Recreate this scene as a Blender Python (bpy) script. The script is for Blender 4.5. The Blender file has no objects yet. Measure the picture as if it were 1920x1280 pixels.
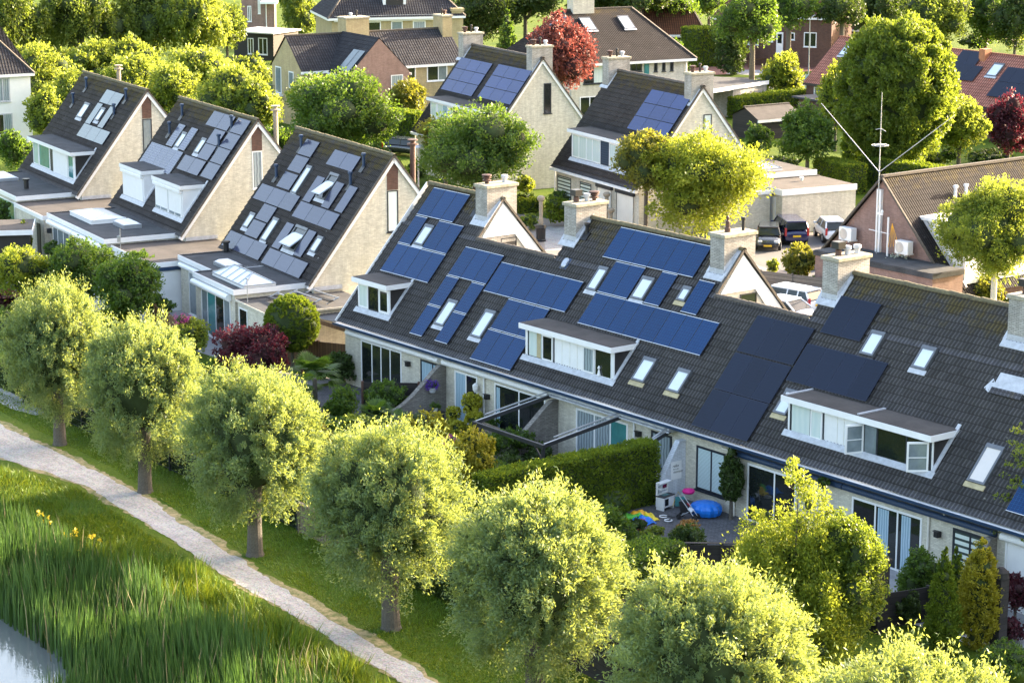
import bpy, bmesh, math, random
import numpy as np
from mathutils import Matrix, Vector
R = math.radians
sc = bpy.context.scene
COL = sc.collection
# ------------------------------------------------------------------ camera, sky, sun
# World frame: x runs along the garden front of the long terrace, y away from the camera, z up, metres.
CAM = np.array([94.62, -61.51, 27.46])
FW = np.array([-0.775851, 0.591466, -0.219598]); RT = np.array([0.606264, 0.795263, 0.0]); UP = np.cross(RT, FW)
FPX = 4421.3
cd = bpy.data.cameras.new('camera'); cam = bpy.data.objects.new('camera', cd); COL.objects.link(cam)
cd.sensor_width = 36.0; cd.lens = FPX / 1920 * 36.0; cd.clip_start = 1; cd.clip_end = 3000
cam.matrix_world = Matrix(((RT[0], UP[0], -FW[0], CAM[0]), (RT[1], UP[1], -FW[1], CAM[1]), (RT[2], UP[2], -FW[2], CAM[2]), (0, 0, 0, 1)))
sc.camera = cam
SUN_EL, SUN_AZ = 18.0, 6.0          # elevation, degrees clockwise from +y
wd = bpy.data.worlds.new('World'); sc.world = wd; wd.use_nodes = True
nt = wd.node_tree; sky = nt.nodes.new('ShaderNodeTexSky'); sky.sky_type = 'NISHITA'; sky.sun_disc = False
sky.sun_elevation = R(SUN_EL); sky.sun_rotation = R(SUN_AZ); sky.air_density = 1.0; sky.dust_density = 4.0; sky.ozone_density = 1.0
bg = nt.nodes['Background']; bg.inputs[1].default_value = 0.15
wb = nt.nodes.new('ShaderNodeMix'); wb.data_type = 'RGBA'; wb.blend_type = 'MULTIPLY'; wb.inputs[0].default_value = 1.0; wb.inputs[7].default_value = (1.15, 1.02, 0.91, 1)   # thin warm evening veil over the clear sky
nt.links.new(sky.outputs[0], wb.inputs[6]); nt.links.new(wb.outputs[2], bg.inputs[0])
sl = bpy.data.lights.new('sun', 'SUN'); sl.energy = 3.8; sl.angle = R(0.6); sl.color = (1.0, 0.83, 0.60)
so = bpy.data.objects.new('sun', sl); COL.objects.link(so)
sd = Vector((math.sin(R(SUN_AZ)) * math.cos(R(SUN_EL)), math.cos(R(SUN_AZ)) * math.cos(R(SUN_EL)), math.sin(R(SUN_EL))))
so.rotation_euler = sd.to_track_quat('Z', 'Y').to_euler()
sc.view_settings.view_transform = 'Standard'; sc.view_settings.look = 'None'; sc.view_settings.gamma = 1.0
sc.view_settings.exposure = 2.75
sc.cycles.max_bounces = 6; sc.cycles.diffuse_bounces = 3; sc.cycles.glossy_bounces = 2; sc.cycles.transmission_bounces = 3
sc.cycles.use_denoising = True; sc.cycles.denoising_prefilter = 'NONE'

# sight-line arithmetic used only to find where on the ground a thing stands
def ray(px, py): return FW + RT * (px - 960) / FPX - UP * (py - 640) / FPX
def G(px, py, z=0.0):
    d = ray(px, py); return CAM + d * (z - CAM[2]) / d[2]
def dist(P): return float((np.asarray(P) - CAM) @ FW)

# ------------------------------------------------------------------ materials
def _nodes(m):
    m.use_nodes = True; t = m.node_tree; return t, t.nodes, t.links, t.nodes['Principled BSDF']
MATS = {}
def mixc(n, l, fac, a, b, mode='MIX'):
    x = n.new('ShaderNodeMix'); x.data_type = 'RGBA'; x.blend_type = mode
    for s, v in ((0, fac), (6, a), (7, b)):
        if isinstance(v, (int, float)): x.inputs[s].default_value = v
        elif isinstance(v, tuple): x.inputs[s].default_value = (*v[:3], 1)
        else: l.new(v, x.inputs[s])
    return x.outputs[2]
def math_(n, l, op, a, b=0.0, c=None):
    x = n.new('ShaderNodeMath'); x.operation = op
    for i, v in enumerate((a, b) if c is None else (a, b, c)):
        if isinstance(v, (int, float)): x.inputs[i].default_value = v
        else: l.new(v, x.inputs[i])
    return x.outputs[0]
def noise(n, l, vec, scale, detail=4, rough=.6):
    x = n.new('ShaderNodeTexNoise'); x.inputs['Scale'].default_value = scale; x.inputs['Detail'].default_value = detail
    x.inputs['Roughness'].default_value = rough
    if vec is not None: l.new(vec, x.inputs['Vector'])
    return x.outputs['Fac']
def ramp(n, l, f, lo, hi, a=0.0, b=1.0):
    x = n.new('ShaderNodeMapRange'); l.new(f, x.inputs[0]); x.inputs[1].default_value = lo; x.inputs[2].default_value = hi
    x.inputs[3].default_value = a; x.inputs[4].default_value = b; return x.outputs[0]
def bump(n, l, b, h, s, d=.02):
    x = n.new('ShaderNodeBump'); x.inputs['Strength'].default_value = s; x.inputs['Distance'].default_value = d
    l.new(h, x.inputs['Height']); l.new(x.outputs[0], b.inputs['Normal'])
def M(name, col, rough=.7, var=.15, scale=3.0, fine=0.0, metal=0.0, spec=.5, col2=None, bmp=.15, coat=0):
    """plain surface with blotches and grain"""
    m = bpy.data.materials.new(name); t, n, l, b = _nodes(m)
    tc = n.new('ShaderNodeTexCoord').outputs['Object']
    f = noise(n, l, tc, scale); g = noise(n, l, tc, scale * 9, 2)
    a = math_(n, l, 'ADD', math_(n, l, 'MULTIPLY', f, .7), math_(n, l, 'MULTIPLY', g, .3))
    f2 = ramp(n, l, a, .3, .7)
    lo = tuple(c * (1 - var) for c in col) if col2 is None else col2; hi = tuple(min(1, c * (1 + var)) for c in col)
    l.new(mixc(n, l, f2, lo, hi), b.inputs['Base Color'])
    b.inputs['Roughness'].default_value = rough; b.inputs['Metallic'].default_value = metal
    b.inputs['Specular IOR Level'].default_value = spec; b.inputs['Coat Weight'].default_value = coat
    if bmp: bump(n, l, b, g, bmp, .01)
    MATS[name] = m; return m
def brick(name, c1, c2, mortar, bw=.22, bh=.065, bm=.3, dirt_shade=.2):
    m = bpy.data.materials.new(name); t, n, l, b = _nodes(m)
    uv = n.new('ShaderNodeUVMap').outputs[0]; tc = n.new('ShaderNodeTexCoord').outputs['Object']
    x = n.new('ShaderNodeTexBrick'); l.new(uv, x.inputs['Vector']); x.inputs['Scale'].default_value = 1
    x.inputs['Brick Width'].default_value = bw; x.inputs['Row Height'].default_value = bh; x.inputs['Mortar Size'].default_value = .008
    x.inputs['Color1'].default_value = (*c1, 1); x.inputs['Color2'].default_value = (*c2, 1); x.inputs['Mortar'].default_value = (*mortar, 1)
    x.inputs['Bias'].default_value = 0
    f = ramp(n, l, noise(n, l, tc, 1.1, 6), .35, .7, 1 - dirt_shade, 1.0)
    mp = n.new('ShaderNodeMapping'); l.new(tc, mp.inputs[0]); mp.inputs['Scale'].default_value = (2.2, 2.2, .22); f = math_(n, l, 'MULTIPLY', f, ramp(n, l, noise(n, l, mp.outputs[0], 1.6, 5, .65), .38, .66, .86, 1.03))
    g = ramp(n, l, noise(n, l, tc, 9, 3), .3, .7, .9, 1.08)
    k = n.new('ShaderNodeVectorMath'); k.operation = 'SCALE'; l.new(x.outputs[0], k.inputs[0]); l.new(math_(n, l, 'MULTIPLY', f, g), k.inputs[3])
    l.new(k.outputs[0], b.inputs['Base Color']); b.inputs['Roughness'].default_value = .85; b.inputs['Specular IOR Level'].default_value = .25
    bump(n, l, b, x.outputs['Fac'], -bm, .012); MATS[name] = m; return m
def tiles(name, c1, c2, moss=(.16, .12, .02), mossy=.5, top=8.3, cw=.36, ch=.345, relief=False, spk=True):
    """concrete roof tiles; uv in metres: u along the eaves, v up the slope"""
    m = bpy.data.materials.new(name); t, n, l, b = _nodes(m)
    uv = n.new('ShaderNodeUVMap').outputs[0]; s = n.new('ShaderNodeSeparateXYZ'); l.new(uv, s.inputs[0])
    tu = math_(n, l, 'FLOOR', math_(n, l, 'DIVIDE', s.outputs[0], cw)); tv = math_(n, l, 'FLOOR', math_(n, l, 'DIVIDE', s.outputs[1], ch))
    cb = n.new('ShaderNodeCombineXYZ'); l.new(tu, cb.inputs[0]); l.new(tv, cb.inputs[1])
    w = n.new('ShaderNodeTexWhiteNoise'); l.new(cb.outputs[0], w.inputs[0])
    blot = noise(n, l, uv, .55, 6, .65); fine = noise(n, l, uv, 14, 3)
    c = mixc(n, l, w.outputs[0], c1, c2)
    c = mixc(n, l, ramp(n, l, blot, .40, .70, 0, .55), c, tuple(x * 1.9 + .012 for x in c2))
    # algae and lichen, mostly near the ridge
    hgt = ramp(n, l, s.outputs[1], top - 2.6, top, 0, .30)
    mf = ramp(n, l, math_(n, l, 'ADD', noise(n, l, uv, 1.3, 7, .72), hgt), .66, .80, 0, mossy)
    c = mixc(n, l, mf, c, moss)
    if spk:
        v = n.new('ShaderNodeTexVoronoi'); l.new(uv, v.inputs['Vector']); v.inputs['Scale'].default_value = 1.5; v.inputs['Randomness'].default_value = 1
        sp = math_(n, l, 'MULTIPLY', math_(n, l, 'LESS_THAN', v.outputs['Distance'], .06), ramp(n, l, blot, .40, .55, 0, .8))
        c = mixc(n, l, sp, c, (.5, .5, .48))
    c = mixc(n, l, ramp(n, l, fine, .35, .7, .25, 0), c, (.01, .01, .01))
    # shade of the pans and course overlaps, painted dark into the tile colour
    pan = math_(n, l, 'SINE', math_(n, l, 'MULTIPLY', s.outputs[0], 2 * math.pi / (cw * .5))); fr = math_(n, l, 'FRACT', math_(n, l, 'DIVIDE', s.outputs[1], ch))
    dirt_shade = math_(n, l, 'MAXIMUM', ramp(n, l, pan, .85, .15, 0, .62), ramp(n, l, fr, .82, .96, 0, .9))
    c = mixc(n, l, dirt_shade, c, (.012, .010, .010))
    l.new(c, b.inputs['Base Color']); b.inputs['Roughness'].default_value = .85 if relief else .62; b.inputs['Specular IOR Level'].default_value = .1 if relief else .3
    if relief:
        wv = math_(n, l, 'SINE', math_(n, l, 'MULTIPLY', s.outputs[0], 2 * math.pi / (cw * .5)))
        st = math_(n, l, 'FRACT', math_(n, l, 'DIVIDE', s.outputs[1], ch))
        h = math_(n, l, 'ADD', math_(n, l, 'MULTIPLY', wv, .4), math_(n, l, 'MULTIPLY', st, -1.6))
        bump(n, l, b, h, .9, .035)
    else: bump(n, l, b, fine, .3, .01)
    MATS[name] = m; return m
def panel_mat(name, cell, line, cw=.16, ch=.16, rough=.12, frame=None, lw=.05, metal=0.0, spec=.5, bus=True):
    m = bpy.data.materials.new(name); t, n, l, b = _nodes(m)
    uv = n.new('ShaderNodeUVMap').outputs[0]; s = n.new('ShaderNodeSeparateXYZ'); l.new(uv, s.inputs[0])
    fu = math_(n, l, 'FRACT', math_(n, l, 'DIVIDE', s.outputs[0], cw)); fv = math_(n, l, 'FRACT', math_(n, l, 'DIVIDE', s.outputs[1], ch))
    g = math_(n, l, 'MAXIMUM', math_(n, l, 'LESS_THAN', fu, lw), math_(n, l, 'LESS_THAN', fv, lw))
    oi = n.new('ShaderNodeObjectInfo').outputs['Random']
    c = mixc(n, l, math_(n, l, 'MULTIPLY', oi, 1.0), cell, tuple(x * .72 for x in cell))
    f = noise(n, l, uv, 3.0, 3); c = mixc(n, l, ramp(n, l, f, .3, .8, 0, .3), c, tuple(x * 1.35 for x in cell))
    c = mixc(n, l, g, c, line)
    if bus:
        fb = math_(n, l, 'FRACT', math_(n, l, 'DIVIDE', s.outputs[1], ch * .5)); c = mixc(n, l, math_(n, l, 'MULTIPLY', math_(n, l, 'LESS_THAN', fb, .10), .35), c, line)
    l.new(c, b.inputs['Base Color']); b.inputs['Roughness'].default_value = rough; b.inputs['Metallic'].default_value = metal
    b.inputs['Specular IOR Level'].default_value = spec; MATS[name] = m; return m
def leaf(name, dark, light, trans, tw=.45, rough=.5, spec=.35):
    m = bpy.data.materials.new(name); t, n, l, b = _nodes(m)
    a = n.new('ShaderNodeAttribute'); a.attribute_name = 'tint'
    c = mixc(n, l, a.outputs['Fac'], dark, light); l.new(c, b.inputs['Base Color'])
    b.inputs['Roughness'].default_value = rough; b.inputs['Specular IOR Level'].default_value = spec
    tr = n.new('ShaderNodeBsdfTranslucent'); l.new(mixc(n, l, a.outputs['Fac'], tuple(x * .6 for x in trans), trans), tr.inputs[0])
    mx = n.new('ShaderNodeMixShader'); mx.inputs[0].default_value = tw; l.new(b.outputs[0], mx.inputs[1]); l.new(tr.outputs[0], mx.inputs[2])
    l.new(mx.outputs[0], n['Material Output'].inputs[0]); MATS[name] = m; return m
def slat_mat(name, c1, c2, pitch=.06, rough=.5):
    m = bpy.data.materials.new(name); t, n, l, b = _nodes(m)
    uv = n.new('ShaderNodeUVMap').outputs[0]; s = n.new('ShaderNodeSeparateXYZ'); l.new(uv, s.inputs[0])
    f = math_(n, l, 'FRACT', math_(n, l, 'DIVIDE', s.outputs[1], pitch))
    l.new(mixc(n, l, math_(n, l, 'LESS_THAN', f, .4), c1, c2), b.inputs['Base Color']); b.inputs['Roughness'].default_value = rough
    MATS[name] = m; return m
def curtain_mat(name, c1, c2, rough=.15, pitch=.12):
    m = bpy.data.materials.new(name); t, n, l, b = _nodes(m)
    uv = n.new('ShaderNodeUVMap').outputs[0]; s = n.new('ShaderNodeSeparateXYZ'); l.new(uv, s.inputs[0])
    w = math_(n, l, 'SINE', math_(n, l, 'ADD', math_(n, l, 'MULTIPLY', s.outputs[0], 6.28 / pitch), math_(n, l, 'MULTIPLY', noise(n, l, uv, 2), 6)))
    l.new(mixc(n, l, ramp(n, l, w, -1, 1), c1, c2), b.inputs['Base Color']); b.inputs['Roughness'].default_value = rough
    b.inputs['Coat Weight'].default_value = 1.0; b.inputs['Coat Roughness'].default_value = .03
    MATS[name] = m; return m
def plank(name, c1, c2, w=.14, vertical=True, rough=.8, gap=.09):
    m = bpy.data.materials.new(name); t, n, l, b = _nodes(m)
    uv = n.new('ShaderNodeUVMap').outputs[0]; s = n.new('ShaderNodeSeparateXYZ'); l.new(uv, s.inputs[0])
    q = math_(n, l, 'DIVIDE', s.outputs[0 if vertical else 1], w); fl = math_(n, l, 'FLOOR', q); fr = math_(n, l, 'FRACT', q)
    wn = n.new('ShaderNodeTexWhiteNoise'); wn.noise_dimensions = '1D'; l.new(fl, wn.inputs['W'])
    c = mixc(n, l, wn.outputs[0], c1, c2); c = mixc(n, l, ramp(n, l, noise(n, l, uv, 7, 4), .35, .7, .35, 0), c, tuple(x * .5 for x in c1))
    c = mixc(n, l, math_(n, l, 'LESS_THAN', fr, gap), c, (.008, .007, .006)); l.new(c, b.inputs['Base Color']); b.inputs['Roughness'].default_value = rough
    MATS[name] = m; return m

M('white_paint', (.78, .79, .80), .35, .05, 2, bmp=.03); M('cream_paint', (.72, .70, .64), .5, .06, 2)
M('lead', (.44, .46, .50), .45, .25, 5); M('felt', (.055, .057, .062), .9, .35, 1.2, col2=(.025, .027, .03)); M('felt_brown', (.070, .062, .057), .9, .3, .9, col2=(.038, .034, .032))
M('dark_clad', (.02, .018, .018), .6, .3, 3); M('dark_frame', (.02, .025, .035), .35, .2); M('navy', (.02, .045, .10), .35, .2, 2)
M('grey_metal', (.028, .030, .036), .45, .2, 3, metal=.1); M('alu', (.45, .48, .52), .35, .1, 3, metal=.6); M('black_plastic', (.012, .013, .016), .4, .2)
M('concrete', (.36, .33, .27), .9, .3, 6, col2=(.20, .19, .12)); M('flagstone', (.30, .30, .31), .85, .25, 1.5); M('terracotta', (.42, .16, .07), .7, .2)
M('bark', (.10, .088, .072), .95, .4, 14, bmp=.8); M('bark_pale', (.30, .26, .20), .9, .3, 12, bmp=.5); M('bark_white', (.55, .52, .46), .85, .2, 9)
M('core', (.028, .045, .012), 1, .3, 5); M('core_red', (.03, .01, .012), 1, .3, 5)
M('blue_plastic', (.01, .16, .62), .35, .05); M('magenta', (.65, .01, .22), .5, .2, 20); M('violet', (.09, .02, .35), .6, .3, 20); M('yellow', (.75, .55, .03), .5, .1)
M('green_toy', (.10, .42, .05), .5, .1); M('orange', (.75, .38, .02), .5, .1); M('red', (.5, .02, .02), .4, .1); M('plate_yellow', (.80, .50, .02), .4, .05)
M('rubber', (.012, .012, .013), .7, .2); M('rust_metal', (.08, .04, .03), .6, .35, 9); M('skylight_frame', (.14, .15, .165), .35, .15, 4, metal=.4)
M('skylight_pane', (.62, .68, .74), .06, .06, .8, bmp=0, coat=.5); M('skylight_pane_beige', (.62, .58, .55), .08, .06, 1, bmp=0); M('dome', (.80, .81, .82), .25, .08, 2, bmp=.05)
M('glass_dark', (.012, .016, .016), .04, .4, .7, bmp=0, spec=1.0); M('glass_teal', (.05, .20, .21), .08, .25, 1.2, bmp=0, spec=.8); M('glass_grey', (.18, .22, .24), .05, .3, .6, bmp=0, spec=.8)
M('shutter_white', (.74, .75, .76), .5, .04, 3); M('car_glass', (.02, .028, .03), .05, .3, 1, bmp=0, spec=.4)
M('mortar_yellow', (.42, .36, .22), .9, .25, 4); M('soil', (.05, .035, .022), 1, .3, 4); M('fabric_dark', (.03, .04, .07), .8, .2)
slat_mat('blind', (.55, .66, .68), (.22, .34, .37), .055); slat_mat('blind_band', (.62, .70, .66), (.03, .05, .045), .24); slat_mat('louvre', (.012, .012, .014), (.05, .055, .06), .12)
slat_mat('navy_clad', (.015, .03, .06), (.03, .05, .09), .16)
curtain_mat('curtain_blue', (.22, .34, .44), (.42, .56, .66)); curtain_mat('curtain_white', (.56, .66, .65), (.62, .70, .68), pitch=.3); curtain_mat('curtain_grey', (.16, .20, .23), (.34, .40, .43), pitch=.18)
brick('brick_cream', (.72, .69, .58), (.55, .52, .43), (.52, .49, .42), .22, .06, .25, .12); brick('brick_white', (.56, .54, .49), (.42, .40, .36), (.22, .21, .20), .22, .065, .6, .32)
brick('brick_brown', (.17, .085, .06), (.12, .06, .045), (.12, .10, .09)); brick('brick_red', (.33, .13, .095), (.24, .095, .075), (.26, .20, .17)); brick('brick_pinkish', (.33, .205, .175), (.26, .155, .135), (.30, .24, .21))
brick('brick_yellow', (.52, .43, .23), (.44, .35, .18), (.40, .34, .24)); brick('brick_grey', (.34, .32, .29), (.22, .21, .19), (.16, .15, .14), .22, .065, .8, .3); brick('paving', (.16, .16, .17), (.11, .11, .12), (.05, .05, .05), .20, .10, .3)
brick('brick_whitewash', (.70, .74, .80), (.64, .68, .75), (.50, .54, .60), .22, .065, .5, .05)
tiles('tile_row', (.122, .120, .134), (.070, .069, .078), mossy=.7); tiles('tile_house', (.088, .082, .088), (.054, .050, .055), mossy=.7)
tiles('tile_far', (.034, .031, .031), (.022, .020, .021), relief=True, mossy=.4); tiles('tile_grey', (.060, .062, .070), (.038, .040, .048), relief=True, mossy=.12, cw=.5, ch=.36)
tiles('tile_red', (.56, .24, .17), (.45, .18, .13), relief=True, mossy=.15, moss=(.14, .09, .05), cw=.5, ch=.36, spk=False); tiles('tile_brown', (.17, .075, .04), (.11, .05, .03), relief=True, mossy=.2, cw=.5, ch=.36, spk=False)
M('ridge_mat', (.085, .072, .058), .8, .5, 9, col2=(.035, .03, .026), bmp=.5); M('ridge_mossy', (.13, .115, .06), .95, .4, 6, col2=(.06, .05, .035), bmp=.6)
panel_mat('pv_blue', (.002, .028, .105), (.012, .09, .23), .155, .155, .25, metal=.0, spec=.25); panel_mat('pv_black', (.006, .012, .030), (.010, .018, .040), .16, .16, .3, spec=.22, bus=False)
panel_mat('pv_violet', (.050, .058, .105), (.06, .07, .12), .3, .3, .16, spec=.6, bus=False); panel_mat('pv_pale', (.14, .17, .18), (.16, .19, .20), .3, .3, .16, spec=.8, bus=False)
panel_mat('pv_cells', (.065, .078, .14), (.30, .32, .38), .165, .165, .15, lw=.06, bus=False)
panel_mat('pv_far', (.014, .034, .14), (.02, .045, .17), .3, .3, .2, spec=.4, bus=False)
M('pv_frame_dark', (.04, .05, .085), .35, .1, metal=.4); M('pv_frame_light', (.62, .66, .72), .35, .1, metal=.1)
plank('wood_brown', (.16, .085, .035), (.10, .05, .022), .15); plank('wood_dark', (.02, .018, .018), (.035, .03, .03), .22, False); plank('wood_grey', (.26, .21, .16), (.17, .14, .11), .12, True, gap=.2); plank('wood_beam', (.24, .20, .16), (.17, .14, .12), .2, False)
# leaves
leaf('leaf_willow', (.070, .130, .062), (.200, .285, .140), (.50, .58, .10), .46)
leaf('leaf_horn', (.045, .085, .012), (.12, .17, .025), (.36, .46, .04), .45); leaf('leaf_lime', (.065, .11, .018), (.18, .235, .035), (.46, .54, .06), .5)
leaf('leaf_green', (.035, .075, .015), (.085, .15, .03), (.22, .36, .03), .42); leaf('leaf_dark', (.025, .050, .013), (.060, .105, .024), (.12, .18, .02), .35)
leaf('leaf_yellow', (.085, .135, .014), (.22, .28, .03), (.44, .50, .045), .5); leaf('leaf_gold', (.17, .17, .015), (.38, .34, .03), (.55, .50, .04), .45)
leaf('leaf_red', (.10, .032, .03), (.24, .08, .06), (.36, .10, .08), .35); leaf('leaf_purple', (.035, .012, .018), (.085, .022, .032), (.22, .03, .05), .35)
leaf('leaf_olive', (.065, .085, .014), (.15, .16, .025), (.38, .38, .04), .45); leaf('leaf_thuja', (.045, .085, .012), (.15, .205, .02), (.32, .42, .025), .32, .7, .15)
leaf('leaf_bronze', (.16, .10, .03), (.30, .17, .06), (.45, .25, .06), .4); leaf('leaf_elm', (.060, .100, .018), (.13, .18, .030), (.32, .41, .045), .46)
leaf('reed_leaf', (.016, .048, .014), (.075, .15, .035), (.14, .26, .04), .3); leaf('gold_conifer', (.26, .27, .02), (.48, .46, .04), (.5, .5, .05), .3)
leaf('grass_leaf', (.05, .125, .012), (.13, .235, .02), (.28, .32, .02), .3); leaf('straw', (.20, .17, .08), (.42, .36, .20), (.35, .3, .15), .3); leaf('petal_yellow', (.6, .45, .02), (.8, .62, .04), (.6, .5, .05), .3); leaf('petal_white', (.55, .6, .42), (.75, .78, .66), (.6, .6, .5), .3)

# ------------------------------------------------------------------ mesh building
class MB:
    def __init__(s, T=None): s.v = []; s.f = []; s.m = []; s.uv = []; s.T = T
    def pt(s, p):
        if s.T is not None: p = s.T @ Vector(p)
        s.v.append((p[0], p[1], p[2])); return len(s.v) - 1
    def poly(s, pts, mi=0, uv=None):
        s.f.append([s.pt(p) for p in pts]); s.m.append(mi); s.uv.append(uv)
    def box(s, x0, x1, y0, y1, z0, z1, mi=0, ms=None):
        """ms: optional material per side (-x,+x,-y,+y,-z,+z)"""
        i = [s.pt(p) for p in ((x0,y0,z0),(x1,y0,z0),(x1,y1,z0),(x0,y1,z0),(x0,y0,z1),(x1,y0,z1),(x1,y1,z1),(x0,y1,z1))]
        for k, q in enumerate(((3,0,4,7),(1,2,6,5),(0,1,5,4),(2,3,7,6),(3,2,1,0),(4,5,6,7))):
            s.f.append([i[j] for j in q]); s.m.append(mi if ms is None else ms[k]); s.uv.append(None)
    def prism(s, prof, a, b, axis='x', mi=0, cap=None):
        """prof: list of 2d points; extruded from a to b on axis"""
        def P(t, q): return (t, q[0], q[1]) if axis == 'x' else ((q[0], t, q[1]) if axis == 'y' else (q[0], q[1], t))
        A = [s.pt(P(a, q)) for q in prof]; B = [s.pt(P(b, q)) for q in prof]; n = len(prof)
        for i in range(n):
            j = (i + 1) % n; s.f.append([A[i], B[i], B[j], A[j]]); s.m.append(mi); s.uv.append(None)
        s.f.append(A); s.m.append(mi if cap is None else cap); s.uv.append(None)
        s.f.append(B[::-1]); s.m.append(mi if cap is None else cap); s.uv.append(None)
    def tube(s, pts, r, n=8, mi=0, caps=True):
        pts = [Vector(p) for p in pts]; rr = r if isinstance(r, (list, tuple)) else [r] * len(pts); rings = []
        for i, p in enumerate(pts):
            d = (pts[min(i + 1, len(pts) - 1)] - pts[max(i - 1, 0)]).normalized()
            a = d.orthogonal().normalized() if i == 0 else (a - d * a.dot(d)).normalized()
            b = d.cross(a); rings.append([s.pt(p + (a * math.cos(2 * math.pi * k / n) + b * math.sin(2 * math.pi * k / n)) * rr[i]) for k in range(n)])
        for A, B in zip(rings, rings[1:]):
            for k in range(n): s.f.append([A[k], A[(k + 1) % n], B[(k + 1) % n], B[k]]); s.m.append(mi); s.uv.append(None)
        if caps:
            s.f.append(rings[0][::-1]); s.m.append(mi); s.uv.append(None); s.f.append(rings[-1]); s.m.append(mi); s.uv.append(None)
    def lathe(s, prof, n=16, mi=0, c=(0, 0, 0)):
        rings = [[s.pt((c[0] + r * math.cos(2 * math.pi * k / n), c[1] + r * math.sin(2 * math.pi * k / n), c[2] + z)) for k in range(n)] for r, z in prof]
        for A, B in zip(rings, rings[1:]):
            for k in range(n): s.f.append([A[k], A[(k + 1) % n], B[(k + 1) % n], B[k]]); s.m.append(mi); s.uv.append(None)
        s.f.append(rings[0][::-1]); s.m.append(mi); s.uv.append(None); s.f.append(rings[-1]); s.m.append(mi); s.uv.append(None)
    def obox(s, a, b, w, h, mi=0):
        """beam from a to b, w wide, h high"""
        a = Vector(a); b = Vector(b); d = (b - a).normalized(); sd_ = d.cross(Vector((0, 0, 1)))
        if sd_.length < 1e-3: sd_ = Vector((1, 0, 0))
        sd_ = sd_.normalized() * w / 2; u = sd_.cross(d).normalized() * h / 2
        q = [s.pt(p) for p in (a - sd_ - u, a + sd_ - u, a + sd_ + u, a - sd_ + u, b - sd_ - u, b + sd_ - u, b + sd_ + u, b - sd_ + u)]
        for k in ((3,2,1,0),(4,5,6,7),(0,1,5,4),(1,2,6,5),(2,3,7,6),(3,0,4,7)): s.f.append([q[j] for j in k]); s.m.append(mi); s.uv.append(None)
    def build(s, name, mats, parent=None, smooth=False, bevel=0, loc=None, rotz=0):
        if isinstance(mats, str): mats = [mats]
        me = bpy.data.meshes.new(name); me.from_pydata(s.v, [], s.f); 
        for m in mats: me.materials.append(MATS[m])
        me.polygons.foreach_set('material_index', s.m)
        if smooth: me.polygons.foreach_set('use_smooth', [True] * len(s.f))
        ul = me.uv_layers.new(name='UVMap'); V = np.array(s.v); data = np.zeros((len(me.loops), 2)); k = 0
        for f, uv in zip(s.f, s.uv):
            if uv is not None: data[k:k + len(f)] = uv
            else:
                P = V[f]; nn = np.cross(P[1] - P[0], P[2] - P[1]); a = np.abs(nn)
                if a[2] > max(a[0], a[1]) * 1.2: data[k:k + len(f)] = P[:, :2]
                elif a[0] > a[1]: data[k:k + len(f)] = P[:, 1:3]
                else: data[k:k + len(f)] = P[:, [0, 2]]
            k += len(f)
        ul.data.foreach_set('uv', data.ravel()); me.update()
        o = bpy.data.objects.new(name, me); COL.objects.link(o)
        if parent is not None: o.parent = parent
        if loc is not None: o.location = loc
        if rotz: o.rotation_euler = (0, 0, rotz)
        if bevel:
            bv = o.modifiers.new('bevel', 'BEVEL'); bv.width = bevel; bv.segments = 2; bv.limit_method = 'ANGLE'
        return o
def tag(o, label, cat, group=None):
    o['label'] = label; o['category'] = cat
    if group: o['group'] = group
    return o
def thing(name, label, cat, loc=(0, 0, 0), rotz=0, group=None):
    o = bpy.data.objects.new(name, None); COL.objects.link(o); o.location = loc; o.rotation_euler = (0, 0, rotz); o.empty_display_size = .3
    return tag(o, label, cat, group)
def struct(o): o['kind'] = 'structure'; return o
def dup(o, parent=None):
    c = o.copy(); COL.objects.link(c)
    if parent is not None: c.parent = parent
    for ch in list(o.children): dup(ch, c)
    return c
def gridmesh(name, P, F, mat, parent=None, uv=None, smooth=False):
    me = bpy.data.meshes.new(name); P = np.asarray(P, np.float32); F = np.asarray(F, np.int32)
    me.vertices.add(len(P)); me.vertices.foreach_set('co', P.ravel()); nf = len(F); k = F.shape[1]
    me.loops.add(nf * k); me.loops.foreach_set('vertex_index', F.ravel()); me.polygons.add(nf)
    me.polygons.foreach_set('loop_start', np.arange(nf, dtype=np.int32) * k); me.polygons.foreach_set('loop_total', np.full(nf, k, np.int32))
    if smooth: me.polygons.foreach_set('use_smooth', np.ones(nf, bool))
    if uv is not None:
        ul = me.uv_layers.new(name='UVMap'); ul.data.foreach_set('uv', np.asarray(uv, np.float32)[F.ravel()].ravel())
    for m in ([mat] if isinstance(mat, str) else mat): me.materials.append(MATS[m])
    me.update(calc_edges=True); o = bpy.data.objects.new(name, me); COL.objects.link(o)
    if parent is not None: o.parent = parent
    return o
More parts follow.
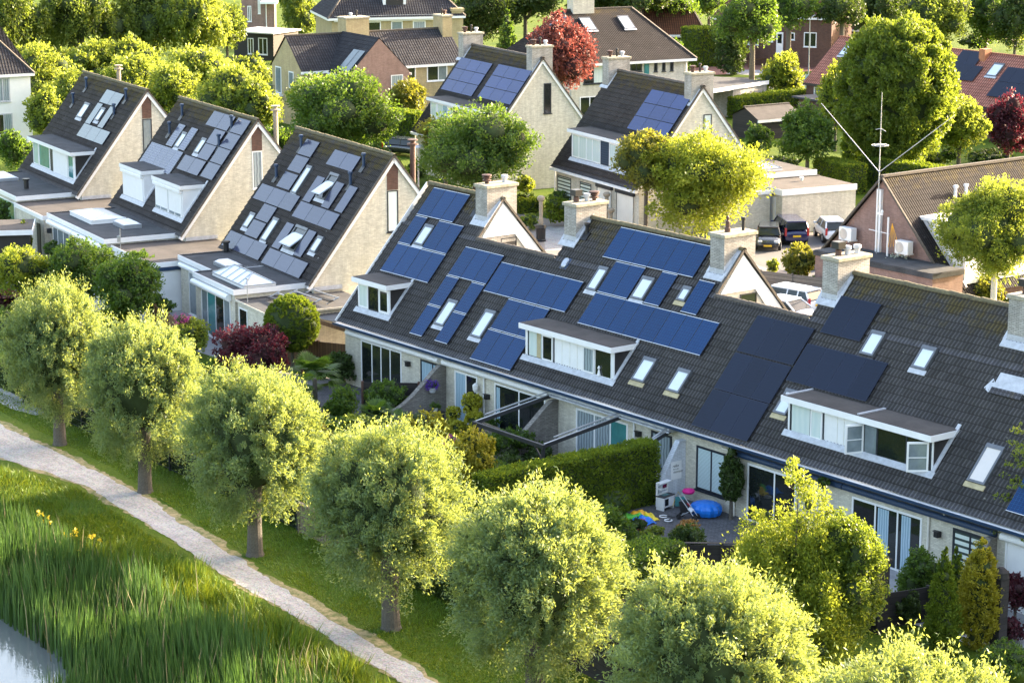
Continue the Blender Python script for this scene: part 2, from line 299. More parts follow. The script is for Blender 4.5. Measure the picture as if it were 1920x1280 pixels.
# ------------------------------------------------------------------ roofs and building details
def RM(al, ez, y0=0.0):
    """matrix of a roof plane: (along eaves, up slope, off the roof)"""
    c, s = math.cos(al), math.sin(al)
    return Matrix(((1, 0, 0, 0), (0, c, -s, y0), (0, s, c, ez), (0, 0, 0, 1)))
def tile_sheet(name, segs, al, ez, mat, parent, cw=.36, ch=.345, amp=.026, lip=.05, seed=1):
    """real corrugated courses; segs = [(u0, u1, s0, s1), ...] on one plane"""
    rng = np.random.default_rng(seed); P = []; F = []; UV = []; off = 0; c, sn = math.cos(al), math.sin(al)
    for u0, u1, s0, s1 in segs:
        u = np.arange(u0, u1 + .001, cw / 8); rows = []; k = int(round(s0 / ch)); s = k * ch
        while s < s1 - .05:
            e = min(s + ch, s1); rows.append((max(s, s0), lip)); rows.append((e, 0.0)); s += ch
        S = np.array([r[0] for r in rows])[:, None]; N = np.array([r[1] for r in rows])[:, None]
        jit = np.repeat(rng.normal(0, .0035, (len(rows), len(u) // 8 + 1)), 8, axis=1)[:, :len(u)]
        n = N + amp * np.sin(2 * math.pi * u / (cw / 2))[None, :] + jit
        U = np.broadcast_to(u[None, :], n.shape); SS = np.broadcast_to(S, n.shape)
        P.append(np.stack([U, SS * c - n * sn, ez + SS * sn + n * c], -1).reshape(-1, 3)); UV.append(np.stack([U, SS + .01], -1).reshape(-1, 2))
        h, w = n.shape; i = np.arange(h - 1)[:, None] * w + np.arange(w - 1)[None, :]
        F.append((np.stack([i, i + 1, i + w + 1, i + w], -1).reshape(-1, 4)) + off); off += h * w
    return gridmesh(name, np.concatenate(P), np.concatenate(F), mat, parent, np.concatenate(UV))
def ridge_caps(x0, x1, y, z, parent, mat='ridge_mat', r=.13, ang=0, name='ridge_cap', seed=0):
    m = MB(); rg = random.Random(seed); x = x0
    while x < x1 - .05:
        e = min(x + .40, x1); k = 5; dz = rg.uniform(-.012, .012)
        for a, b in ((x, e),):
            A = [m.pt((a, y + r * 1.15 * math.cos(math.pi * t / k), z + dz - .04 + (r + .02) * math.sin(math.pi * t / k))) for t in range(k + 1)]
            B = [m.pt((b + .03, y + r * math.cos(math.pi * t / k), z + dz - .04 + r * math.sin(math.pi * t / k))) for t in range(k + 1)]
            for t in range(k): m.f.append([A[t], B[t], B[t + 1], A[t + 1]]); m.m.append(0); m.uv.append(None)
            m.f.append(A); m.m.append(0); m.uv.append(None)
        x = e
    return m.build(name, mat, parent)
def solar(parent, T, u0, s0, nu, ns, w, h, mat, frame, gap=.02, off=.14, light=False, name='solar_panel'):
    for j in range(ns):
        for i in range(nu):
            a = u0 + i * w + gap / 2; b = u0 + (i + 1) * w - gap / 2; c = s0 + j * h + gap; d = s0 + (j + 1) * h - gap
            m = MB(T); m.box(a, b, c, d, off - .035, off, 1)
            e = .012; z = off + .003; m.poly([(a + e, c + e, z), (b - e, c + e, z), (b - e, d - e, z), (a + e, d - e, z)], 0, [(0, 0), (b - a, 0), (b - a, d - c), (0, d - c)])
            m.box(a + .1, a + .16, c + .2, d - .2, .02, off - .036, 1); m.box(b - .16, b - .1, c + .2, d - .2, .02, off - .036, 1)
            if light:   # bright clamp rails show in the gaps between rows
                m.box(a, b, c + .002, c + .026, off + .0035, off + .010, 2); m.box(a, b, d - .026, d - .002, off + .0035, off + .010, 2)
            m.build(name, [mat, frame, 'pv_frame_light'], parent)
def roof_window(parent, T, u0, u1, s0, s1, pane='skylight_pane', open_=0.0, apron='lead', off=.15):
    f = MB(T); t = .09
    f.box(u0, u1, s1 - .16, s1, -.02, off + .02, 0); f.box(u0, u1, s0, s0 + t, -.02, off, 0); f.box(u0, u0 + t, s0 + t, s1 - .16, -.02, off, 0); f.box(u1 - t, u1, s0 + t, s1 - .16, -.02, off, 0)
    f.box(u0 + t, u1 - t, s0 + t, s1 - .16, -.02, .09, 2)
    f.box(u0 - .06, u1 + .06, s0 - .22, s0 - .01, .06, .095, 1)
    o = f.build('roof_window', ['skylight_frame', apron, 'glass_dark'], parent)
    g = MB(T)
    if open_ > 0:   # sash tilted about its middle, bottom edge swung out
        cs = (s0 + s1) / 2 if open_ < .9 else s1 - .2; L0, L1 = s0 - cs, s1 - .16 - cs
        TT = T @ Matrix.Translation((0, cs, off)) @ Matrix.Rotation(open_ * .5, 4, 'X').inverted()
        g = MB(TT); g.box(u0 + .03, u1 - .03, L0, L1, 0, .05, 1); g.box(u0 + .09, u1 - .09, L0 + .07, L1 - .07, .051, .06, 0)
        g.build('sash', [pane, 'alu'], o)
    else:
        g.box(u0 + t, u1 - t, s0 + t, s1 - .16, .095, off - .015, 0); g.build('pane', [pane], o)
    return o
def vent(parent, T, u, s, h=.7, r=.085, mat='navy', lean=True):
    P = T @ Vector((u, s, 0)); m = MB(); m.tube([P - Vector((0, 0, .1)), P + Vector((0, 0, h))], r, 10, 0); m.lathe([(r * 1.5, 0), (r * 1.6, .05), (r * 1.5, .13), (r * .9, .15)], 10, 0, P + Vector((0, 0, h)))
    m2 = MB(T); m2.box(u - .2, u + .2, s - .3, s + .15, .05, .09, 1); m.v += m2.v; n0 = len(m.v) - len(m2.v); m.f += [[i + n0 for i in f] for f in m2.f]; m.m += m2.m; m.uv += m2.uv
    return m.build('vent_pipe', [mat, 'black_plastic'], parent)
def win(parent, x0, x1, z0, z1, y, panes, frame='white_paint', axis='y', fw=.07, sill=True, depth=.10, name='window', proud=.03):
    """window in a wall facing -y (axis 'y') or +x (axis 'x'); panes = [(fraction, material)]"""
    def B(m, a, b, n0, n1, c, d, mi=0):
        if axis == 'y': m.box(a, b, y - n1, y - n0, c, d, mi)
        else: m.box(y + n0, y + n1, a, b, c, d, mi)
    f = MB(); B(f, x0, x1, -.05, proud, z1 - fw, z1); B(f, x0, x1, -.05, proud, z0, z0 + fw); B(f, x0, x0 + fw, -.05, proud, z0 + fw, z1 - fw); B(f, x1 - fw, x1, -.05, proud, z0 + fw, z1 - fw)
    if sill: B(f, x0 - .05, x1 + .05, proud * .0 + .001, proud + .08, z0 - .06, z0 - .004)
    tot = sum(p[0] for p in panes); x = x0 + fw; W = x1 - x0 - 2 * fw; cuts = []
    for fr, mt in panes:
        e = x + W * fr / tot; cuts.append((x, e, mt)); x = e
    for (a, b, _), k in zip(cuts[:-1], range(99)): B(f, b - fw * .45, b + fw * .45, -.05, proud - .004, z0 + fw, z1 - fw)
    o = f.build(name, frame, parent)
    for a, b, mt in cuts:
        g = MB(); B(g, a + .01, b - .01, .003, .012, z0 + fw * .9, z1 - fw * .9); g.build('pane', mt, o)
    return o
def sash_frame(parent, x0, x1, z0, z1, y, mat='white_paint', pane='glass_dark', ax='y'):
    f = MB(); w = .065
    for a, b, c, d in ((x0, x1, z1 - w, z1), (x0, x1, z0, z0 + w), (x0, x0 + w, z0 + w, z1 - w), (x1 - w, x1, z0 + w, z1 - w)):
        f.box(a, b, y - .07, y - .02, c, d)
    o = f.build('casement', mat, parent); g = MB(); g.box(x0 + w, x1 - w, y - .05, y - .035, z0 + w, z1 - w); g.build('pane', pane, o); return o
def chimney(parent, x0, x1, y0, y1, zb, zt, pots, mat='brick_white'):
    m = MB(); m.box(x0, x1, y0, y1, zb, zt - .16); o = m.build('chimney', mat, parent)
    c = MB(); c.box(x0 - .08, x1 + .08, y0 - .08, y1 + .08, zt - .16, zt, 0); c.build('chimney_cap', 'concrete', o, bevel=.025)
    for kind, x, y in pots:
        p = MB()
        if kind == 'cowl': p.lathe([(.13, 0), (.13, .22), (.08, .24), (.08, .3)], 12, 0, (x, y, zt)); p.box(x - .2, x + .2, y - .2, y + .2, zt + .28, zt + .56, 1); mats = ['rust_metal', 'black_plastic']
        elif kind == 'disc': p.lathe([(.10, 0), (.10, .1), (.22, .12), (.22, .17), (.12, .19), (.12, .24), (.21, .26), (.21, .30), (.12, .32), (.24, .36), (.24, .42), (.05, .45)], 14, 0, (x, y, zt)); mats = ['rust_metal', 'black_plastic']
        elif kind == 'pipe': p.lathe([(.07, 0), (.07, .42), (.10, .44), (.10, .55), (.06, .57)], 12, 1, (x, y, zt)); mats = ['rust_metal', 'black_plastic']
        elif kind == 'tall': p.lathe([(.13, 0), (.14, .16), (.09, .2), (.10, .45), (.05, .5), (.07, .62), (.02, .7)], 12, 0, (x, y, zt)); mats = ['rust_metal', 'black_plastic']
        else: p.lathe([(.11, 0), (.12, .2), (.17, .22), (.17, .34), (.13, .36)], 12, 0, (x, y, zt)); mats = ['lead', 'black_plastic']
        p.build('chimney_pot', mats, o, smooth=False)
    return o
def flat_dormer(parent, u0, u1, y0, zb, zt, al, ez, name='dormer', side='dark_clad', front='white_paint', roofmat='felt_brown', over=.28):
    """box dormer; returns its body object so that windows can hang from it as sub-parts"""
    yb = (zt - ez) / math.tan(al)      # where the flat roof meets the slope
    m = MB(); zt2 = zt - .26
    prof = [(y0, zb - .25), (y0, zt2), (yb, zt2)]
    m.box(u0, u1, y0, y0 + .06, zb - .2, zt2, 0)
    for ua, ub in ((u0, u0 + .05), (u1 - .05, u1)): m.prism([(y0 + .061, zb - .25), (yb + .1, zt2), (y0 + .061, zt2)], ua, ub, 'x', 1)
    o = m.build(name, [front, side], parent)
    r = MB(); r.box(u0 - over * .5, u1 + over * .5, y0 - over, yb + .12, zt - .25, zt - .02, 0); r.build('fascia', 'white_paint', o)
    f = MB(); f.box(u0 - over * .5 + .05, u1 + over * .5 - .05, y0 - over + .05, yb + .3, zt - .05, zt + .012, 0); f.build('flat_roof', roofmat, o)
    T = RM(al, ez); a = MB(T); s0 = (y0) / math.cos(al); a.box(u0 - .12, u1 + .2, s0 - .26, s0 + .02, .06, .09)
    s1 = (yb) / math.cos(al); a.box(u1 + .0, u1 + .16, s0, s1 + .15, .06, .11); a.build('flashing', 'lead', o)
    return o
def cassette(parent, x0, x1, y, z, mat='white_paint', r=.13):
    m = MB(); n = 8; prof = [(y, z - r)] + [(y - r - r * math.sin(math.pi * k / n), z - r * math.cos(math.pi * k / n)) for k in range(n + 1)] + [(y, z + r)]
    m.prism(prof, x0, x1, 'x'); return m.build('awning_cassette', mat, parent)
def downpipe(parent, x, y, z0, z1, mat='cream_paint', elbow=0):
    m = MB(); pts = [(x, y - .06, z0), (x, y - .06, z1)]
    if elbow: pts = [(x, y - .06, z0), (x, y - .06, z1 - .35), (x + elbow, y - .1, z1 - .3), (x + elbow, y - .2, z1)]
    m.tube(pts, .045, 8); return m.build('downpipe', mat, parent)

# ------------------------------------------------------------------ the long terrace
AL = math.radians(48.854); EZ = 3.1; RT_ = RM(AL, EZ)
row = thing('terraced_house', 'long cream brick terrace under one dark tiled roof carrying blue and black solar panels', 'terraced house')
HI = [(0.0, 5.95), (12.0, 22.75), (28.45, 39.45)]; LO = [(5.95, 12.0), (22.75, 28.45), (39.45, 52.0)]; SH = 8.36; SL = 6.0
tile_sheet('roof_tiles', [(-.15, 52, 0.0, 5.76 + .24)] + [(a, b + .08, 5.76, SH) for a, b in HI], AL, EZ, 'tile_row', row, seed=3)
RY = SH * math.cos(AL); RZ = EZ + SH * math.sin(AL); LY = SL * math.cos(AL); LZ = EZ + SL * math.sin(AL)
for a, b in HI:
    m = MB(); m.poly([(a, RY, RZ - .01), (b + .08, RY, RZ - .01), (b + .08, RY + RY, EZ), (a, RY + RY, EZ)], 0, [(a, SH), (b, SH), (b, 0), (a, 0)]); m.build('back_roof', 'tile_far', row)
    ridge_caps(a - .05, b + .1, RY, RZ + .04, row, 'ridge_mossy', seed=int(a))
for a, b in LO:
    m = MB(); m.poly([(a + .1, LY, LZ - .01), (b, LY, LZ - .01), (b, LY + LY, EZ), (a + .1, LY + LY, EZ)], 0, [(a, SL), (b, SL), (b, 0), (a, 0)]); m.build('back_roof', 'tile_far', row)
    ridge_caps(a + .12, b, LY, LZ + .04, row, 'ridge_mat', seed=int(b))
# walls: front, back and the gables that stand above the low parts
m = MB(); m.box(0, 52, .35, .55, -.4, 3.12); m.box(0, .2, .56, 2 * RY - .3, -.4, 3.1); m.build('front_wall', 'brick_cream', row)
m = MB(); m.box(0, 52, 2 * LY - .6, 2 * LY - .4, -.4, 3.05)
for a, b in HI: m.box(a, b, 2 * RY - .6, 2 * RY - .4, -.4, 3.05)
m.build('back_wall', 'brick_cream', row)
for a, b in HI:
    m = MB(); t = math.tan(AL)
    m.prism([(.6, EZ + .3), (RY, RZ - .12), (2 * RY - .3, EZ + .2), (2 * RY - .3, -.3), (.6, -.3)], b - .2, b + .005, 'x', 0); g = m.build('gable_wall', 'brick_cream', row)
    w = MB(); zb = 7.62; ya = (zb - EZ) / t; x = b + .01
    w.prism([(ya + .3, zb + .02), (RY, RZ - .2), (2 * RY - ya - .1 + .45, zb - .5), (2 * RY - ya - .82, zb + .02)], x, x + .05, 'x', 0)
    w.prism([(2 * RY - ya - .82, zb + .019), (2 * RY - ya + .35, zb - .5), (2 * RY - .35, EZ + .15), (2 * RY - 1.2, EZ + .15)], x, x + .049, 'x', 0); w.build('gable_boarding', 'white_paint', row)
    v = MB(); v.obox((b + .04, RY, RZ + .02), (b + .04, 2 * RY, EZ + .02), .18, .10, 0); v.obox((b + .04, RY, RZ + .02), (b + .04, LY + .1, LZ + .12), .18, .10, 0); v.build('verge_tiles', 'ridge_mat', row)
    win(row, LY + 1.45, LY + 2.4, 6.75, 7.5, b + .005, [(1, 'glass_dark')], 'dark_frame', 'x', .05)
    fl = MB(RT_); fl.box(b - .12, b + .04, 6.95, SH, .03, .075); fl.build('flashing', 'lead', row)
m = MB(); m.box(-.05, 52, .30, .349, 2.92, 3.06); m.box(-.2, 52, -.12, .30, 3.035, 3.06); m.build('fascia', 'white_paint', row)
m = MB()
for y in (-.16,): m.prism([(y - .11, 3.09), (y - .10, 2.99), (y - .05, 2.95), (y + .04, 2.95), (y + .08, 3.0), (y + .08, 3.03), (y + .05, 3.03), (y + .03, 2.99), (y - .04, 2.98), (y - .08, 3.01), (y - .09, 3.09)], -.2, 52, 'x')
m.build('gutter', 'navy', row)
m = MB(); m.obox((-.17, -.05, EZ + .02), (-.17, RY, RZ + .02), .05, .2); m.obox((-.17, 2 * RY, EZ), (-.17, RY, RZ), .05, .2); m.build('verge_board', 'white_paint', row)
for i, (a, b) in enumerate(((5.06, 5.98), (11.85, 12.72), (21.74, 22.62), (28.44, 29.3), (38.1, 39.0))):
    pots = [[('disc', .3, .45), ('stub', .5, 1.35)], [('cowl', .3, .45), ('stub', .45, .95), ('disc', .5, 1.35)], [('tall', .4, .6), ('pipe', .5, 1.4)], [('cowl', .35, .5), ('stub', .45, .9), ('stub', .5, 1.4)], [('cowl', .35, .5), ('stub', .5, 1.4)]][i]
    chimney(row, a, b, 4.58, 6.35, 7.3, 10.12, [(k, a + x, 4.58 + y) for k, x, y in pots])
    f = MB(RT_); s = 4.58 / math.cos(AL); f.box(a - .14, b + .14, s - .3, s + .0, .06, .10); f.box(a - .16, a, s, s + .8, .06, .105); f.box(b, b + .15, s, s + 1.2, .06, .105); f.build('flashing', 'lead', row)
    f = MB(); f.box(a - .012, b + .012, 4.567, 4.59, 8.2, 8.62); f.prism([(4.57, 8.2), (5.6, 9.3), (5.6, 9.6), (4.57, 8.75)], b + .003, b + .014, 'x'); f.build('flashing', 'lead', row)
vent(row, RT_, 4.75, 7.35, .55, .07, 'black_plastic'); vent(row, RT_, 13.1, 7.45, .45, .08, 'black_plastic')
# solar panels
def S(*a): solar(row, RT_, *a)
PB = ('pv_blue', 'pv_frame_dark'); KB = ('pv_black', 'pv_frame_dark')
def blue(u, s, nu, ns): solar(row, RT_, u, s, nu, ns, 1.005, 1.67, *PB, light=True)
blue(.70, 6.49, 3, 1); blue(.70, 4.80, 1, 1); blue(2.70, 4.80, 2, 1); blue(.72, 3.12, 4, 1)
blue(5.75, 3.80, 3, 1); blue(5.72, 2.12, 1, 1); blue(5.71, .44, 1, 1); blue(7.74, 2.12, 1, 1); blue(7.74, .44, 1, 1)
blue(8.87, 3.47, 6, 1); blue(10.86, 1.78, 3, 1); blue(10.80, .10, 3, 1)
blue(15.06, 6.51, 6, 1); blue(16.07, 4.82, 2, 1); blue(19.17, 4.84, 1, 1); blue(21.55, 4.86, 1, 1); blue(16.06, 3.14, 8, 1); blue(42.1, .5, 2, 1)
def black(u, s, nu, ns): solar(row, RT_, u, s, nu, ns, 1.092, 1.79, *KB, gap=.022)
black(25.83, 3.78, 3, 1); black(25.83, .16, 3, 2); black(29.2, 3.10, 4, 1); black(29.45, 5.46, 2, 1)
# roof windows (u0, u1, s0, s1)
for u0, u1, s0, s1, pn, ap in ((1.85, 2.6, 4.95, 6.13, 'skylight_pane', 'lead'), (6.93, 7.68, 1.25, 2.67, 'skylight_pane', 'lead'), (9.83, 10.62, 1.19, 2.67, 'skylight_pane', 'lead'), (15.25, 15.9, 4.85, 6.08, 'skylight_pane', 'lead'),
    (18.2, 19.0, 4.95, 6.1, 'skylight_pane', 'lead'), (20.88, 21.42, 5.36, 6.09, 'skylight_pane', 'mortar_yellow'), (21.12, 21.93, 1.33, 2.5, 'skylight_pane', 'mortar_yellow'), (23.37, 24.15, 1.31, 2.42, 'skylight_pane', 'mortar_yellow'),
    (29.5, 30.2, 1.67, 2.8, 'skylight_pane', 'mortar_yellow'), (31.92, 32.65, 5.0, 6.1, 'skylight_pane', 'tile_row'), (34.66, 35.4, 4.97, 5.97, 'skylight_pane', 'lead'), (39.85, 40.68, 1.2, 2.8, 'skylight_pane_beige', 'mortar_yellow')):
    roof_window(row, RT_, u0, u1, s0, s1, pn, 0, ap)
m = MB(RT_); m.box(12.7, 13.15, 5.55, 6.12, .02, .05, 1)
for k in range(1): m.lathe([(.16, .05), (.17, .10), (.13, .14)], 14, 0, (12.92, 5.95, 0)); m.lathe([(.16, .05), (.17, .10), (.13, .139)], 14, 0, (12.92, 5.76, 0)); m.box(12.76, 13.08, 5.76, 5.95, .05, .125, 0)
m.build('roof_vent', ['alu', 'navy'], row)
m = MB(RT_); m.poly([(38.3, 4.9, .05), (38.6, 4.75, .06), (38.75, 5.1, .07), (38.5, 5.35, .06)], 0); m.box(38.75, 40.2, 4.7, 4.95, .1, .2, 1); m.box(38.75, 40.2, 4.95, 5.6, .05, .16, 0); m.build('roof_panel', ['lead', 'tile_row'], row)
# dormers
d = flat_dormer(row, .72, 3.42, .66, 3.95, 5.42, AL, EZ)
win(d, .80, 1.62, 3.93, 5.12, .66, [(1, 'curtain_white')], 'white_paint', fw=.09, sill=False); win(d, 1.66, 2.5, 3.93, 5.12, .66, [(1, 'glass_dark')], 'dark_frame', fw=.05, sill=False); win(d, 2.52, 3.38, 3.93, 5.12, .66, [(1, 'glass_dark')], 'white_paint', fw=.12, sill=False)
d = flat_dormer(row, 14.0, 20.1, .70, 3.95, 5.42, AL, EZ)
win(d, 14.2, 16.08, 3.93, 5.16, .70, [(.55, 'curtain_white'), (.45, 'glass_dark')], 'dark_frame', fw=.06, sill=False); sash_frame(d, 15.28, 16.02, 3.98, 5.1, .69)
m = MB(); m.box(14.85, 15.12, .672, .70, 3.99, 5.08); m.build('curtain', 'mortar_yellow', d)
win(d, 18.05, 20.0, 3.93, 5.16, .70, [(.42, 'curtain_grey'), (.58, 'glass_dark')], 'white_paint', fw=.06, sill=False); sash_frame(d, 18.12, 18.86, 3.98, 5.1, .69, pane='curtain_grey')
m = MB()
for x in (16.6, 17.15, 17.65): m.box(x, x + .01, .685, .7, 3.98, 5.15)
m.build('board_joint', 'cream_paint', d)
m = MB(); m.lathe([(.09, 0), (.06, .1), (.03, .25), (.07, .33), (.02, .42)], 8, 0, (19.2, .64, 4.0)); m.build('window_ornament', 'white_paint', d)
d = flat_dormer(row, 30.62, 38.15, .75, 3.92, 5.42, AL, EZ, roofmat='felt_brown')
win(d, 30.75, 32.6, 3.93, 5.16, .75, [(.62, 'curtain_white'), (.38, 'curtain_white')], 'dark_frame', fw=.08, sill=False); sash_frame(d, 31.92, 32.55, 3.98, 5.1, .74, pane='curtain_white')
win(d, 34.65, 38.1, 3.92, 5.14, .75, [(.2, 'glass_grey'), (.45, 'glass_dark'), (.35, 'glass_dark')], 'dark_frame', fw=.08, sill=False)
m = MB()
for x in (33.3, 33.65, 34.3): m.box(x, x + .01, .735, .75, 3.98, 5.15)
m.build('board_joint', 'cream_paint', d)
for hx, an, L in ((34.72, -1.9, .75), (38.0, math.pi + .95, .80)):     # two casements standing open
    TT = Matrix.Translation((hx, .70, 0)) @ Matrix.Rotation(an, 4, 'Z'); f = MB(TT); w = .07
    for a, b, c, e in ((0, L, 5.03, 5.1), (0, L, 3.98, 4.05), (0, w, 4.05, 5.03), (L - w, L, 4.05, 5.03), (w, L - w, 4.5, 4.53)): f.box(a, b, -.03, .03, c, e)
    o = f.build('open_casement', 'white_paint', d); g = MB(TT); g.box(w, L - w, -.008, .008, 4.05, 5.03); g.build('pane', 'glass_grey', o)
for x, z in ((30.35, 5.43), (34.2, 5.43)):
    m = MB(); m.box(x + .3, x + .40, .55, 2.0, z, z + .05); m.build('roof_edge_strip', 'lead', row)
# garden front: doors, windows, awnings, pipes (x0, x1, z0, z1, panes, frame)
FY = .35
for x0, x1, z0, z1, pn, fr, nm in ((1.4, 4.85, .0, 2.44, [(1, 'glass_dark'), (.9, 'glass_dark'), (.9, 'glass_dark'), (1, 'glass_dark')], 'white_paint', 'french_door'), (6.42, 8.2, .35, 2.4, [(1, 'curtain_blue'), (.8, 'curtain_blue')], 'dark_frame', 'window'),
    (9.15, 10.9, .0, 2.38, [(1, 'curtain_blue'), (1, 'glass_dark')], 'white_paint', 'sliding_door'), (12.2, 15.9, .0, 2.38, [(1, 'glass_dark'), (1.05, 'glass_dark')], 'white_paint', 'sliding_door'),
    (18.05, 21.5, .0, 2.4, [(1, 'curtain_grey'), (.9, 'curtain_grey'), (.9, 'glass_teal')], 'white_paint', 'sliding_door'), (23.0, 24.3, .9, 2.45, [(1, 'curtain_grey')], 'dark_frame', 'window'), (25.82, 27.55, .6, 2.42, [(1, 'blind'), (.9, 'blind')], 'dark_frame', 'window'),
    (28.85, 31.6, .0, 2.34, [(1.3, 'glass_dark'), (1, 'glass_dark')], 'white_paint', 'sliding_door'), (34.6, 38.15, .0, 2.32, [(1, 'glass_dark'), (1, 'glass_dark'), (1, 'glass_dark')], 'white_paint', 'sliding_door'),
    (39.65, 41.3, .8, 2.34, [(1, 'blind_band'), (1, 'blind_band')], 'dark_frame', 'window'), (42.1, 45.0, .0, 2.5, [(1, 'shutter_white'), (1, 'glass_dark')], 'white_paint', 'sliding_door'), (46.0, 49.0, 0, 2.4, [(1, 'glass_dark'), (1, 'curtain_grey')], 'white_paint', 'sliding_door')):
    win(row, x0, x1, z0, z1, FY, pn, fr, fw=.08 if fr == 'white_paint' else .09, name=nm, sill=z0 > 0)
for a, b in ((35.95, 36.5), (37.15, 37.6), (12.35, 12.6)):
    m = MB(); m.box(a, b, .325, .337, .12, 2.2); m.build('curtain', 'curtain_blue', row)
for x0, x1, mt, r in ((.3, 8.05, 'white_paint', .12), (8.4, 16.3, 'white_paint', .13), (28.2, 34.2, 'navy', .12), (33.3+.95, 41.7, 'navy', .12), (42.0, 45.2, 'white_paint', .14)): cassette(row, x0, x1, FY, 2.62, mt, r)
for x, mt, e in ((8.2, 'white_paint', 0), (11.45, 'white_paint', 0), (21.95, 'white_paint', 0), (28.15, 'cream_paint', -.7), (38.5, 'cream_paint', .8)): downpipe(row, x, FY, 0, 2.95, mt, e)
for x, z in ((5.5, 2.0), (22.3, 2.15), (39.0, 1.95), (11.75, 1.65)):
    m = MB(); m.box(x - .1, x + .1, FY - .22, FY - .005, z - .12, z + .1, 0); m.box(x - .14, x + .14, FY - .26, FY - .1, z + .1, z + .13, 0); m.build('wall_lamp', 'black_plastic', row, bevel=.01)
m = MB(); m.lathe([(.05, -.25), (.12, -.12), (.14, .1), (.03, .2)], 6, 0, (11.0, FY - .2, 1.95)); m.build('wall_lamp', 'white_paint', row)

# brick dividing walls with swept tops between the gardens
def divider(x, ye, mat, label, zt=2.45, t=.22, straight=False):
    n = 10; pr = [(FY - .003, 0), (FY - .003, zt)]
    for k in range(n + 1):
        a = k / n; pr.append((FY - .35 + (ye - FY + .35) * a, (zt - (zt - .75) * a) if straight else zt - (zt - .7) * (1 - (1 - a) ** 1.9) ** .9 * (a ** .35)))
    pr.append((ye - .02, 0)); m = MB(); m.prism(pr, x - t / 2, x + t / 2, 'x'); o = m.build('garden_wall', mat); tag(o, label, 'wall', 'brick walls between the gardens')
    c = MB(); 
    for (a, b), (c_, d_) in zip(pr[1:-2], pr[2:-1]): c.obox((x, a, b + .02), (x, c_, d_ + .02), t + .06, .05)
    c.build('coping', mat if mat == 'brick_whitewash' else 'brick_grey', o)
divider(8.35, -2.6, 'brick_grey', 'grey brick wall with a swept down top beside the hanging basket of purple flowers'); divider(16.7, -2.7, 'brick_grey', 'grey brick wall with a swept down top under the open pergola frame')
divider(25.05, -1.05, 'brick_whitewash', 'whitewashed brick wall with a poster above the toy kitchen', straight=True); divider(41.6, -1.6, 'brick_grey', 'low swept brick wall by the banded blinds at the right end of the terrace')
# ------------------------------------------------------------------ steep gabled houses
HB = math.radians(52.709); HS = 8.245
def gabled(loc, yaw, W, label, pvmat=None, group='steep gabled houses', slit='glass_grey', slitframe='dark_frame', mossy='ridge_mossy', stripe=True):
    h = thing('gabled_house', label, 'house', (loc[0], loc[1], 0), R(yaw), group); T = RM(HB, 3.1); hy, hz = HS * math.cos(HB), 3.1 + HS * math.sin(HB)
    m = MB(); m.prism([(.3, -.3), (.3, 3.2), (hy, hz - .25), (2 * hy - .3, 3.2), (2 * hy - .3, -.3)], .15, W, 'x'); m.build('wall', 'brick_cream', h)
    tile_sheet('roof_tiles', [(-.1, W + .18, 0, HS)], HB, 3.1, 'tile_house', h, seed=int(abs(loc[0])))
    m = MB(); m.poly([(-.1, hy, hz), (W + .18, hy, hz), (W + .18, 2 * hy, 3.1), (-.1, 2 * hy, 3.1)], 0, [(0, HS), (W, HS), (W, 0), (0, 0)]); m.build('back_roof', 'tile_far', h)
    ridge_caps(-.1, W + .2, hy, hz + .04, h, mossy, seed=3)
    m = MB()
    for y0, y1 in ((-.05, hy), (2 * hy + .05, hy)): m.obox((W + .10, y0, 2.96), (W + .10, y1, hz - .13), .06, .26)
    m.build('verge_board', 'white_paint', h)
    m = MB()
    for y0, y1 in ((-.05, hy), (2 * hy + .05, hy)): m.obox((W + .13, y0, 3.14), (W + .13, y1, hz + .03), .12, .09)
    m.build('verge_tiles', 'ridge_mat', h)
    if stripe: m = MB(); m.prism([(4.62, 7.85), (4.62, 9.0), (5.0, 9.35), (5.27, 9.1), (5.27, 7.85)], W + .003, W + .02, 'x'); m.build('brick_stripe', 'brick_brown', h)
    y0, y1 = (4.62, 5.26) if stripe else (5.14, 5.76)
    win(h, y0, y1, 5.6, 7.82, W + .004, [(1, slit)], slitframe, 'x', .06, name='slit_window')
    return h, T
def fascia_roof(h, x0, x1, y0, y1, z, mat='felt', wall='brick_cream', fh=.28, name='extension', fasc='white_paint', bottom=-.3, edge=.1):
    """flat roofed box: wall, white edge board and bitumen roof with a raised rim"""
    m = MB(); m.box(x0 + .12, x1 - .12, y0 + .12, y1 - .02, bottom, z - fh); o = m.build(name + '_wall', wall, h)
    m = MB(); m.box(x0, x1, y0, y0 + .06, z - fh, z); m.box(x1 - .06, x1, y0 + .06, y1, z - fh, z); m.box(x0, x0 + .06, y0 + .06, y1, z - fh, z); m.build(name + '_fascia', fasc, h)
    m = MB(); m.box(x0 + .06, x1 - .06, y0 + .06, y1, z - .12, z - .05)
    for a, b, c, d in ((x0 + .061, x1 - .061, y0 + .061, y0 + .16), (x1 - .16, x1 - .061, y0 + .16, y1), (x0 + .061, x0 + .16, y0 + .16, y1)): m.box(a, b, c, d, z - .049, z + .01)
    m.build(name + '_roof', mat, h); return o
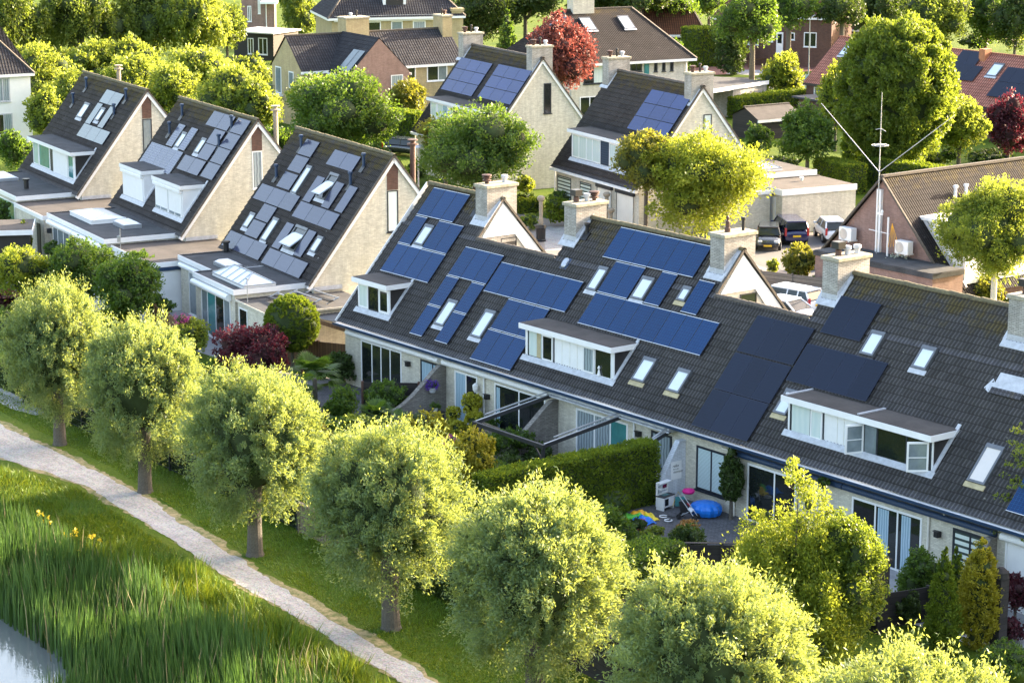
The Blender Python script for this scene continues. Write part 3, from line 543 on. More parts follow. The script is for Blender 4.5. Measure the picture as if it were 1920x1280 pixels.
def rooflight(h, x0, x1, y0, y1, z, kind='dome'):
    m = MB(); m.box(x0, x1, y0, y1, z - .1, z + .12, 1); cx, cy = (x0 + x1) / 2, (y0 + y1) / 2
    if kind == 'dome':
        e = .06; q = .25
        for a, b, c_, d_ in (((x0 + e, y0 + e), (x1 - e, y0 + e), (x1 - q, y0 + q), (x0 + q, y0 + q)), ((x1 - e, y0 + e), (x1 - e, y1 - e), (x1 - q, y1 - q), (x1 - q, y0 + q)), ((x1 - e, y1 - e), (x0 + e, y1 - e), (x0 + q, y1 - q), (x1 - q, y1 - q)), ((x0 + e, y1 - e), (x0 + e, y0 + e), (x0 + q, y0 + q), (x0 + q, y1 - q))):
            m.poly([(*a, z + .14), (*b, z + .14), (*c_, z + .26), (*d_, z + .26)], 0)
        m.poly([(x0 + q, y0 + q, z + .26), (x1 - q, y0 + q, z + .26), (x1 - q, y1 - q, z + .26), (x0 + q, y1 - q, z + .26)], 0)
        return m.build('rooflight', ['dome', 'alu'], h)
    k = min(.95, (x1 - x0) * .25); zz = .62 if kind == 'lantern' else .32; a = [(x0, y0, z + .12), (x1, y0, z + .12), (x1, y1, z + .12), (x0, y1, z + .12)]; r0, r1 = (x0 + k, cy, z + zz), (x1 - k, cy, z + zz)
    m.poly([a[0], a[1], r1, r0], 0); m.poly([a[1], a[2], r1], 0); m.poly([a[2], a[3], r0, r1], 0); m.poly([a[3], a[0], r0], 0)
    o = m.build('rooflight', ['skylight_pane' if kind == 'lantern' else 'dome', 'white_paint'], h); b = MB()
    for p, q in ((a[0], r0), (a[1], r1), (a[2], r1), (a[3], r0), (r0, r1), (a[0], a[1]), (a[1], a[2])): b.obox(Vector(p) + Vector((0, 0, .02)), Vector(q) + Vector((0, 0, .02)), .06, .05)
    if kind == 'lantern':
        for t in (.22, .42, .62, .82):
            x = x0 + (x1 - x0) * t; b.obox((x, y0, z + .14), (min(max(x, r0[0]), r1[0]), cy, z + zz + .02), .05, .05)
    b.build('glazing_bar', 'alu' if kind == 'lantern' else 'dome', o); return o

# left house: pale panels, wide dormer
h1, T = gabled((-55.034, 9.545), -8.647, 12.59, 'leftmost steep gabled house with pale solar panels and one wide dormer', slit='glass_grey')
solar(h1, T, 6.4, 6.47, 2, 1, 1.71, 1.04, 'pv_pale', 'pv_frame_dark'); solar(h1, T, 6.37, 4.77, 1, 1, 1.02, 1.66, 'pv_pale', 'pv_frame_dark'); solar(h1, T, 8.85, 4.79, 1, 1, 1.02, 1.66, 'pv_pale', 'pv_frame_dark'); solar(h1, T, 6.37, 3.74, 3, 1, 1.74, 1.03, 'pv_pale', 'pv_frame_dark')
roof_window(h1, T, 4.15, 5.2, 5.0, 6.18); roof_window(h1, T, 7.55, 8.35, 5.2, 6.2)
for u, s in ((2.45, 7.1), (1.95, 5.75), (10.4, 7.15), (10.1, 5.9)): vent(h1, T, u, s)
d = flat_dormer(h1, 1.9, 10.8, .52, 3.82, 5.72, HB, 3.1, roofmat='felt', over=.35)
win(d, 2.0, 3.2, 3.85, 5.4, .52, [(1, 'curtain_blue')], 'white_paint', sill=False); win(d, 3.3, 5.6, 3.85, 5.4, .52, [(1, 'glass_teal')], 'white_paint', sill=False)
m = MB(); m.box(5.75, 6.35, .49, .52, 3.85, 5.4); m.build('louvre_panel', 'louvre', d)
m = MB(); m.box(6.4, 9.4, .47, .52, 3.85, 5.4); m.build('roller_shutter', 'shutter_white', d); win(d, 9.5, 10.6, 3.85, 5.4, .52, [(1, 'glass_teal')], 'white_paint', sill=False)
fascia_roof(h1, .8, 11.6, -3.75, .3, 3.2, 'felt'); win(h1, 3.0, 10.9, .1, 2.7, -3.64, [(1, 'glass_teal'), (1, 'glass_dark'), (1, 'glass_teal'), (1, 'glass_teal')], 'white_paint', name='glass_front')
m = MB(); m.lathe([(.16, 0), (.16, .55), (.24, .56), (.24, .66)], 12, 0, (8.6, -2.1, 3.2)); m.build('flue', 'black_plastic', h1)
rooflight(h1, 1.8, 4.6, -3.0, -1.4, 3.2, 'dome')
fascia_roof(h1, 11.62, 17.6, -3.9, 2.25, 2.85, 'felt_brown', name='garage', wall='brick_cream')
m = MB(); m.box(16.0, 16.7, -3.82, -3.775, .3, 2.2); m.build('garage_door', 'dark_clad', h1)
m = MB(); m.box(12.62, 12.7, .3, 2.3, 2.84, 3.05); m.build('flashing', 'lead', h1)

# middle house: two shuttered dormers
h2, T = gabled((-37.767, 7.416), -8.647, 12.59, 'middle steep gabled house with grey solar panels and two white shuttered dormers', slit='curtain_grey', slitframe='white_paint')
solar(h2, T, .48, 3.24, 5, 1, 1.09, 1.64, 'pv_cells', 'alu'); solar(h2, T, 2.72, 4.97, 1, 1, 1.03, 1.6, 'pv_cells', 'alu'); solar(h2, T, 4.83, 4.98, 1, 1, 1.03, 1.6, 'pv_cells', 'alu')
for u, s, n in ((6.45, 6.98, 2), (8.13, 5.9, 1), (8.18, 4.85, 1), (6.42, 3.76, 2), (10.32, 7.0, 1), (10.28, 5.94, 1), (10.26, 4.88, 1), (10.24, 3.82, 1)): solar(h2, T, u, s, n, 1, 1.72 if u < 10 else 1.9, 1.05, 'pv_violet', 'pv_frame_dark')
roof_window(h2, T, 4.0, 4.75, 5.05, 6.15); roof_window(h2, T, 7.25, 8.0, 5.1, 6.17)
for u, s in ((2.15, 7.05), (2.0, 5.7), (10.05, 7.25), (10.0, 5.9)): vent(h2, T, u, s)
for u0, u1 in ((1.1, 4.9), (6.9, 11.5)):
    d = flat_dormer(h2, u0, u1, .62, 3.9, 5.95, HB, 3.1, side='white_paint', roofmat='felt', over=.2)
    m = MB(); m.box(u0 + .1, u1 - .1, .56, .62, 4.0, 5.62); m.build('roller_shutter', 'shutter_white', d)
    m = MB(); m.box(u0 + .05, u1 - .05, .40, .618, 5.44, 5.68); m.build('shutter_box', 'white_paint', d, bevel=.05)
    m = MB()
    if u0 > 5:
        for a, b in ((7.1, 7.8), (7.95, 9.0), (9.35, 10.2), (10.35, 11.2)): m.box(a, b, .54, .562, 4.05, 4.2)
        m.box(9.17, 9.22, .545, .561, 4.2, 5.45, 1); m.build('window_strip', ['glass_grey', 'alu'], d)
fascia_roof(h2, 1.1, 11.75, -4.4, .25, 3.2, 'felt'); rooflight(h2, 2.3, 6.3, -3.3, -1.1, 3.25, 'tent'); rooflight(h2, 6.9, 8.8, -2.15, -1.0, 3.25)
cassette(h2, 1.5, 6.3, -4.3, 2.72, 'white_paint', .16); cassette(h2, 6.4, 11.6, -4.3, 2.72, 'white_paint', .16)
win(h2, 1.9, 5.1, .1, 2.5, -4.285, [(.8, 'glass_grey'), (1, 'glass_grey'), (1, 'glass_grey')], 'white_paint', name='sliding_door'); win(h2, 5.4, 6.3, 1.2, 2.5, -4.285, [(1, 'glass_dark')], 'white_paint'); win(h2, 7.2, 10.9, .1, 2.5, -4.285, [(.5, 'glass_dark'), (1, 'glass_dark'), (1, 'glass_dark')], 'white_paint', name='sliding_door')
fascia_roof(h2, 11.77, 18.35, -4.0, 2.2, 2.85, 'felt_brown', name='garage'); m = MB(); m.box(12.0, 15.9, -3.91, -3.875, -.2, 2.5); m.build('garage_door', 'white_paint', h2); m = MB(); m.box(16.1, 18.1, -3.99, -3.875, .0, 2.45); m.box(15.9, 18.34, -4.12, -4.002, 2.4, 2.75, 1); m.build('side_door', ['white_paint', 'navy'], h2)
m = MB(); m.box(18.232, 18.27, -3.75, -2.1, .0, 2.35); m.box(18.232, 18.36, -3.9, -1.9, 2.351, 2.56, 1); m.build('side_panel', ['white_paint', 'navy'], h2)
m = MB(); m.box(12.62, 12.7, .3, 2.3, 2.84, 3.05); m.build('flashing', 'lead', h2)
m = MB(); m.tube([(13.2, -3.9, 2.0), (13.2, -3.9, 4.0)], .025, 6); m.box(12.95, 13.2, -3.93, -3.88, 3.5, 3.6); m.box(12.85, 12.97, -3.97, -3.83, 3.2, 3.55); m.lathe([(.12, 0), (.14, .03), (.02, .05)], 10, 0, (13.2, -3.9, 2.55)); m.build('aerial', 'alu', h2)
for x in (1.55, 10.95):
    m = MB(); m.box(x - .1, x + .1, -4.55, -4.3, 2.0, 2.3); m.build('wall_lamp', 'grey_metal', h2)

# right house: violet panels, many roof windows, lantern on the extension
h3, T = gabled((-20.76, 5.436), -8.647, 12.59, 'steep gabled house with violet panels and tilted open roof windows beside the terrace', slit='curtain_white')
for u, s, n, k in ((2.26, 6.74, 1, 1), (2.26, 5.66, 1, 1), (2.25, 4.54, 1, 1), (.42, 3.42, 3, 1), (2.22, 2.36, 1, 1), (2.18, 1.29, 1, 1), (.3, .2, 3, 1)): solar(h3, T, u, s, n, k, 1.79, 1.04, 'pv_violet', 'pv_frame_dark')
solar(h3, T, 6.27, 6.65, 2, 1, 1.68, 1.0, 'pv_violet', 'pv_frame_dark'); solar(h3, T, 6.22, 3.22, 3, 1, 1.70, 1.02, 'pv_violet', 'pv_frame_dark'); solar(h3, T, 6.15, .15, 3, 1, 1.72, 1.0, 'pv_violet', 'pv_frame_dark')
for u, s in ((6.24, 4.26), (8.72, 4.28), (10.4, 4.3), (6.17, 1.2), (9.08, 1.24)): solar(h3, T, u, s, 1, 1, 1.0, 1.65, 'pv_violet', 'pv_frame_dark')
roof_window(h3, T, 4.32, 5.02, 4.5, 6.3); roof_window(h3, T, 7.42, 8.6, 4.7, 6.32, open_=.8); roof_window(h3, T, 1.28, 2.02, 1.68, 2.65); roof_window(h3, T, 4.34, 5.12, 1.36, 2.84); roof_window(h3, T, 7.4, 8.95, 1.42, 2.9, open_=.8); roof_window(h3, T, 10.48, 11.2, 1.78, 2.75)
for u, s in ((2.1, 7.1), (1.42, 5.0), (10.4, 7.1), (10.25, 5.9)): vent(h3, T, u, s)
m = MB(); m.lathe([(.16, 0), (.16, .5), (.24, .51), (.24, .6)], 12, 0, (1.6, -.2, 3.2)); m.build('flue', 'black_plastic', h3)
fascia_roof(h3, 1.2, 6.5, -2.95, .25, 3.2, 'felt', name='extension'); fascia_roof(h3, 6.3, 12.15, -4.05, .25, 3.22, 'felt', name='conservatory')
rooflight(h3, 4.7, 6.45, -2.2, -1.2, 3.22); rooflight(h3, 7.6, 12.0, -3.4, -1.6, 3.2, 'lantern')
cassette(h3, 1.6, 6.2, -2.85, 2.72, 'white_paint', .14); cassette(h3, 6.5, 11.6, -3.95, 2.72, 'white_paint', .17)
win(h3, 2.6, 5.9, .1, 2.5, -2.835, [(1, 'glass_grey'), (1, 'glass_grey')], 'white_paint', name='sliding_door'); win(h3, 7.3, 11.4, .1, 2.5, -3.935, [(.7, 'glass_grey'), (1, 'glass_teal'), (1, 'glass_dark'), (.7, 'glass_grey')], 'white_paint', name='sliding_door')
fascia_roof(h3, 12.17, 16.6, -4.0, 1.9, 2.75, 'felt', name='garage', fasc='brick_cream', fh=.1); win(h3, 12.5, 13.6, .0, 2.4, -3.885, [(1, 'glass_dark')], 'white_paint', name='side_door')
for y in (-2.4, -1.4, -.4):
    m = MB(); m.obox((12.9, y, 2.86), (15.9, y + .2, 2.95), .28, .05, 0); m.obox((12.9, y + .45, 3.02), (15.9, y + .65, 3.06), .06, .05, 1); m.obox((13.0, y - .1, 2.8), (13.0, y + .6, 3.1), .05, .05, 1); m.obox((15.8, y, 2.8), (15.8, y + .7, 3.1), .05, .05, 1); m.build('solar_collector', ['black_plastic', 'alu'], h3)
m = MB(); m.box(12.62, 12.7, .3, 1.9, 2.84, 3.05); m.build('flashing', 'lead', h3)
m = MB(); m.tube([(13.2, -3.7, 2.6), (13.2, -3.7, 4.0)], .025, 6); m.box(13.1, 13.4, -3.75, -3.65, 3.95, 4.0); m.build('aerial', 'alu', h3)
for h, u in ((h1, 3.5), (h2, 12.3), (h3, 12.3)):     # flues that stand behind the ridge
    m = MB(); m.lathe([(.15, 0), (.15, 2.1), (.30, 2.12), (.30, 2.2), (.12, 2.22), (.12, 2.34), (.28, 2.36), (.28, 2.42)], 12, 0, (u, 6.3, 8.0)); m.build('chimney', 'rust_metal' if h is h3 else 'bark_pale', h)

# two houses across the lane
h4, T = gabled((-55.2, 42.9), -10.5, 12.3, 'gabled house with two blocks of nine blue panels and a long white dormer', stripe=False, slit='glass_dark', mossy='ridge_mat')
solar(h4, T, .45, 3.95, 3, 3, 1.82, 1.01, 'pv_far', 'pv_frame_dark'); solar(h4, T, 6.85, 4.03, 3, 3, 1.82, 1.01, 'pv_far', 'pv_frame_dark')
d = flat_dormer(h4, 2.1, 12.0, .65, 4.0, 6.0, HB, 3.1, roofmat='felt_brown', over=.3)
for a, b, p in ((2.2, 3.2, 'curtain_white'), (3.4, 6.1, None), (7.1, 9.0, None), (9.1, 11.8, None)):
    win(d, a, b, 4.05, 5.65, .65, [(1, p)] if p else [(1, 'curtain_white'), (1, 'curtain_blue'), (1, 'curtain_white')], 'white_paint', sill=False)
m = MB(); m.box(6.2, 7.0, .62, .65, 4.05, 5.65); m.build('louvre_panel', 'louvre', d)
h5, T = gabled((-34.0, 40.0), -10.5, 11.85, 'gabled house with one block of nine blue panels and dormer with navy boards', stripe=False, slit='curtain_white', mossy='ridge_mat')
solar(h5, T, 6.45, 4.07, 3, 3, 1.72, 1.08, 'pv_far', 'pv_frame_dark')
d = flat_dormer(h5, 1.8, 11.6, .65, 4.0, 6.0, HB, 3.1, roofmat='felt_brown', over=.3)
win(d, 1.95, 5.95, 4.05, 5.65, .65, [(.8, 'curtain_white'), (1, 'curtain_white'), (.8, 'curtain_white'), (1, 'curtain_white')], 'white_paint', sill=False); win(d, 7.15, 11.4, 4.05, 5.65, .65, [(1, 'curtain_white'), (1, 'curtain_blue'), (1, 'curtain_white'), (1, 'curtain_blue')], 'white_paint', sill=False)
m = MB(); m.box(6.0, 7.1, .61, .65, 4.05, 5.65); m.build('cladding', 'navy_clad', d)
for a, b, pn, fr in ((.4, 2.4, 'blind_band', 'dark_frame'), (3.7, 5.3, 'blind_band', 'dark_frame')): win(h5, a, b, .6, 2.6, .30, [(1, pn)], fr)
for a, b, z0 in ((6.3, 8.3, .3), (9.0, 11.3, .1)):
    m = MB(); m.box(a, b, .20, .297, z0, 2.6, 0); m.box(a - .05, b + .05, .08, .298, 2.6, 2.85, 1); m.box(a, a + .05, .18, .2, z0, 2.6, 1); m.box(b - .05, b, .18, .2, z0, 2.6, 1); m.build('roller_shutter', ['cream_paint', 'dark_frame'], h5)
for h, W in ((h4, 12.3), (h5, 11.85)):
    for a, b in ((-.3, .6), (W - .95, W - .05)):
        chimney(h, a, b, 4.2, 5.9, 7.6, 10.6, [('disc', a + .35, 4.6), ('pipe', a + .45, 5.1), ('stub', a + .5, 5.5)]); f = MB(T); s = 4.2 / math.cos(HB); f.box(a - .1, b + .1, s - .25, s, .05, .08); f.box(b, b + .12, s, s + 1.1, .05, .08); f.build('flashing', 'lead', h)
    m = MB(); m.box(-.1, W + .1, -.1, .02, 2.92, 3.1); m.box(-.1, W, .02, .3, 2.92, 2.95); m.build('fascia', 'white_paint', h); downpipe(h, .1, .3, 0, 2.9, 'white_paint')
# flat roofed garages beside the second of them
gar = thing('garage', 'pale brick flat roofed garage block with a white edge board behind the parked cars', 'garage', (-34.0, 40.0, 0), R(-10.5))
fascia_roof(gar, 10.85, 15.45, 9.1, 15.1, 3.0, 'felt_brown', name='garage', fh=.4); fascia_roof(gar, 2.6, 10.8, 9.2, 15.0, 3.35, 'felt_brown', name='rear_room', fh=.35)
m = MB(); m.box(11.4, 14.6, 9.18, 9.215, .1, 2.4); m.build('garage_door', 'shutter_white', gar); rooflight(gar, 6.2, 9.8, 10.2, 12.8, 3.35, 'lantern')
m = MB(); m.lathe([(.1, 0), (.1, .15), (.16, .16), (.16, .22)], 10, 0, (12.5, 12.6, 3.0)); m.build('roof_vent', 'white_paint', gar)
fascia_roof(h5, 11.0, 14.5, 5.2, 8.9, 2.9, 'felt_brown', name='lean_to')
# ------------------------------------------------------------------ other buildings, each from its front eaves line
def block(name, label, A, B, ez, depth, rise, roofmat, wallmat, wins=(), hip=(0, 0), over=.35, trim='white_paint', group=None, ext=(0, 0), ridgemat='ridge_mat'):
    a = G(*A, ez) if len(A) == 2 else np.array(A); b = G(*B, ez) if len(B) == 2 else np.array(B)
    d = (b - a)[:2]; L0 = float(np.hypot(*d)); th = math.atan2(d[1], d[0]); L = L0 + ext[0] + ext[1]
    o0 = a[:2] - d / L0 * ext[0]
    h = thing(name, label, 'garage' if name == 'garage' else 'house', (o0[0], o0[1], 0), th, group); hd = depth / 2; rz = ez + rise
    m = MB()
    if hip[0] or hip[1] or rise == 0: m.box(0, L, .02, depth, -.3, ez - .02)
    else: m.prism([(.02, -.3), (.02, ez - .02), (hd, rz - .15), (depth, ez - .02), (depth, -.3)], 0, L, 'x')
    m.build('wall', wallmat, h)
    if rise:
        sl = rise / hd; lo = ez - over * sl; s = math.hypot(hd + over, rise + over * sl); r = MB(); hl, hr = hip; e = .12
        F = [(-over if hl else -e, -over, lo), (L + over if hr else L + e, -over, lo), (L - hr + (0 if hr else e), hd, rz), (hl - (0 if hl else e), hd, rz)]
        Bk = [(F[1][0], depth + over, lo), (F[0][0], depth + over, lo), F[3], F[2]]
        r.poly(F, 0, [(F[0][0], 0), (F[1][0], 0), (F[2][0], s), (F[3][0], s)]); r.poly(Bk, 0, [(F[1][0], 0), (F[0][0], 0), (F[3][0], s), (F[2][0], s)])
        if hl: r.poly([Bk[1], F[0], F[3]], 0, [(depth, 0), (0, 0), (hd, s)])
        if hr: r.poly([F[1], Bk[0], F[2]], 0, [(0, 0), (depth, 0), (hd, s)])
        ro = r.build('roof', roofmat, h)
        sf = MB(); sf.box(F[0][0], F[1][0], -over - .02, -over + .1, lo - .24, lo - .01)
        if hl: sf.box(-over - .02, -over + .1, -over + .101, depth + over, lo - .24, lo - .01)
        if hr: sf.box(L + over - .1, L + over + .02, -over + .101, depth + over, lo - .24, lo - .01)
        sf.box(.01, L - .01, -over + .1, .015, lo - .20, lo - .17); sf.build('fascia', trim, h)
        c = MB(); c.obox(F[3], F[2], .22, .14)
        if hl: c.obox(F[0], F[3], .2, .12)
        if hr: c.obox(F[1], F[2], .2, .12)
        c.build('ridge_cap', ridgemat, h)
    for w in wins:
        x0, x1, z0, z1, pn, fr = w[:6]; win(h, x0 * L, x1 * L, z0, z1, .02, pn, fr, fw=.1)
    h['_L'] = L; return h, L
W2 = [(1, 'glass_dark'), (1, 'glass_dark')]; W1 = [(1, 'glass_dark')]; WC = [(1, 'curtain_grey')]
# yellow brick house with the brick cross wing
hA, L = block('brick_house', 'yellow brick house with dark tiled roof and a red brick cross wing', (565, 130), (868, 112), 5.2, 6.2, 2.7, 'tile_grey', 'brick_yellow', [(.60, .70, 3.4, 5.0, W2, 'white_paint'), (.77, .90, 3.4, 5.0, [(1.3, 'glass_dark'), (1, 'glass_grey')], 'white_paint')], over=.25)
m = MB(); x0, x1, P = 2.7, 8.5, 4.2
m.prism([(x0, -.3), (x0, 5.0), ((x0 + x1) / 2, 7.95), (x1, 5.0), (x1, -.3)], -P, 0.0, 'y'); m.build('wing_wall', 'brick_pinkish', hA)
m = MB(); c = (x0 + x1) / 2; k = math.hypot((x1 - x0) / 2, 2.95)
m.poly([(x0 - .2, -P - .02, 4.85), (x0 - .2, .6, 4.85), (c, 3.1, 8.05), (c, -P - .02, 8.05)][::-1], 0, [(P, k), (-3, k), (0, 0), (P, 0)]); m.poly([(x1 + .2, -P - .02, 4.85), (c, -P - .02, 8.05), (c, 3.1, 8.05), (x1 + .2, .6, 4.85)][::-1], 0, [(0, 0), (-3, k), (P, k), (P, 0)]); m.build('wing_roof', 'tile_grey', hA)
TW = Matrix(((0, -.66, -.75, 0), (1, 0, 0, 0), (0, .75, -.66, 0), (0, 0, 0, 1)))
for i, yy in enumerate((-P + .3, -P + 1.45)):
    m = MB(); q = lambda y, t, o: (x0 - .2 + (c - x0 + .2) * t - o * .72, y, 4.85 + 3.2 * t + o * .66)
    m.poly([q(yy, .08, .1), q(yy, .62, .1), q(yy + 1.05, .62, .1), q(yy + 1.05, .08, .1)], 0, [(0, 0), (0, 2.2), (1, 2.2), (1, 0)]); m.poly([q(yy, .08, .04), q(yy + 1.05, .08, .04), q(yy + 1.05, .62, .04), q(yy, .62, .04)], 1); m.build('solar_panel', ['pv_pale', 'pv_frame_dark'], hA)
win(hA, x0 + 4.0, x0 + 5.2, 3.1, 4.7, -P, WC, 'white_paint'); 
for y in (-1.3, -2.9): m = MB(); m.box(x0 - .05, x0 - .002, y - .55, y + .55, 3.5, 4.7, 0); m.box(x0 - .06, x0 - .05, y - .48, y - .02, 3.57, 4.63, 1); m.box(x0 - .06, x0 - .05, y + .03, y + .48, 3.57, 4.63, 1); m.build('side_window', ['white_paint', 'glass_grey'], hA)
m = MB(); m.box(-.05, -.002, 1.6, 2.6, 3.3, 4.8, 0); m.box(-.06, -.05, 1.7, 2.5, 3.4, 4.7, 1); m.build('side_window', ['white_paint', 'glass_grey'], hA); m = MB(); m.box(-.05, -.002, 4.2, 5.4, 2.6, 5.0, 0); m.box(-.06, -.05, 4.3, 5.3, 2.7, 4.9, 1); m.build('side_window', ['white_paint', 'glass_grey'], hA)
m = MB(); m.box(-.9, -.003, 3.9, 5.7, 2.4, 2.55); m.box(-.9, -.85, 3.9, 5.7, 3.4, 3.45, 1)
for k in range(7): m.box(-.9, -.87, 3.9 + k * .29, 3.93 + k * .29, 2.56, 3.4, 1)
m.build('balcony', ['white_paint', 'dark_frame'], hA)
m = MB(); m.box(x0 - .3, x0 - .2, -P, 0, 4.6, 4.8); m.box(x1 + .2, x1 + .28, -P, 0, 4.6, 4.8); m.build('gutter', 'white_paint', hA)
chimney(hA, 5.6, 7.9, 2.3, 4.0, 6.5, 9.3, [('stub', 6.4, 3.0), ('pipe', 7.1, 3.2)], 'brick_yellow'); chimney(hA, L - .9, L + .1, 2.2, 4.0, 6.5, 9.1, [('disc', L - .4, 2.8), ('pipe', L - .4, 3.3)], 'brick_yellow')
# tall villa at the top edge
hV, L = block('villa', 'tall yellow villa with white cornice and dark roof cut by the top edge', (622, 26), (862, 21), 7.2, 10, 4.5, 'tile_grey', 'brick_yellow', [(.27, .38, 4.9, 6.3, W1, 'white_paint'), (.46, .55, 4.9, 6.3, [(1, 'glass_grey')], 'white_paint'), (.63, .73, 4.9, 6.3, WC, 'white_paint'), (.81, .90, 4.9, 6.3, WC, 'white_paint')], hip=(4, 4), over=.5)
m = MB(); m.box(.2, L - .9, -.3, .018, 6.35, 6.95); m.build('cornice', 'white_paint', hV); m = MB(); m.box(L - .9, L + .3, -.25, .9, -.3, 7.2); m.box(L - 1.0, L + .4, -.35, 1.0, 7.2, 7.5); m.build('chimney', 'brick_yellow', hV)
m = MB(); cx = L * .5; m.box(cx - 1.2, cx + 1.2, .8, 2.5, 7.2, 9.6, 0); m.box(cx - .9, cx + .9, .75, .8, 7.45, 9.4, 1); m.build('dormer', ['white_paint', 'dark_clad'], hV)
# hipped house behind the red maple
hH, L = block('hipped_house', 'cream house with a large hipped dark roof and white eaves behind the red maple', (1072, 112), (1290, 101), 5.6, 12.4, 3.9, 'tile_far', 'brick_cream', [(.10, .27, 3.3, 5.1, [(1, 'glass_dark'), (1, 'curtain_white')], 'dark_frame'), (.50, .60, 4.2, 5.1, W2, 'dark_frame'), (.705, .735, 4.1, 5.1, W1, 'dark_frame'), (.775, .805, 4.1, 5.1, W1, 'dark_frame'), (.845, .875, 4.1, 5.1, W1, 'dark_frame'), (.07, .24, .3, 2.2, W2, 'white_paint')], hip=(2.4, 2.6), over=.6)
def onroof(L, depth, ez, rise, over): return RM(math.atan2(rise, depth / 2), ez)
TH = RM(math.atan2(3.9, 6.2), 5.6)
for x in (3.2, 7.2): roof_window(hH, TH, x, x + 1.15, 4.0, 5.9)
chimney(hH, 3.0, 5.2, 5.6, 6.8, 8.8, 10.7, [('stub', 3.8, 6.2)], 'brick_cream')
m = MB(); m.box(8.0 - .05, L * .62, -.05, .018, 2.9, 5.0, 0); m.build('bay', 'glass_teal', hH)
m = MB(); m.tube([(L - .25, -.1, 0), (L - .25, -.1, 5.2)], .07, 6); m.build('downpipe', 'white_paint', hH)
for yy in (3.2, 4.4, 5.6, 6.8):
    for zz in (.1, .5):
        m = MB(); q = lambda y, t: (2.4 * t - .6 * (1 - t) - .12, -.6 + (13.6) * 0 + y + (6.8 - y) * t * .55, 5.25 + 4.25 * t + .12)
        m.poly([q(yy, zz), q(yy, zz + .36), q(yy + 1.1, zz + .36), q(yy + 1.1, zz)], 0, [(0, 0), (0, 1), (1, 1), (1, 0)]); m.build('solar_panel', ['pv_violet'], hH)
# red tiled house, right
hR, L = block('red_roofed_house', 'long house with red tiled roof, black solar panels and orange chimney at upper right', (1512, 149), (1640, 166), 3.0, 8.4, 3.75, 'tile_red', 'brick_brown', [(.03, .09, .2, 2.4, [(1, 'glass_grey'), (1, 'wood_brown')], 'white_paint')], over=.3, trim='grey_metal', ext=(0, 26), ridgemat='tile_red')
TR = RM(math.atan2(3.75, 4.2), 3.0)
def rfr(px, py):     # where a sight line meets the red roof, local (along, up)
    Mi = hR.matrix_basis.inverted() if False else (Matrix.Translation(hR.location) @ Matrix.Rotation(hR.rotation_euler.z, 4, 'Z') @ TR).inverted()
    o = Mi @ Vector(CAM); d = Mi.to_3x3() @ Vector(ray(px, py)); t = -o.z / d.z; p = o + d * t; return p.x, p.y
def rquad(pxs): P = [rfr(*p) for p in pxs]; return min(p[0] for p in P), max(p[0] for p in P), min(p[1] for p in P), max(p[1] for p in P)
for (px, py, n, k) in ((1800, 128, 2, 1), (1782, 175, 3, 2), (1905, 150, 4, 3)):
    u, s = rfr(px, py)
    s1 = {0: 0}.get(0)
u, s = rfr(1825, 97); solar(hR, TR, u - 1.1, s - 1.75, 2, 1, 1.3, 1.7, 'pv_black', 'pv_frame_dark'); u, s = rfr(1800, 120); solar(hR, TR, u - .8, s - 1.9, 3, 1, 1.25, 1.8, 'pv_black', 'pv_frame_dark')
u, s = rfr(1925, 112); solar(hR, TR, u - 1.2, .7, 4, 2, 1.25, 1.75, 'pv_black', 'pv_frame_dark')
for px, py in ((1585, 100), (1863, 138)): u, s = rfr(px, py); roof_window(hR, TR, u - .6, u + .6, s - .4, s + 1.1)
u, s = rfr(1846, 108); p = TR @ Vector((u, s, 0)); m = MB(); m.box(p.x - .35, p.x + .35, p.y - .35, p.y + .5, p.z - .5, p.z + .75); m.build('chimney', 'terracotta', hR)
# brick bungalow with the radio masts
bg_ = thing('brick_bungalow', 'red brick gabled bungalow with dark tiled roof behind the terrace at right', 'house', (1.35, 36.4, 0), R(0))
m = MB(); m.prism([(-4.2, -.3), (-4.2, 2.55), (0, 6.95), (4.2, 2.55), (4.2, -.3)], 0, 30, 'y'); m.build('wall', 'brick_pinkish', bg_)
bt = math.atan2(4.4, 4.2); m = MB(); sx = math.hypot(5.6, 5.6 * 4.4 / 4.2)
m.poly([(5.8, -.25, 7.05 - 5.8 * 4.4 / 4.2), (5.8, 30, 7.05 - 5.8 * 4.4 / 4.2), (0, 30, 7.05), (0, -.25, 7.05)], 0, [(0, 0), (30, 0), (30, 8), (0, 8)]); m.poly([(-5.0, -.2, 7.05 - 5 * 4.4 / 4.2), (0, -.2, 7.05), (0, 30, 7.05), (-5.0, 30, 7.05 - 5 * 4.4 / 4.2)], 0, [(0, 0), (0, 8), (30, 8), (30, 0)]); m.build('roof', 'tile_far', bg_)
m = MB(); m.obox((0, -.25, 7.1), (0, 30, 7.1), .24, .14); m.obox((0, -.25, 7.03), (5.8, -.25, 1.0), .12, .12); m.obox((0, -.25, 7.03), (-5.0, -.25, 1.8), .12, .12); m.build('ridge_cap', 'ridge_mat', bg_)
m = MB(); m.prism([(5.4, 1.5), (5.4, 4.75), (2.3, 4.75)], 1.0, 6, 'y'); m.box(1.9, 5.6, .8, 6.2, 4.76, 4.95); m.build('dormer', 'white_paint', bg_); m = MB(); m.obox((5.6, .92, 1.35), (2.2, .92, 4.9), .1, .2); m.build('flashing', 'lead', bg_)
for y in (4.4, 5.3):
    m = MB(); m.lathe([(.10, 0), (.10, .55), (.16, .57), (.16, .68), (.1, .72)], 12, 0, (1.4, y, 5.6)); m.build('vent_pipe', 'lead', bg_)
m = MB(); m.box(-.42, -.08, -.2, -.003, 2.5, 6.3); m.build('duct', 'white_paint', bg_)
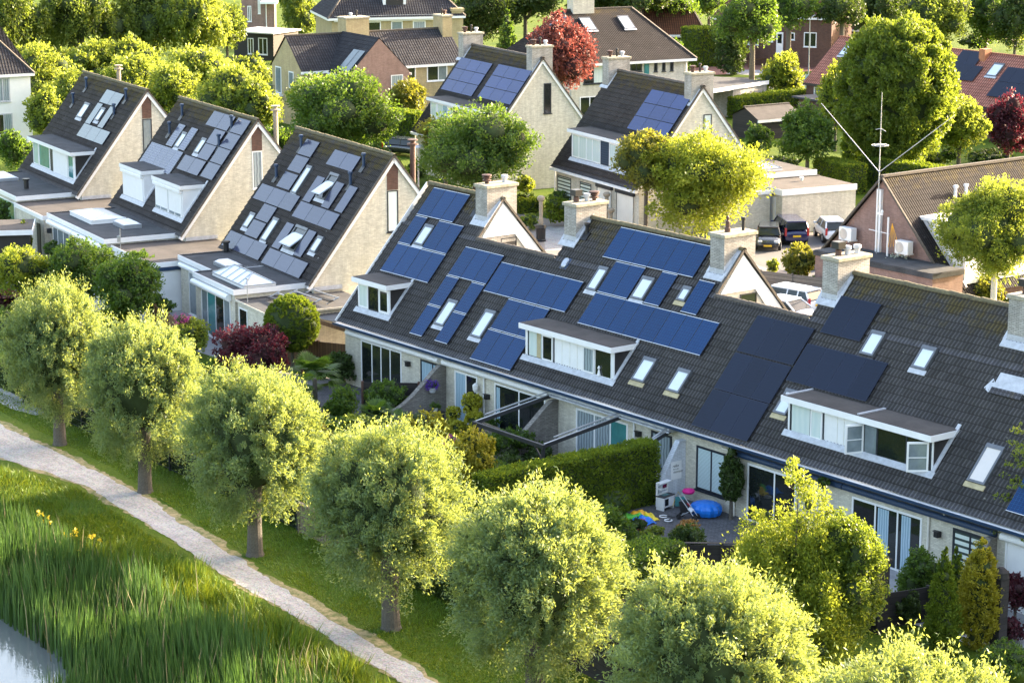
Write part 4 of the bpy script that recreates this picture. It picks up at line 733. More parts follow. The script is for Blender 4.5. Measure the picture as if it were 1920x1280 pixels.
for x, z in ((-2.3, 3.1), (2.15, 2.95)):
    m = MB(); m.box(x - .5, x + .5, -.75, -.3, z, z + .75, 0); m.lathe([(.001, 0), (.26, .0), (.28, .03), (.28, 0)], 20, 1, (0, 0, 0)) if False else None
    o = m.build('air_conditioner', ['white_paint'], bg_, bevel=.02)
    g = MB(Matrix.Translation((x - .12, -.755, z + .38)) @ Matrix.Rotation(math.pi / 2, 4, 'X')); g.lathe([(.30, 0), (.31, .015), (.27, .02), (.08, .01), (.001, .02)], 20, 0); g.build('fan_grille', 'alu', o)
    b = MB(); b.box(x - .3, x - .25, -.75, -.002, z - .08, z - .01); b.box(x + .25, x + .3, -.75, -.002, z - .08, z - .01); b.build('bracket', 'white_paint', o)
m = MB(); m.box(-2.9, 6.2, -2.5, -.03, -.3, 2.35, 1); m.box(-3.0, 6.3, -2.6, -.01, 2.36, 2.62, 2); m.box(-2.95, 6.25, -2.55, -.02, 2.6, 2.66, 0); m.build('flat_extension', ['felt', 'brick_pinkish', 'felt'], bg_)
# masts
mast = thing('radio_mast', 'tall white antenna mast with two slanting rods on the brick gable', 'antenna', (1.35, 36.12, 0))
m = MB(); m.tube([(0, -.2, 2.62), (0, -.2, 7.2), (0, -.2, 11.9)], [.036, .034, .018], 8); m.build('pole', 'alu', mast)
Pl = [tuple((CAM + ray(*q) * (36.0 - CAM[1]) / ray(*q)[1]) - np.array([1.35, 36.12, 0])) for q in ((1540, 194), (1790, 216))]
m = MB(); m.tube([(0, -.2, 7.35), Pl[0]], [.024, .015], 6); m.build('rod', 'alu', mast); m = MB(); m.tube([(0, -.2, 7.35), Pl[1]], [.024, .015], 6); m.build('rod', 'alu', mast)
m = MB(); ring = [(0.48 * math.cos(t * math.pi / 8), -.2 + .48 * math.sin(t * math.pi / 8), 8.9) for t in range(17)]; m.tube(ring, .015, 5); m.tube([(-.48, -.2, 8.93), (.48, -.2, 8.93)], .012, 5); m.tube([(0, -.68, 8.93), (0, .28, 8.93)], .012, 5); m.build('ring', 'white_paint', mast)
m = MB(); m.tube([(-.4, -.2, 9.75), (.0, -.2, 9.85), (.4, -.2, 9.72)], .012, 5); m.build('whip', 'white_paint', mast)
ws = thing('weather_antenna', 'small white pole with aerial arms on brick gable between the two cooling units', 'antenna', (2.35, 36.0, 0))
m = MB(); m.tube([(0, -.25, 2.62), (0, -.25, 4.9)], .06, 8); m.tube([(-1.5, -.25, 4.0), (.1, -.25, 3.95)], .025, 6); m.build('pole', 'white_paint', ws)
m = MB(); m.tube([(-.65, -.25, 3.5), (-.65, -.25, 5.05)], .03, 6); m.box(-.85, -.45, -.28, -.22, 4.95, 5.08); m.lathe([(.05, 0), (.08, .06), (.05, .18)], 8, 0, (-.5, -.25, 5.08)); m.build('sensor_arm', 'white_paint', ws)
m = MB()
for k in range(5): m.tube([(.35, -.3, 4.6), (.15 + k * .2, -.35, 3.2 + .05 * k)], .014, 5)
m.build('antenna_element', 'orange', ws)
# white house at the left edge
hW, L = block('white_house', 'white house with dark hipped roof at the left edge of the picture', (-60, 134), (56, 128), 6.3, 5.5, 3.6, 'tile_grey', 'white_paint', [(.43, .66, 3.6, 5.6, [(1, 'curtain_grey'), (1, 'curtain_grey')], 'lead'), (.40, .68, .8, 2.6, [(1, 'glass_dark'), (1, 'curtain_grey')], 'lead')], hip=(3.5, 3.2), over=.3)
# brick houses beyond the road
block('brick_house', 'brown tiled low house with white eaves at top centre behind the trees', (1205, 57), (1316, 56), 3.2, 8, 4.0, 'tile_brown', 'brick_brown', [(.1, .3, .8, 2.4, W2, 'white_paint'), (.5, .8, .8, 2.4, W2, 'white_paint')], hip=(1.0, 1.5), over=.5)
hB, L = block('brick_house', 'dark red brick house with an arched white front door beyond the road', (1390, 22), (1560, 28), 5.8, 8, 3.5, 'tile_brown', 'brick_brown', [(.31, .36, 2.6, 3.8, W1, 'white_paint'), (.55, .60, 2.9, 3.7, W1, 'white_paint'), (.70, .84, 2.2, 3.8, W2, 'white_paint'), (.08, .2, 2.2, 3.8, W2, 'white_paint')], over=.4)
m = MB(); m.box(.40 * L, .475 * L, -.12, .015, 1.2, 3.7, 0); m.box(.415 * L, .46 * L, -.14, -.121, 2.5, 3.5, 1); m.build('front_door', ['white_paint', 'glass_dark'], hB)
block('brick_house', 'brick house with brown tiled roof half hidden behind trees at upper right', (1545, 48), (1612, 50), 3.6, 8, 3.2, 'tile_brown', 'brick_brown', [(.3, .7, 1.2, 2.8, W2, 'white_paint')], over=.4, ext=(1, 4))
block('brick_house', 'pink brick house front seen past the dark conifer at top', (1337, 30), (1352, 31), 5, 8, 2, 'tile_brown', 'brick_pinkish', [(.3, .7, 1.2, 2.8, W2, 'white_paint')], over=.3, ext=(0, 2))
hT, L = block('brick_house', 'pinkish brick house with white trim between the trees at top left', (450, -90), (512, -90), 10, 2.5, 2, 'tile_grey', 'brick_pinkish', [(.50, .58, 2.2, 4.4, W2, 'white_paint'), (.80, .88, 4.8, 7.4, W2, 'white_paint'), (.18, .3, 1.2, 3.2, W2, 'white_paint'), (.55, .65, 5.8, 7.4, W2, 'white_paint')], over=.4)
m = MB(); m.box(.62 * L, L + .5, -2.2, -.01, 3.6, 3.9); m.box(.74 * L, .765 * L, -.2, .01, 0, 8); m.build('porch_roof', 'white_paint', hT)
hS, L = block('shed', 'dark flat roofed garden house with white windows near the yellow house', (438, 60), (512, 64), 3.0, 5, 0, 'felt', 'dark_clad', [(.35, .50, .6, 2.4, W2, 'white_paint'), (.62, .85, .6, 2.5, W2, 'white_paint')]); hS['category'] = 'shed'
m = MB(); m.box(-.3, L + .3, -.4, 5.2, 3.0, 3.15); m.build('flat_roof', 'white_paint', hS)
hF, L = block('garage', 'white flat roofed garage behind the gabled house near the road', (1375, 165), (1438, 155), 2.7, 9, 0, 'felt', 'brick_white', []); m = MB(); m.box(-5, L + .1, -.1, 7, 2.7, 2.85, 0); m.box(-5, L + .1, -.16, -.101, 2.55, 2.9, 1); m.build('flat_roof', ['felt', 'white_paint'], hF)
hG, L = block('shed', 'low brown garden shed with a white edged pitched roof by the hedges', (1420, 222), (1500, 215), 1.9, 3.4, .8, 'felt_brown', 'wood_dark', [], over=.3); hG['category'] = 'shed'
hK, L = block('shed', 'brown flat roofed shed beside the red roofed house', (1497, 184), (1545, 192), 2.3, 4, 0, 'felt', 'brick_brown', []); hK['category'] = 'shed'; m = MB(); m.box(-.6, L + .3, -.3, 4.2, 2.3, 2.45); m.build('flat_roof', 'felt', hK)
hM, L = block('shed', 'small dark carport roof with white edge at the far left between shrubs', (-60, 436), (54, 433), 2.4, 3.5, 0, 'felt_brown', 'dark_clad', []); hM['category'] = 'shed'; m = MB(); m.box(-.3, L + .2, -.35, 3.8, 2.4, 2.5, 0); m.box(-.3, L + .2, -.4, -.351, 2.22, 2.52, 1); m.box(L + .201, L + .26, -.4, 3.8, 2.22, 2.52, 1); m.build('flat_roof', ['felt_brown', 'white_paint'], hM)
# carport between the last gabled house and the terrace
cp = thing('carport', 'corrugated lean-to roof on orange brown beams behind the round clipped bush', 'carport', (0, 0, 0))
m = MB(); n = 40; A = G(645, 570, 2.6); 
for k in range(n):
    y0 = 1.2 + k * .1; m.poly([(-4.6, y0, 2.45 + .03 * (k % 2)), (-.25, y0, 2.65 + .03 * (k % 2)), (-.25, y0 + .1, 2.65 + .03 * ((k + 1) % 2)), (-4.6, y0 + .1, 2.45 + .03 * ((k + 1) % 2))])
m.build('corrugated_roof', 'grey_metal', cp); m = MB(); m.box(-4.6, -.3, 1.1, 1.2, 2.25, 2.43); m.box(-.45, -.35, 1.1, 5, 2.3, 2.5); m.build('beam', 'wood_brown', cp)
for x in (-4.5, -.5):
    m = MB(); m.box(x, x + .12, 1.22, 1.34, 0, 2.3); m.build('post', 'wood_brown', cp)

# ------------------------------------------------------------------ ground, path, water
def ground_mat():
    m = bpy.data.materials.new('turf'); t, n, l, b = _nodes(m); tc = n.new('ShaderNodeTexCoord').outputs['Object']
    a = noise(n, l, tc, .35, 5); f = noise(n, l, tc, 9, 5); c = mixc(n, l, ramp(n, l, a, .35, .65), (.065, .12, .010), (.13, .17, .018)); c = mixc(n, l, ramp(n, l, f, .3, .7, .6, 0), c, (.02, .04, .005))
    c = mixc(n, l, ramp(n, l, noise(n, l, tc, .9, 6, .7), .60, .72, 0, .5), c, (.20, .17, .05)); l.new(c, b.inputs['Base Color']); b.inputs['Roughness'].default_value = .9; b.inputs['Specular IOR Level'].default_value = .1
    bump(n, l, b, f, .8, .06); MATS['turf'] = m
    m = bpy.data.materials.new('gravel'); t, n, l, b = _nodes(m); tc = n.new('ShaderNodeTexCoord').outputs['Object']
    v = n.new('ShaderNodeTexVoronoi'); l.new(tc, v.inputs['Vector']); v.inputs['Scale'].default_value = 16
    c = mixc(n, l, ramp(n, l, noise(n, l, tc, .8, 6, .7), .35, .65), (.25, .235, .225), (.36, .34, .325)); mp = n.new('ShaderNodeMapping'); l.new(tc, mp.inputs[0]); mp.inputs['Rotation'].default_value = (0, 0, .09); mp.inputs['Scale'].default_value = (.12, 2.2, 1); c = mixc(n, l, ramp(n, l, noise(n, l, mp.outputs[0], 1.4, 4), .42, .60, .0, .45), c, (.40, .375, .34)); c = mixc(n, l, ramp(n, l, noise(n, l, tc, 1.7, 5, .75), .56, .70, 0, .5), c, (.20, .17, .13)); c = mixc(n, l, .35, c, v.outputs['Color'], 'OVERLAY'); c = mixc(n, l, ramp(n, l, noise(n, l, tc, 22, 2), .55, .75, 0, .5), c, (.16, .15, .13))
    h = n.new('ShaderNodeHueSaturation'); h.inputs['Saturation'].default_value = .35; l.new(c, h.inputs['Color']); l.new(h.outputs[0], b.inputs['Base Color']); b.inputs['Roughness'].default_value = .95; b.inputs['Specular IOR Level'].default_value = .2; bump(n, l, b, v.outputs['Distance'], .8, .02); MATS['gravel'] = m
    m = bpy.data.materials.new('sand_edge'); t, n, l, b = _nodes(m); tc = n.new('ShaderNodeTexCoord').outputs['Object']; c = mixc(n, l, ramp(n, l, noise(n, l, tc, 3, 6, .7), .4, .6), (.30, .24, .13), (.10, .12, .03)); l.new(c, b.inputs['Base Color']); b.inputs['Roughness'].default_value = 1; MATS['sand_edge'] = m
    m = bpy.data.materials.new('water'); t, n, l, b = _nodes(m); tc = n.new('ShaderNodeTexCoord'); mp = n.new('ShaderNodeMapping'); l.new(tc.outputs['Object'], mp.inputs[0]); mp.inputs['Scale'].default_value = (1, 1.0, 1)
    b.inputs['Base Color'].default_value = (.03, .045, .04, 1); b.inputs['Roughness'].default_value = .03; b.inputs['Specular IOR Level'].default_value = 1.0; b.inputs['Metallic'].default_value = .35; b.inputs['Base Color'].default_value = (.20, .22, .22, 1); bump(n, l, b, noise(n, l, mp.outputs[0], 2.2, 3), .12, .08); MATS['water'] = m
    m = bpy.data.materials.new('asphalt'); t, n, l, b = _nodes(m); tc = n.new('ShaderNodeTexCoord').outputs['Object']; c = mixc(n, l, ramp(n, l, noise(n, l, tc, .5, 5), .3, .7), (.10, .10, .105), (.14, .14, .14)); l.new(c, b.inputs['Base Color']); b.inputs['Roughness'].default_value = .9; MATS['asphalt'] = m
    m = bpy.data.materials.new('lane_paving'); t, n, l, b = _nodes(m); tc = n.new('ShaderNodeTexCoord').outputs['Object']; c = mixc(n, l, ramp(n, l, noise(n, l, tc, .6, 6), .3, .7), (.20, .17, .155), (.26, .225, .20)); c = mixc(n, l, ramp(n, l, noise(n, l, tc, 8, 3), .5, .7, 0, .3), c, (.12, .11, .10)); l.new(c, b.inputs['Base Color']); b.inputs['Roughness'].default_value = .85; MATS['lane_paving'] = m
ground_mat()
prof = [(700, 0), (60, 0), (20, 0), (0, 0), (-10, 0), (-20.6, 0), (-22, -.12), (-24, -.38), (-26, -.68), (-27.6, -.95), (-29.5, -1.5), (-36, -1.9), (-220, -2.0)]
xs = np.concatenate([np.linspace(-700, -40, 12), np.linspace(-36, 70, 110), np.linspace(80, 500, 8)]); rg = np.random.default_rng(5)
P = np.array([[x, y + (rg.normal(0, .25) if -28 < y < -21 else 0), z] for y, z in prof for x in xs]); w = len(xs); i = np.arange(len(prof) - 1)[:, None] * w + np.arange(w - 1)[None, :]
o = gridmesh('ground', P, np.stack([i, i + w, i + w + 1, i + 1], -1).reshape(-1, 4), 'turf'); struct(o)
def sheet(name, pts, z, mat, kind=True):
    m = MB(); m.poly([(p[0], p[1], z) for p in pts]); o = m.build(name, mat)
    if kind: struct(o)
    return o
m = MB(); m.poly([(-200, -220, -.8), (200, -220, -.8), (200, -25.5, -.8), (-200, -25.5, -.8)]); o = m.build('water', 'water'); struct(o)
def strip(name, up, lo, z, mat, jit=.10, seed=2):
    """a long strip between two polylines with ragged edges"""
    rg = np.random.default_rng(seed); x = np.arange(max(up[0][0], lo[0][0]), min(up[-1][0], lo[-1][0]), .22); k = len(x)
    def edge(pl, s): y = np.interp(x, [p[0] for p in pl], [p[1] for p in pl]); a = rg.normal(0, 1, k); a = np.convolve(a, np.ones(4) / 4, 'same') * .9 + rg.normal(0, .35, k) * .6 + np.convolve(rg.normal(0, 1, k), np.ones(15) / 15, 'same') * 2.0; return y + a * jit
    u, lw = edge(up, 1), edge(lo, 1); P = np.concatenate([np.stack([x, lw, np.full(k, z)], -1), np.stack([x, u, np.full(k, z)], -1)]); i = np.arange(k - 1)
    o = gridmesh(name, P, np.stack([i, i + 1, i + 1 + k, i + k], -1), mat); struct(o); return o
up = [(-30, -14.2), (-12, -16.0), (-3.8, -16.75), (6.9, -16.85), (12, -17.2), (18.2, -18.0), (27.6, -19.05), (36.1, -19.9), (64, -22.75)]
lo = [(-30, -24), (-12, -22.0), (-2, -20.6), (3, -19.1), (8.9, -18.35), (14, -18.8), (19.4, -19.4), (28.1, -20.15), (35.4, -20.8), (64, -23.6)]
strip('sand_edge', [(a, b + .28) for a, b in up], [(a, b - .12) for a, b in lo], .006, 'sand_edge', .15, 4); strip('path', up, lo, .014, 'gravel', .09)
strip('side_path', [(-30, -12.0), (-8, -13.6), (-4.5, -13.7), (-3.2, -14.4)], [(-30, -13.5), (-8, -14.9), (-5.0, -15.0), (-3.2, -14.6)], .012, 'gravel', .06, 7)
sheet('patio', [(0, -4.2), (25, -2.9), (25, .34), (0, .34)], .006, 'paving'); sheet('play_patio', [(25.05, -4.6), (33.5, -4.6), (33.5, .34), (25.05, .34)], .006, 'paving'); sheet('garden_patio', [(33.6, -3.5), (50, -3.5), (50, .34), (33.6, .34)], .007, 'flagstone'); sheet('garden_path', [(-36, -2), (-.5, -2), (-.5, 4), (-36, 4)], .005, 'flagstone')
sheet('lane', [(-48, 30), (-48, 37), (-26, 38), (-24, 46), (-12, 50), (-4, 50), (-4, 36), (8, 33), (40, 33), (60, 20), (60, 12), (-2, 11.4), (-30, 14), (-60, 20), (-60, 32)], .006, 'lane_paving')
sheet('gravel_yard', [G(1022, 470)[:2], G(1075, 470)[:2], G(1060, 425)[:2], G(1020, 425)[:2]], .012, 'gravel')
sheet('parking', [(-17.5, 41.5), (-10, 37.5), (-1, 37), (-4, 50), (-14, 50)], .010, 'asphalt')
for k in range(4):
    p = G(1560 - k * 62, 497 + (0 if k < 2 else 8)); sheet('bay_marking', [(p[0], p[1]), (p[0] + .8, p[1] + .0), (p[0] + .8, p[1] + .12), (p[0], p[1] + .12)], .014, 'white_paint')
sheet('road', [G(1180, 150)[:2], G(1395, 165)[:2], G(1520, 170)[:2], G(1540, 150)[:2], G(1300, 143)[:2], G(1180, 135)[:2]], .006, 'asphalt'); sheet('cycle_path', [G(1180, 135)[:2], G(1300, 142)[:2], G(1430, 138)[:2], G(1560, 132)[:2], G(1560, 124)[:2], G(1400, 120)[:2], G(1300, 122)[:2], G(1180, 128)[:2]], .009, 'brick_red'); sheet('pavement', [G(1360, 139)[:2], G(1540, 146)[:2], G(1440, 132)[:2], G(1375, 131)[:2]], .012, 'flagstone'); sheet('driveway', [G(1420, 118)[:2], G(1465, 120)[:2], G(1455, 92)[:2], G(1432, 92)[:2]], .012, 'flagstone')
# ------------------------------------------------------------------ vegetation
def unit(v): return v / (np.linalg.norm(v, axis=-1, keepdims=True) + 1e-9)
def leafmesh(name, C, R_, n, L, W, seed, mat, core='core', parent=None, clump=.30, up=.15, rho=.84, rs=.08, zmin=-1.1, cores=.60, hang=0.0, ksc=1.0, outw=.7, spray=0.0):
    """C (k,3) centres and R_ (k,3) radii of crown lobes; n leaves in clumps near the lobe surfaces"""
    rng = np.random.default_rng(seed); C = np.asarray(C, float).reshape(-1, 3); R_ = np.asarray(R_, float).reshape(-1, 3)
    rm = R_.mean(1); A = rm ** 2; K = max(12, int(ksc * len(C) * 4 / (clump ** 2) * 1.2)); K = min(K, n // 10 + 4)
    b = rng.choice(len(C), K, p=A / A.sum()); d = unit(rng.normal(size=(K, 3))); d[:, 2] = np.where(d[:, 2] < zmin, -d[:, 2], d[:, 2])
    cc = C[b] + d * R_[b] * np.clip(rng.normal(rho, rs, K), .3, 1.12)[:, None]; cs = clump * rm[b] * rng.uniform(.65, 1.35, K); ct = rng.uniform(0, 1, K)
    q = rng.integers(0, K, n); v = unit(rng.normal(size=(n, 3))) * (rng.uniform(0, 1, n) ** .42)[:, None] * cs[q][:, None]
    if spray: v = v * .55 + d[q] * (rng.uniform(-.2, 1.4, n) * spray)[:, None] * cs[q][:, None] + np.array([0, 0, 1.]) * (rng.uniform(-.1, .9, n) * spray * .8)[:, None] * cs[q][:, None] * np.clip(d[q][:, 2:3] + .4, 0, 1)
    if hang: v = v * np.array([.6, .6, 1]) - np.array([0, 0, 1.]) * (rng.uniform(0, 1, n) * hang)[:, None] * cs[q][:, None]
    P = cc[q] + v; out = unit(P - C[b[q]]); dd = unit(out * outw + rng.normal(size=(n, 3)) * .75 + np.array([0, 0, up - hang * .8])); s = unit(np.cross(dd, rng.normal(size=(n, 3))))
    l = (L * rng.uniform(.65, 1.35, n))[:, None]; w = (W * rng.uniform(.7, 1.3, n))[:, None] * .5; keep = P[:, 2] > .03
    V = np.stack([P - dd * l * .5, P + s * w, P + dd * l * .5, P - s * w], 1)[keep]; tint = np.clip(ct[q] * .55 + rng.uniform(0, .45, n), 0, 1)[keep]
    n = len(V); V = V.reshape(-1, 3); F = np.arange(n * 4).reshape(-1, 4); T = np.repeat(tint, 4); mi = np.zeros(n, int)
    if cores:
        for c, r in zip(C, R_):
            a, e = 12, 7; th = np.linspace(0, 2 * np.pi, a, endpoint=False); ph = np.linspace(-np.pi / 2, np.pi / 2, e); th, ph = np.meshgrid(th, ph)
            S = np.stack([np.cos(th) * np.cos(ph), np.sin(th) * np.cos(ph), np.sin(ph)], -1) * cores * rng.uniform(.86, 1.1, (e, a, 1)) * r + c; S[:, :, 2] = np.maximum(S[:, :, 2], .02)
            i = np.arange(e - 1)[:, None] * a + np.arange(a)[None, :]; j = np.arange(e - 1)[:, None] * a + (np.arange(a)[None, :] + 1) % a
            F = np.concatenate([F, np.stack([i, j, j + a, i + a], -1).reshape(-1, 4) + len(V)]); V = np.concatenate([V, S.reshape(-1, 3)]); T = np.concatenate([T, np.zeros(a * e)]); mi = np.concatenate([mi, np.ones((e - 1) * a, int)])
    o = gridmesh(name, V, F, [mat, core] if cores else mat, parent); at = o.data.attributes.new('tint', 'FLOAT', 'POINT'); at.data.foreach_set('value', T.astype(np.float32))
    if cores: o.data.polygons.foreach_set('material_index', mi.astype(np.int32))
    return o
def trunk_mesh(parent, h, r, lobes, mat='bark', seed=0, lean=0.0, name='trunk', nb=7):
    rg = random.Random(seed); m = MB(); top = (lean * h, 0, h); m.tube([(0, 0, -.2), (0, 0, .12), (lean * h * .4, 0, h * .5), top], [r * 1.5, r * 1.08, r * .92, r * .8], 10)
    for k in range(min(nb, len(lobes))):
        c = lobes[k]; mid = [top[i] * .5 + c[i] * .5 + rg.uniform(-.15, .15) for i in range(3)]; m.tube([(top[0], top[1], top[2] - .1), mid, c], [r * .55, r * .3, r * .1], 6)
    return m.build(name, mat, parent)
def place(px, py, w, h, tb):
    zc = 3.0
    for _ in range(12): P = G(px, py, zc); D = dist(P); hm = h * D / FPX * 1.02; zc = tb + hm
    P = G(px, py, zc); D = dist(P); return P, D, w * D / FPX, hm, zc
NV = [0]
DENS = 3.2
def lobes_of(w, h, zc, seed, k=9, s=.54):
    rg = np.random.default_rng(seed); C = [(0, 0, zc)]; Rr = [(w * .70, w * .70, h * .72)]
    for i in range(k):
        a = 2 * math.pi * (i + rg.uniform(-.3, .3)) / k; e = rg.uniform(-.45, .95); f = rg.uniform(.46, .70)
        C.append((w * f * math.cos(a) * math.cos(e), w * f * math.sin(a) * math.cos(e), zc + h * .62 * math.sin(e))); q = rg.uniform(s * .66, s * 1.08); Rr.append((w * q, w * q, h * q * .85))
    C.append((rg.uniform(-.2, .2) * w, rg.uniform(-.2, .2) * w, zc + h * .52)); Rr.append((w * .5, w * .5, h * .5)); return C, Rr
def plant(name, cat, label, px, py, w, h, tb, mat, kind='tree', group=None, core='core', bark='bark', leafpx=3.4, asp=.55, dens=1.0, z=None, lean=0.0, tr=None, **kw):
    """one tree or shrub; px,py crown centre, w,h half sizes in photo pixels, tb clear height under the crown in metres"""
    NV[0] += 1; seed = NV[0] * 7 + 1; P, D, wm, hm, zc = place(px, py, w, h, tb); mpp = D / (FPX * .5333); L = leafpx * mpp; W = L * asp
    n = int(min(130000, max(500, math.pi * w * h * .284 * DENS * dens * (3.4 / leafpx) ** 2 * (.55 / asp))))
    if kind == 'round': C, Rr = [(0, 0, zc)], [(wm, wm, hm)]; a = dict(clump=.20, rho=.88, rs=.05)
    elif kind == 'ball': C, Rr = [(0, 0, zc)], [(wm, wm, hm)]; a = dict(clump=.07, rho=.965, rs=.02, cores=.93, outw=1.3)
    elif kind == 'cone':
        k = 9; t = np.linspace(0, 1, k); C = [(0, 0, zc - hm + 2 * hm * (.10 + .84 * x)) for x in t]; Rr = [(wm * (1 - .84 * x ** 1.9), wm * (1 - .84 * x ** 1.9), hm * .26 * (1 - .45 * x)) for x in t]; a = dict(clump=.30, rho=.90, rs=.06, up=.6)
    elif kind == 'column':
        k = 7; t = np.linspace(0, 1, k); C = [(0, 0, zc - hm + 2 * hm * (.12 + .80 * x)) for x in t]; Rr = [(wm * (math.sin(math.pi * (.22 + .66 * x)) ** .8), wm * (math.sin(math.pi * (.22 + .66 * x)) ** .8), hm * .26) for x in t]; a = dict(clump=.26, rho=.90, rs=.06, up=.7)
    elif kind == 'spires':
        C, Rr = [(0, 0, zc - hm * .35)], [(wm * .8, wm * .8, hm * .6)]; rg = np.random.default_rng(seed); zb = zc - hm
        for ox, oy, top, wd_ in ((.05, .1, 2.0, .36), (-.42, -.1, 1.55, .34), (.45, .1, 1.45, .34), (-.75, .1, 1.3, .26), (-.15, -.5, 1.35, .36), (.25, -.55, 1.25, .32), (-.55, .6, 1.3, .3), (.75, -.2, 1.1, .3), (.3, .6, 1.6, .3)):
            for t in np.linspace(0, 1, 7):
                wd2 = wd_ * 1.15 * wm * (1 - .60 * t ** 1.6); C.append((ox * wm * .9 + rg.normal(0, .05) * wm, oy * wm * .9 + rg.normal(0, .05) * wm, zb + hm * (.35 + (top - .45) * t))); Rr.append((wd2, wd2, wd2 * 1.35))
        a = dict(clump=.5, rho=.80, rs=.2, up=.7, cores=.22, ksc=1.5)
    elif kind == 'airy': C, Rr = lobes_of(wm, hm, zc, seed, 9, .42); a = dict(clump=.34, cores=.32, rho=.86, rs=.16)
    elif kind == 'weep': C, Rr = lobes_of(wm, hm, zc, seed, 6, .5); a = dict(clump=.34, hang=1.3, rho=.88)
    else: C, Rr = lobes_of(wm, hm, zc, seed); a = dict(clump=.32, rs=.13)
    a.update(kw); flat = tb < .5 and kind in ('tree', 'spires', 'round', 'column', 'cone', 'ball', 'shrub', 'weep', 'airy') and tr is None
    if flat:
        o = leafmesh(name, C, Rr, n, L, W, seed, mat, core, None, **a); o.location = (P[0], P[1], 0); o.rotation_euler.z = 0; return tag(o, label, cat, group)
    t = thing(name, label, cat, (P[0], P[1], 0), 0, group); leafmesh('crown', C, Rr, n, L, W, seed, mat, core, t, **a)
    trunk_mesh(t, max(tb + hm * .35, .4), tr or max(.08, wm * .07), [tuple(c) for c in C[1:]], bark, seed, lean); return t

# pollarded willows along the path: three crown meshes shared by seven trees
WP = [(1.99, -16.14, 2.95, 0, 'willow with mint green crown, farthest left of the path row'), (10.92, -16.76, 3.1, 1, 'second willow from the left, standing where the path bends'), (20.94, -17.56, 3.2, 2, 'willow in front of the purple leaved shrub, third from the left'), (30.85, -18.13, 3.4, 0, 'willow with an orange knobbly trunk, beside the short picket fence'),
      (39.96, -18.93, 3.5, 1, 'willow in front of the clipped thuja hedge, its trunk foot cut by the bottom edge'), (48.9, -19.8, 3.5, 2, 'willow below the play patio, only its crown in the picture'), (57.2, -20.5, 3.7, 0, 'willow at bottom right corner, only the top of its crown showing')]
WP[3] = (30.85, -18.13, 3.4, 0, 'fourth willow from the left, in front of the two weeping garden trees')
protos = []
for i, (x, y, r, k, lab) in enumerate(WP):
    if i < 3:
        t = thing('willow_tree', lab, 'tree', (x, y, 0), 0, 'pollard willows along the path')
        rg = np.random.default_rng(40 + i); C = [(0, 0, 4.45)]; Rr = [(2.8, 2.8, 2.7)]
        for j in range(9):
            a = j * 2.4 + rg.uniform(-.3, .3); e = rg.uniform(-.5, .9); C.append((1.45 * math.cos(a) * math.cos(e), 1.45 * math.sin(a) * math.cos(e), 4.75 + 1.3 * math.sin(e))); q = rg.uniform(1.25, 1.65); Rr.append((q, q, q))
        C.append((.1, 0, 5.9)); Rr.append((1.5, 1.5, 1.35))
        leafmesh('crown', C, Rr, 140000, .15, .046, 50 + i, 'leaf_willow', 'core', t, clump=.22, up=.25, rho=.90, rs=.09, cores=.62, ksc=1.0, spray=.7)
        m = MB(); rg2 = random.Random(i); m.tube([(0, 0, -.2), (0, 0, .15), (.03, 0, 1.2), (0, 0, 2.3), (0, 0, 2.9)], [.52, .38, .33, .36, .42], 14)
        for j in range(10): a = j * .63; m.tube([(0, 0, 2.7), (.9 * math.cos(a), .9 * math.sin(a), 3.9), (1.7 * math.cos(a), 1.7 * math.sin(a), 5.3)], [.16, .09, .03], 6)
        m.build('trunk', 'bark', t); protos.append(t)
    else:
        t = dup(protos[k]); t.location = (x, y, 0); t.rotation_euler.z = 1.3 * i; t['label'] = lab
    t.scale = (r / 3.85, r / 3.85, .955)

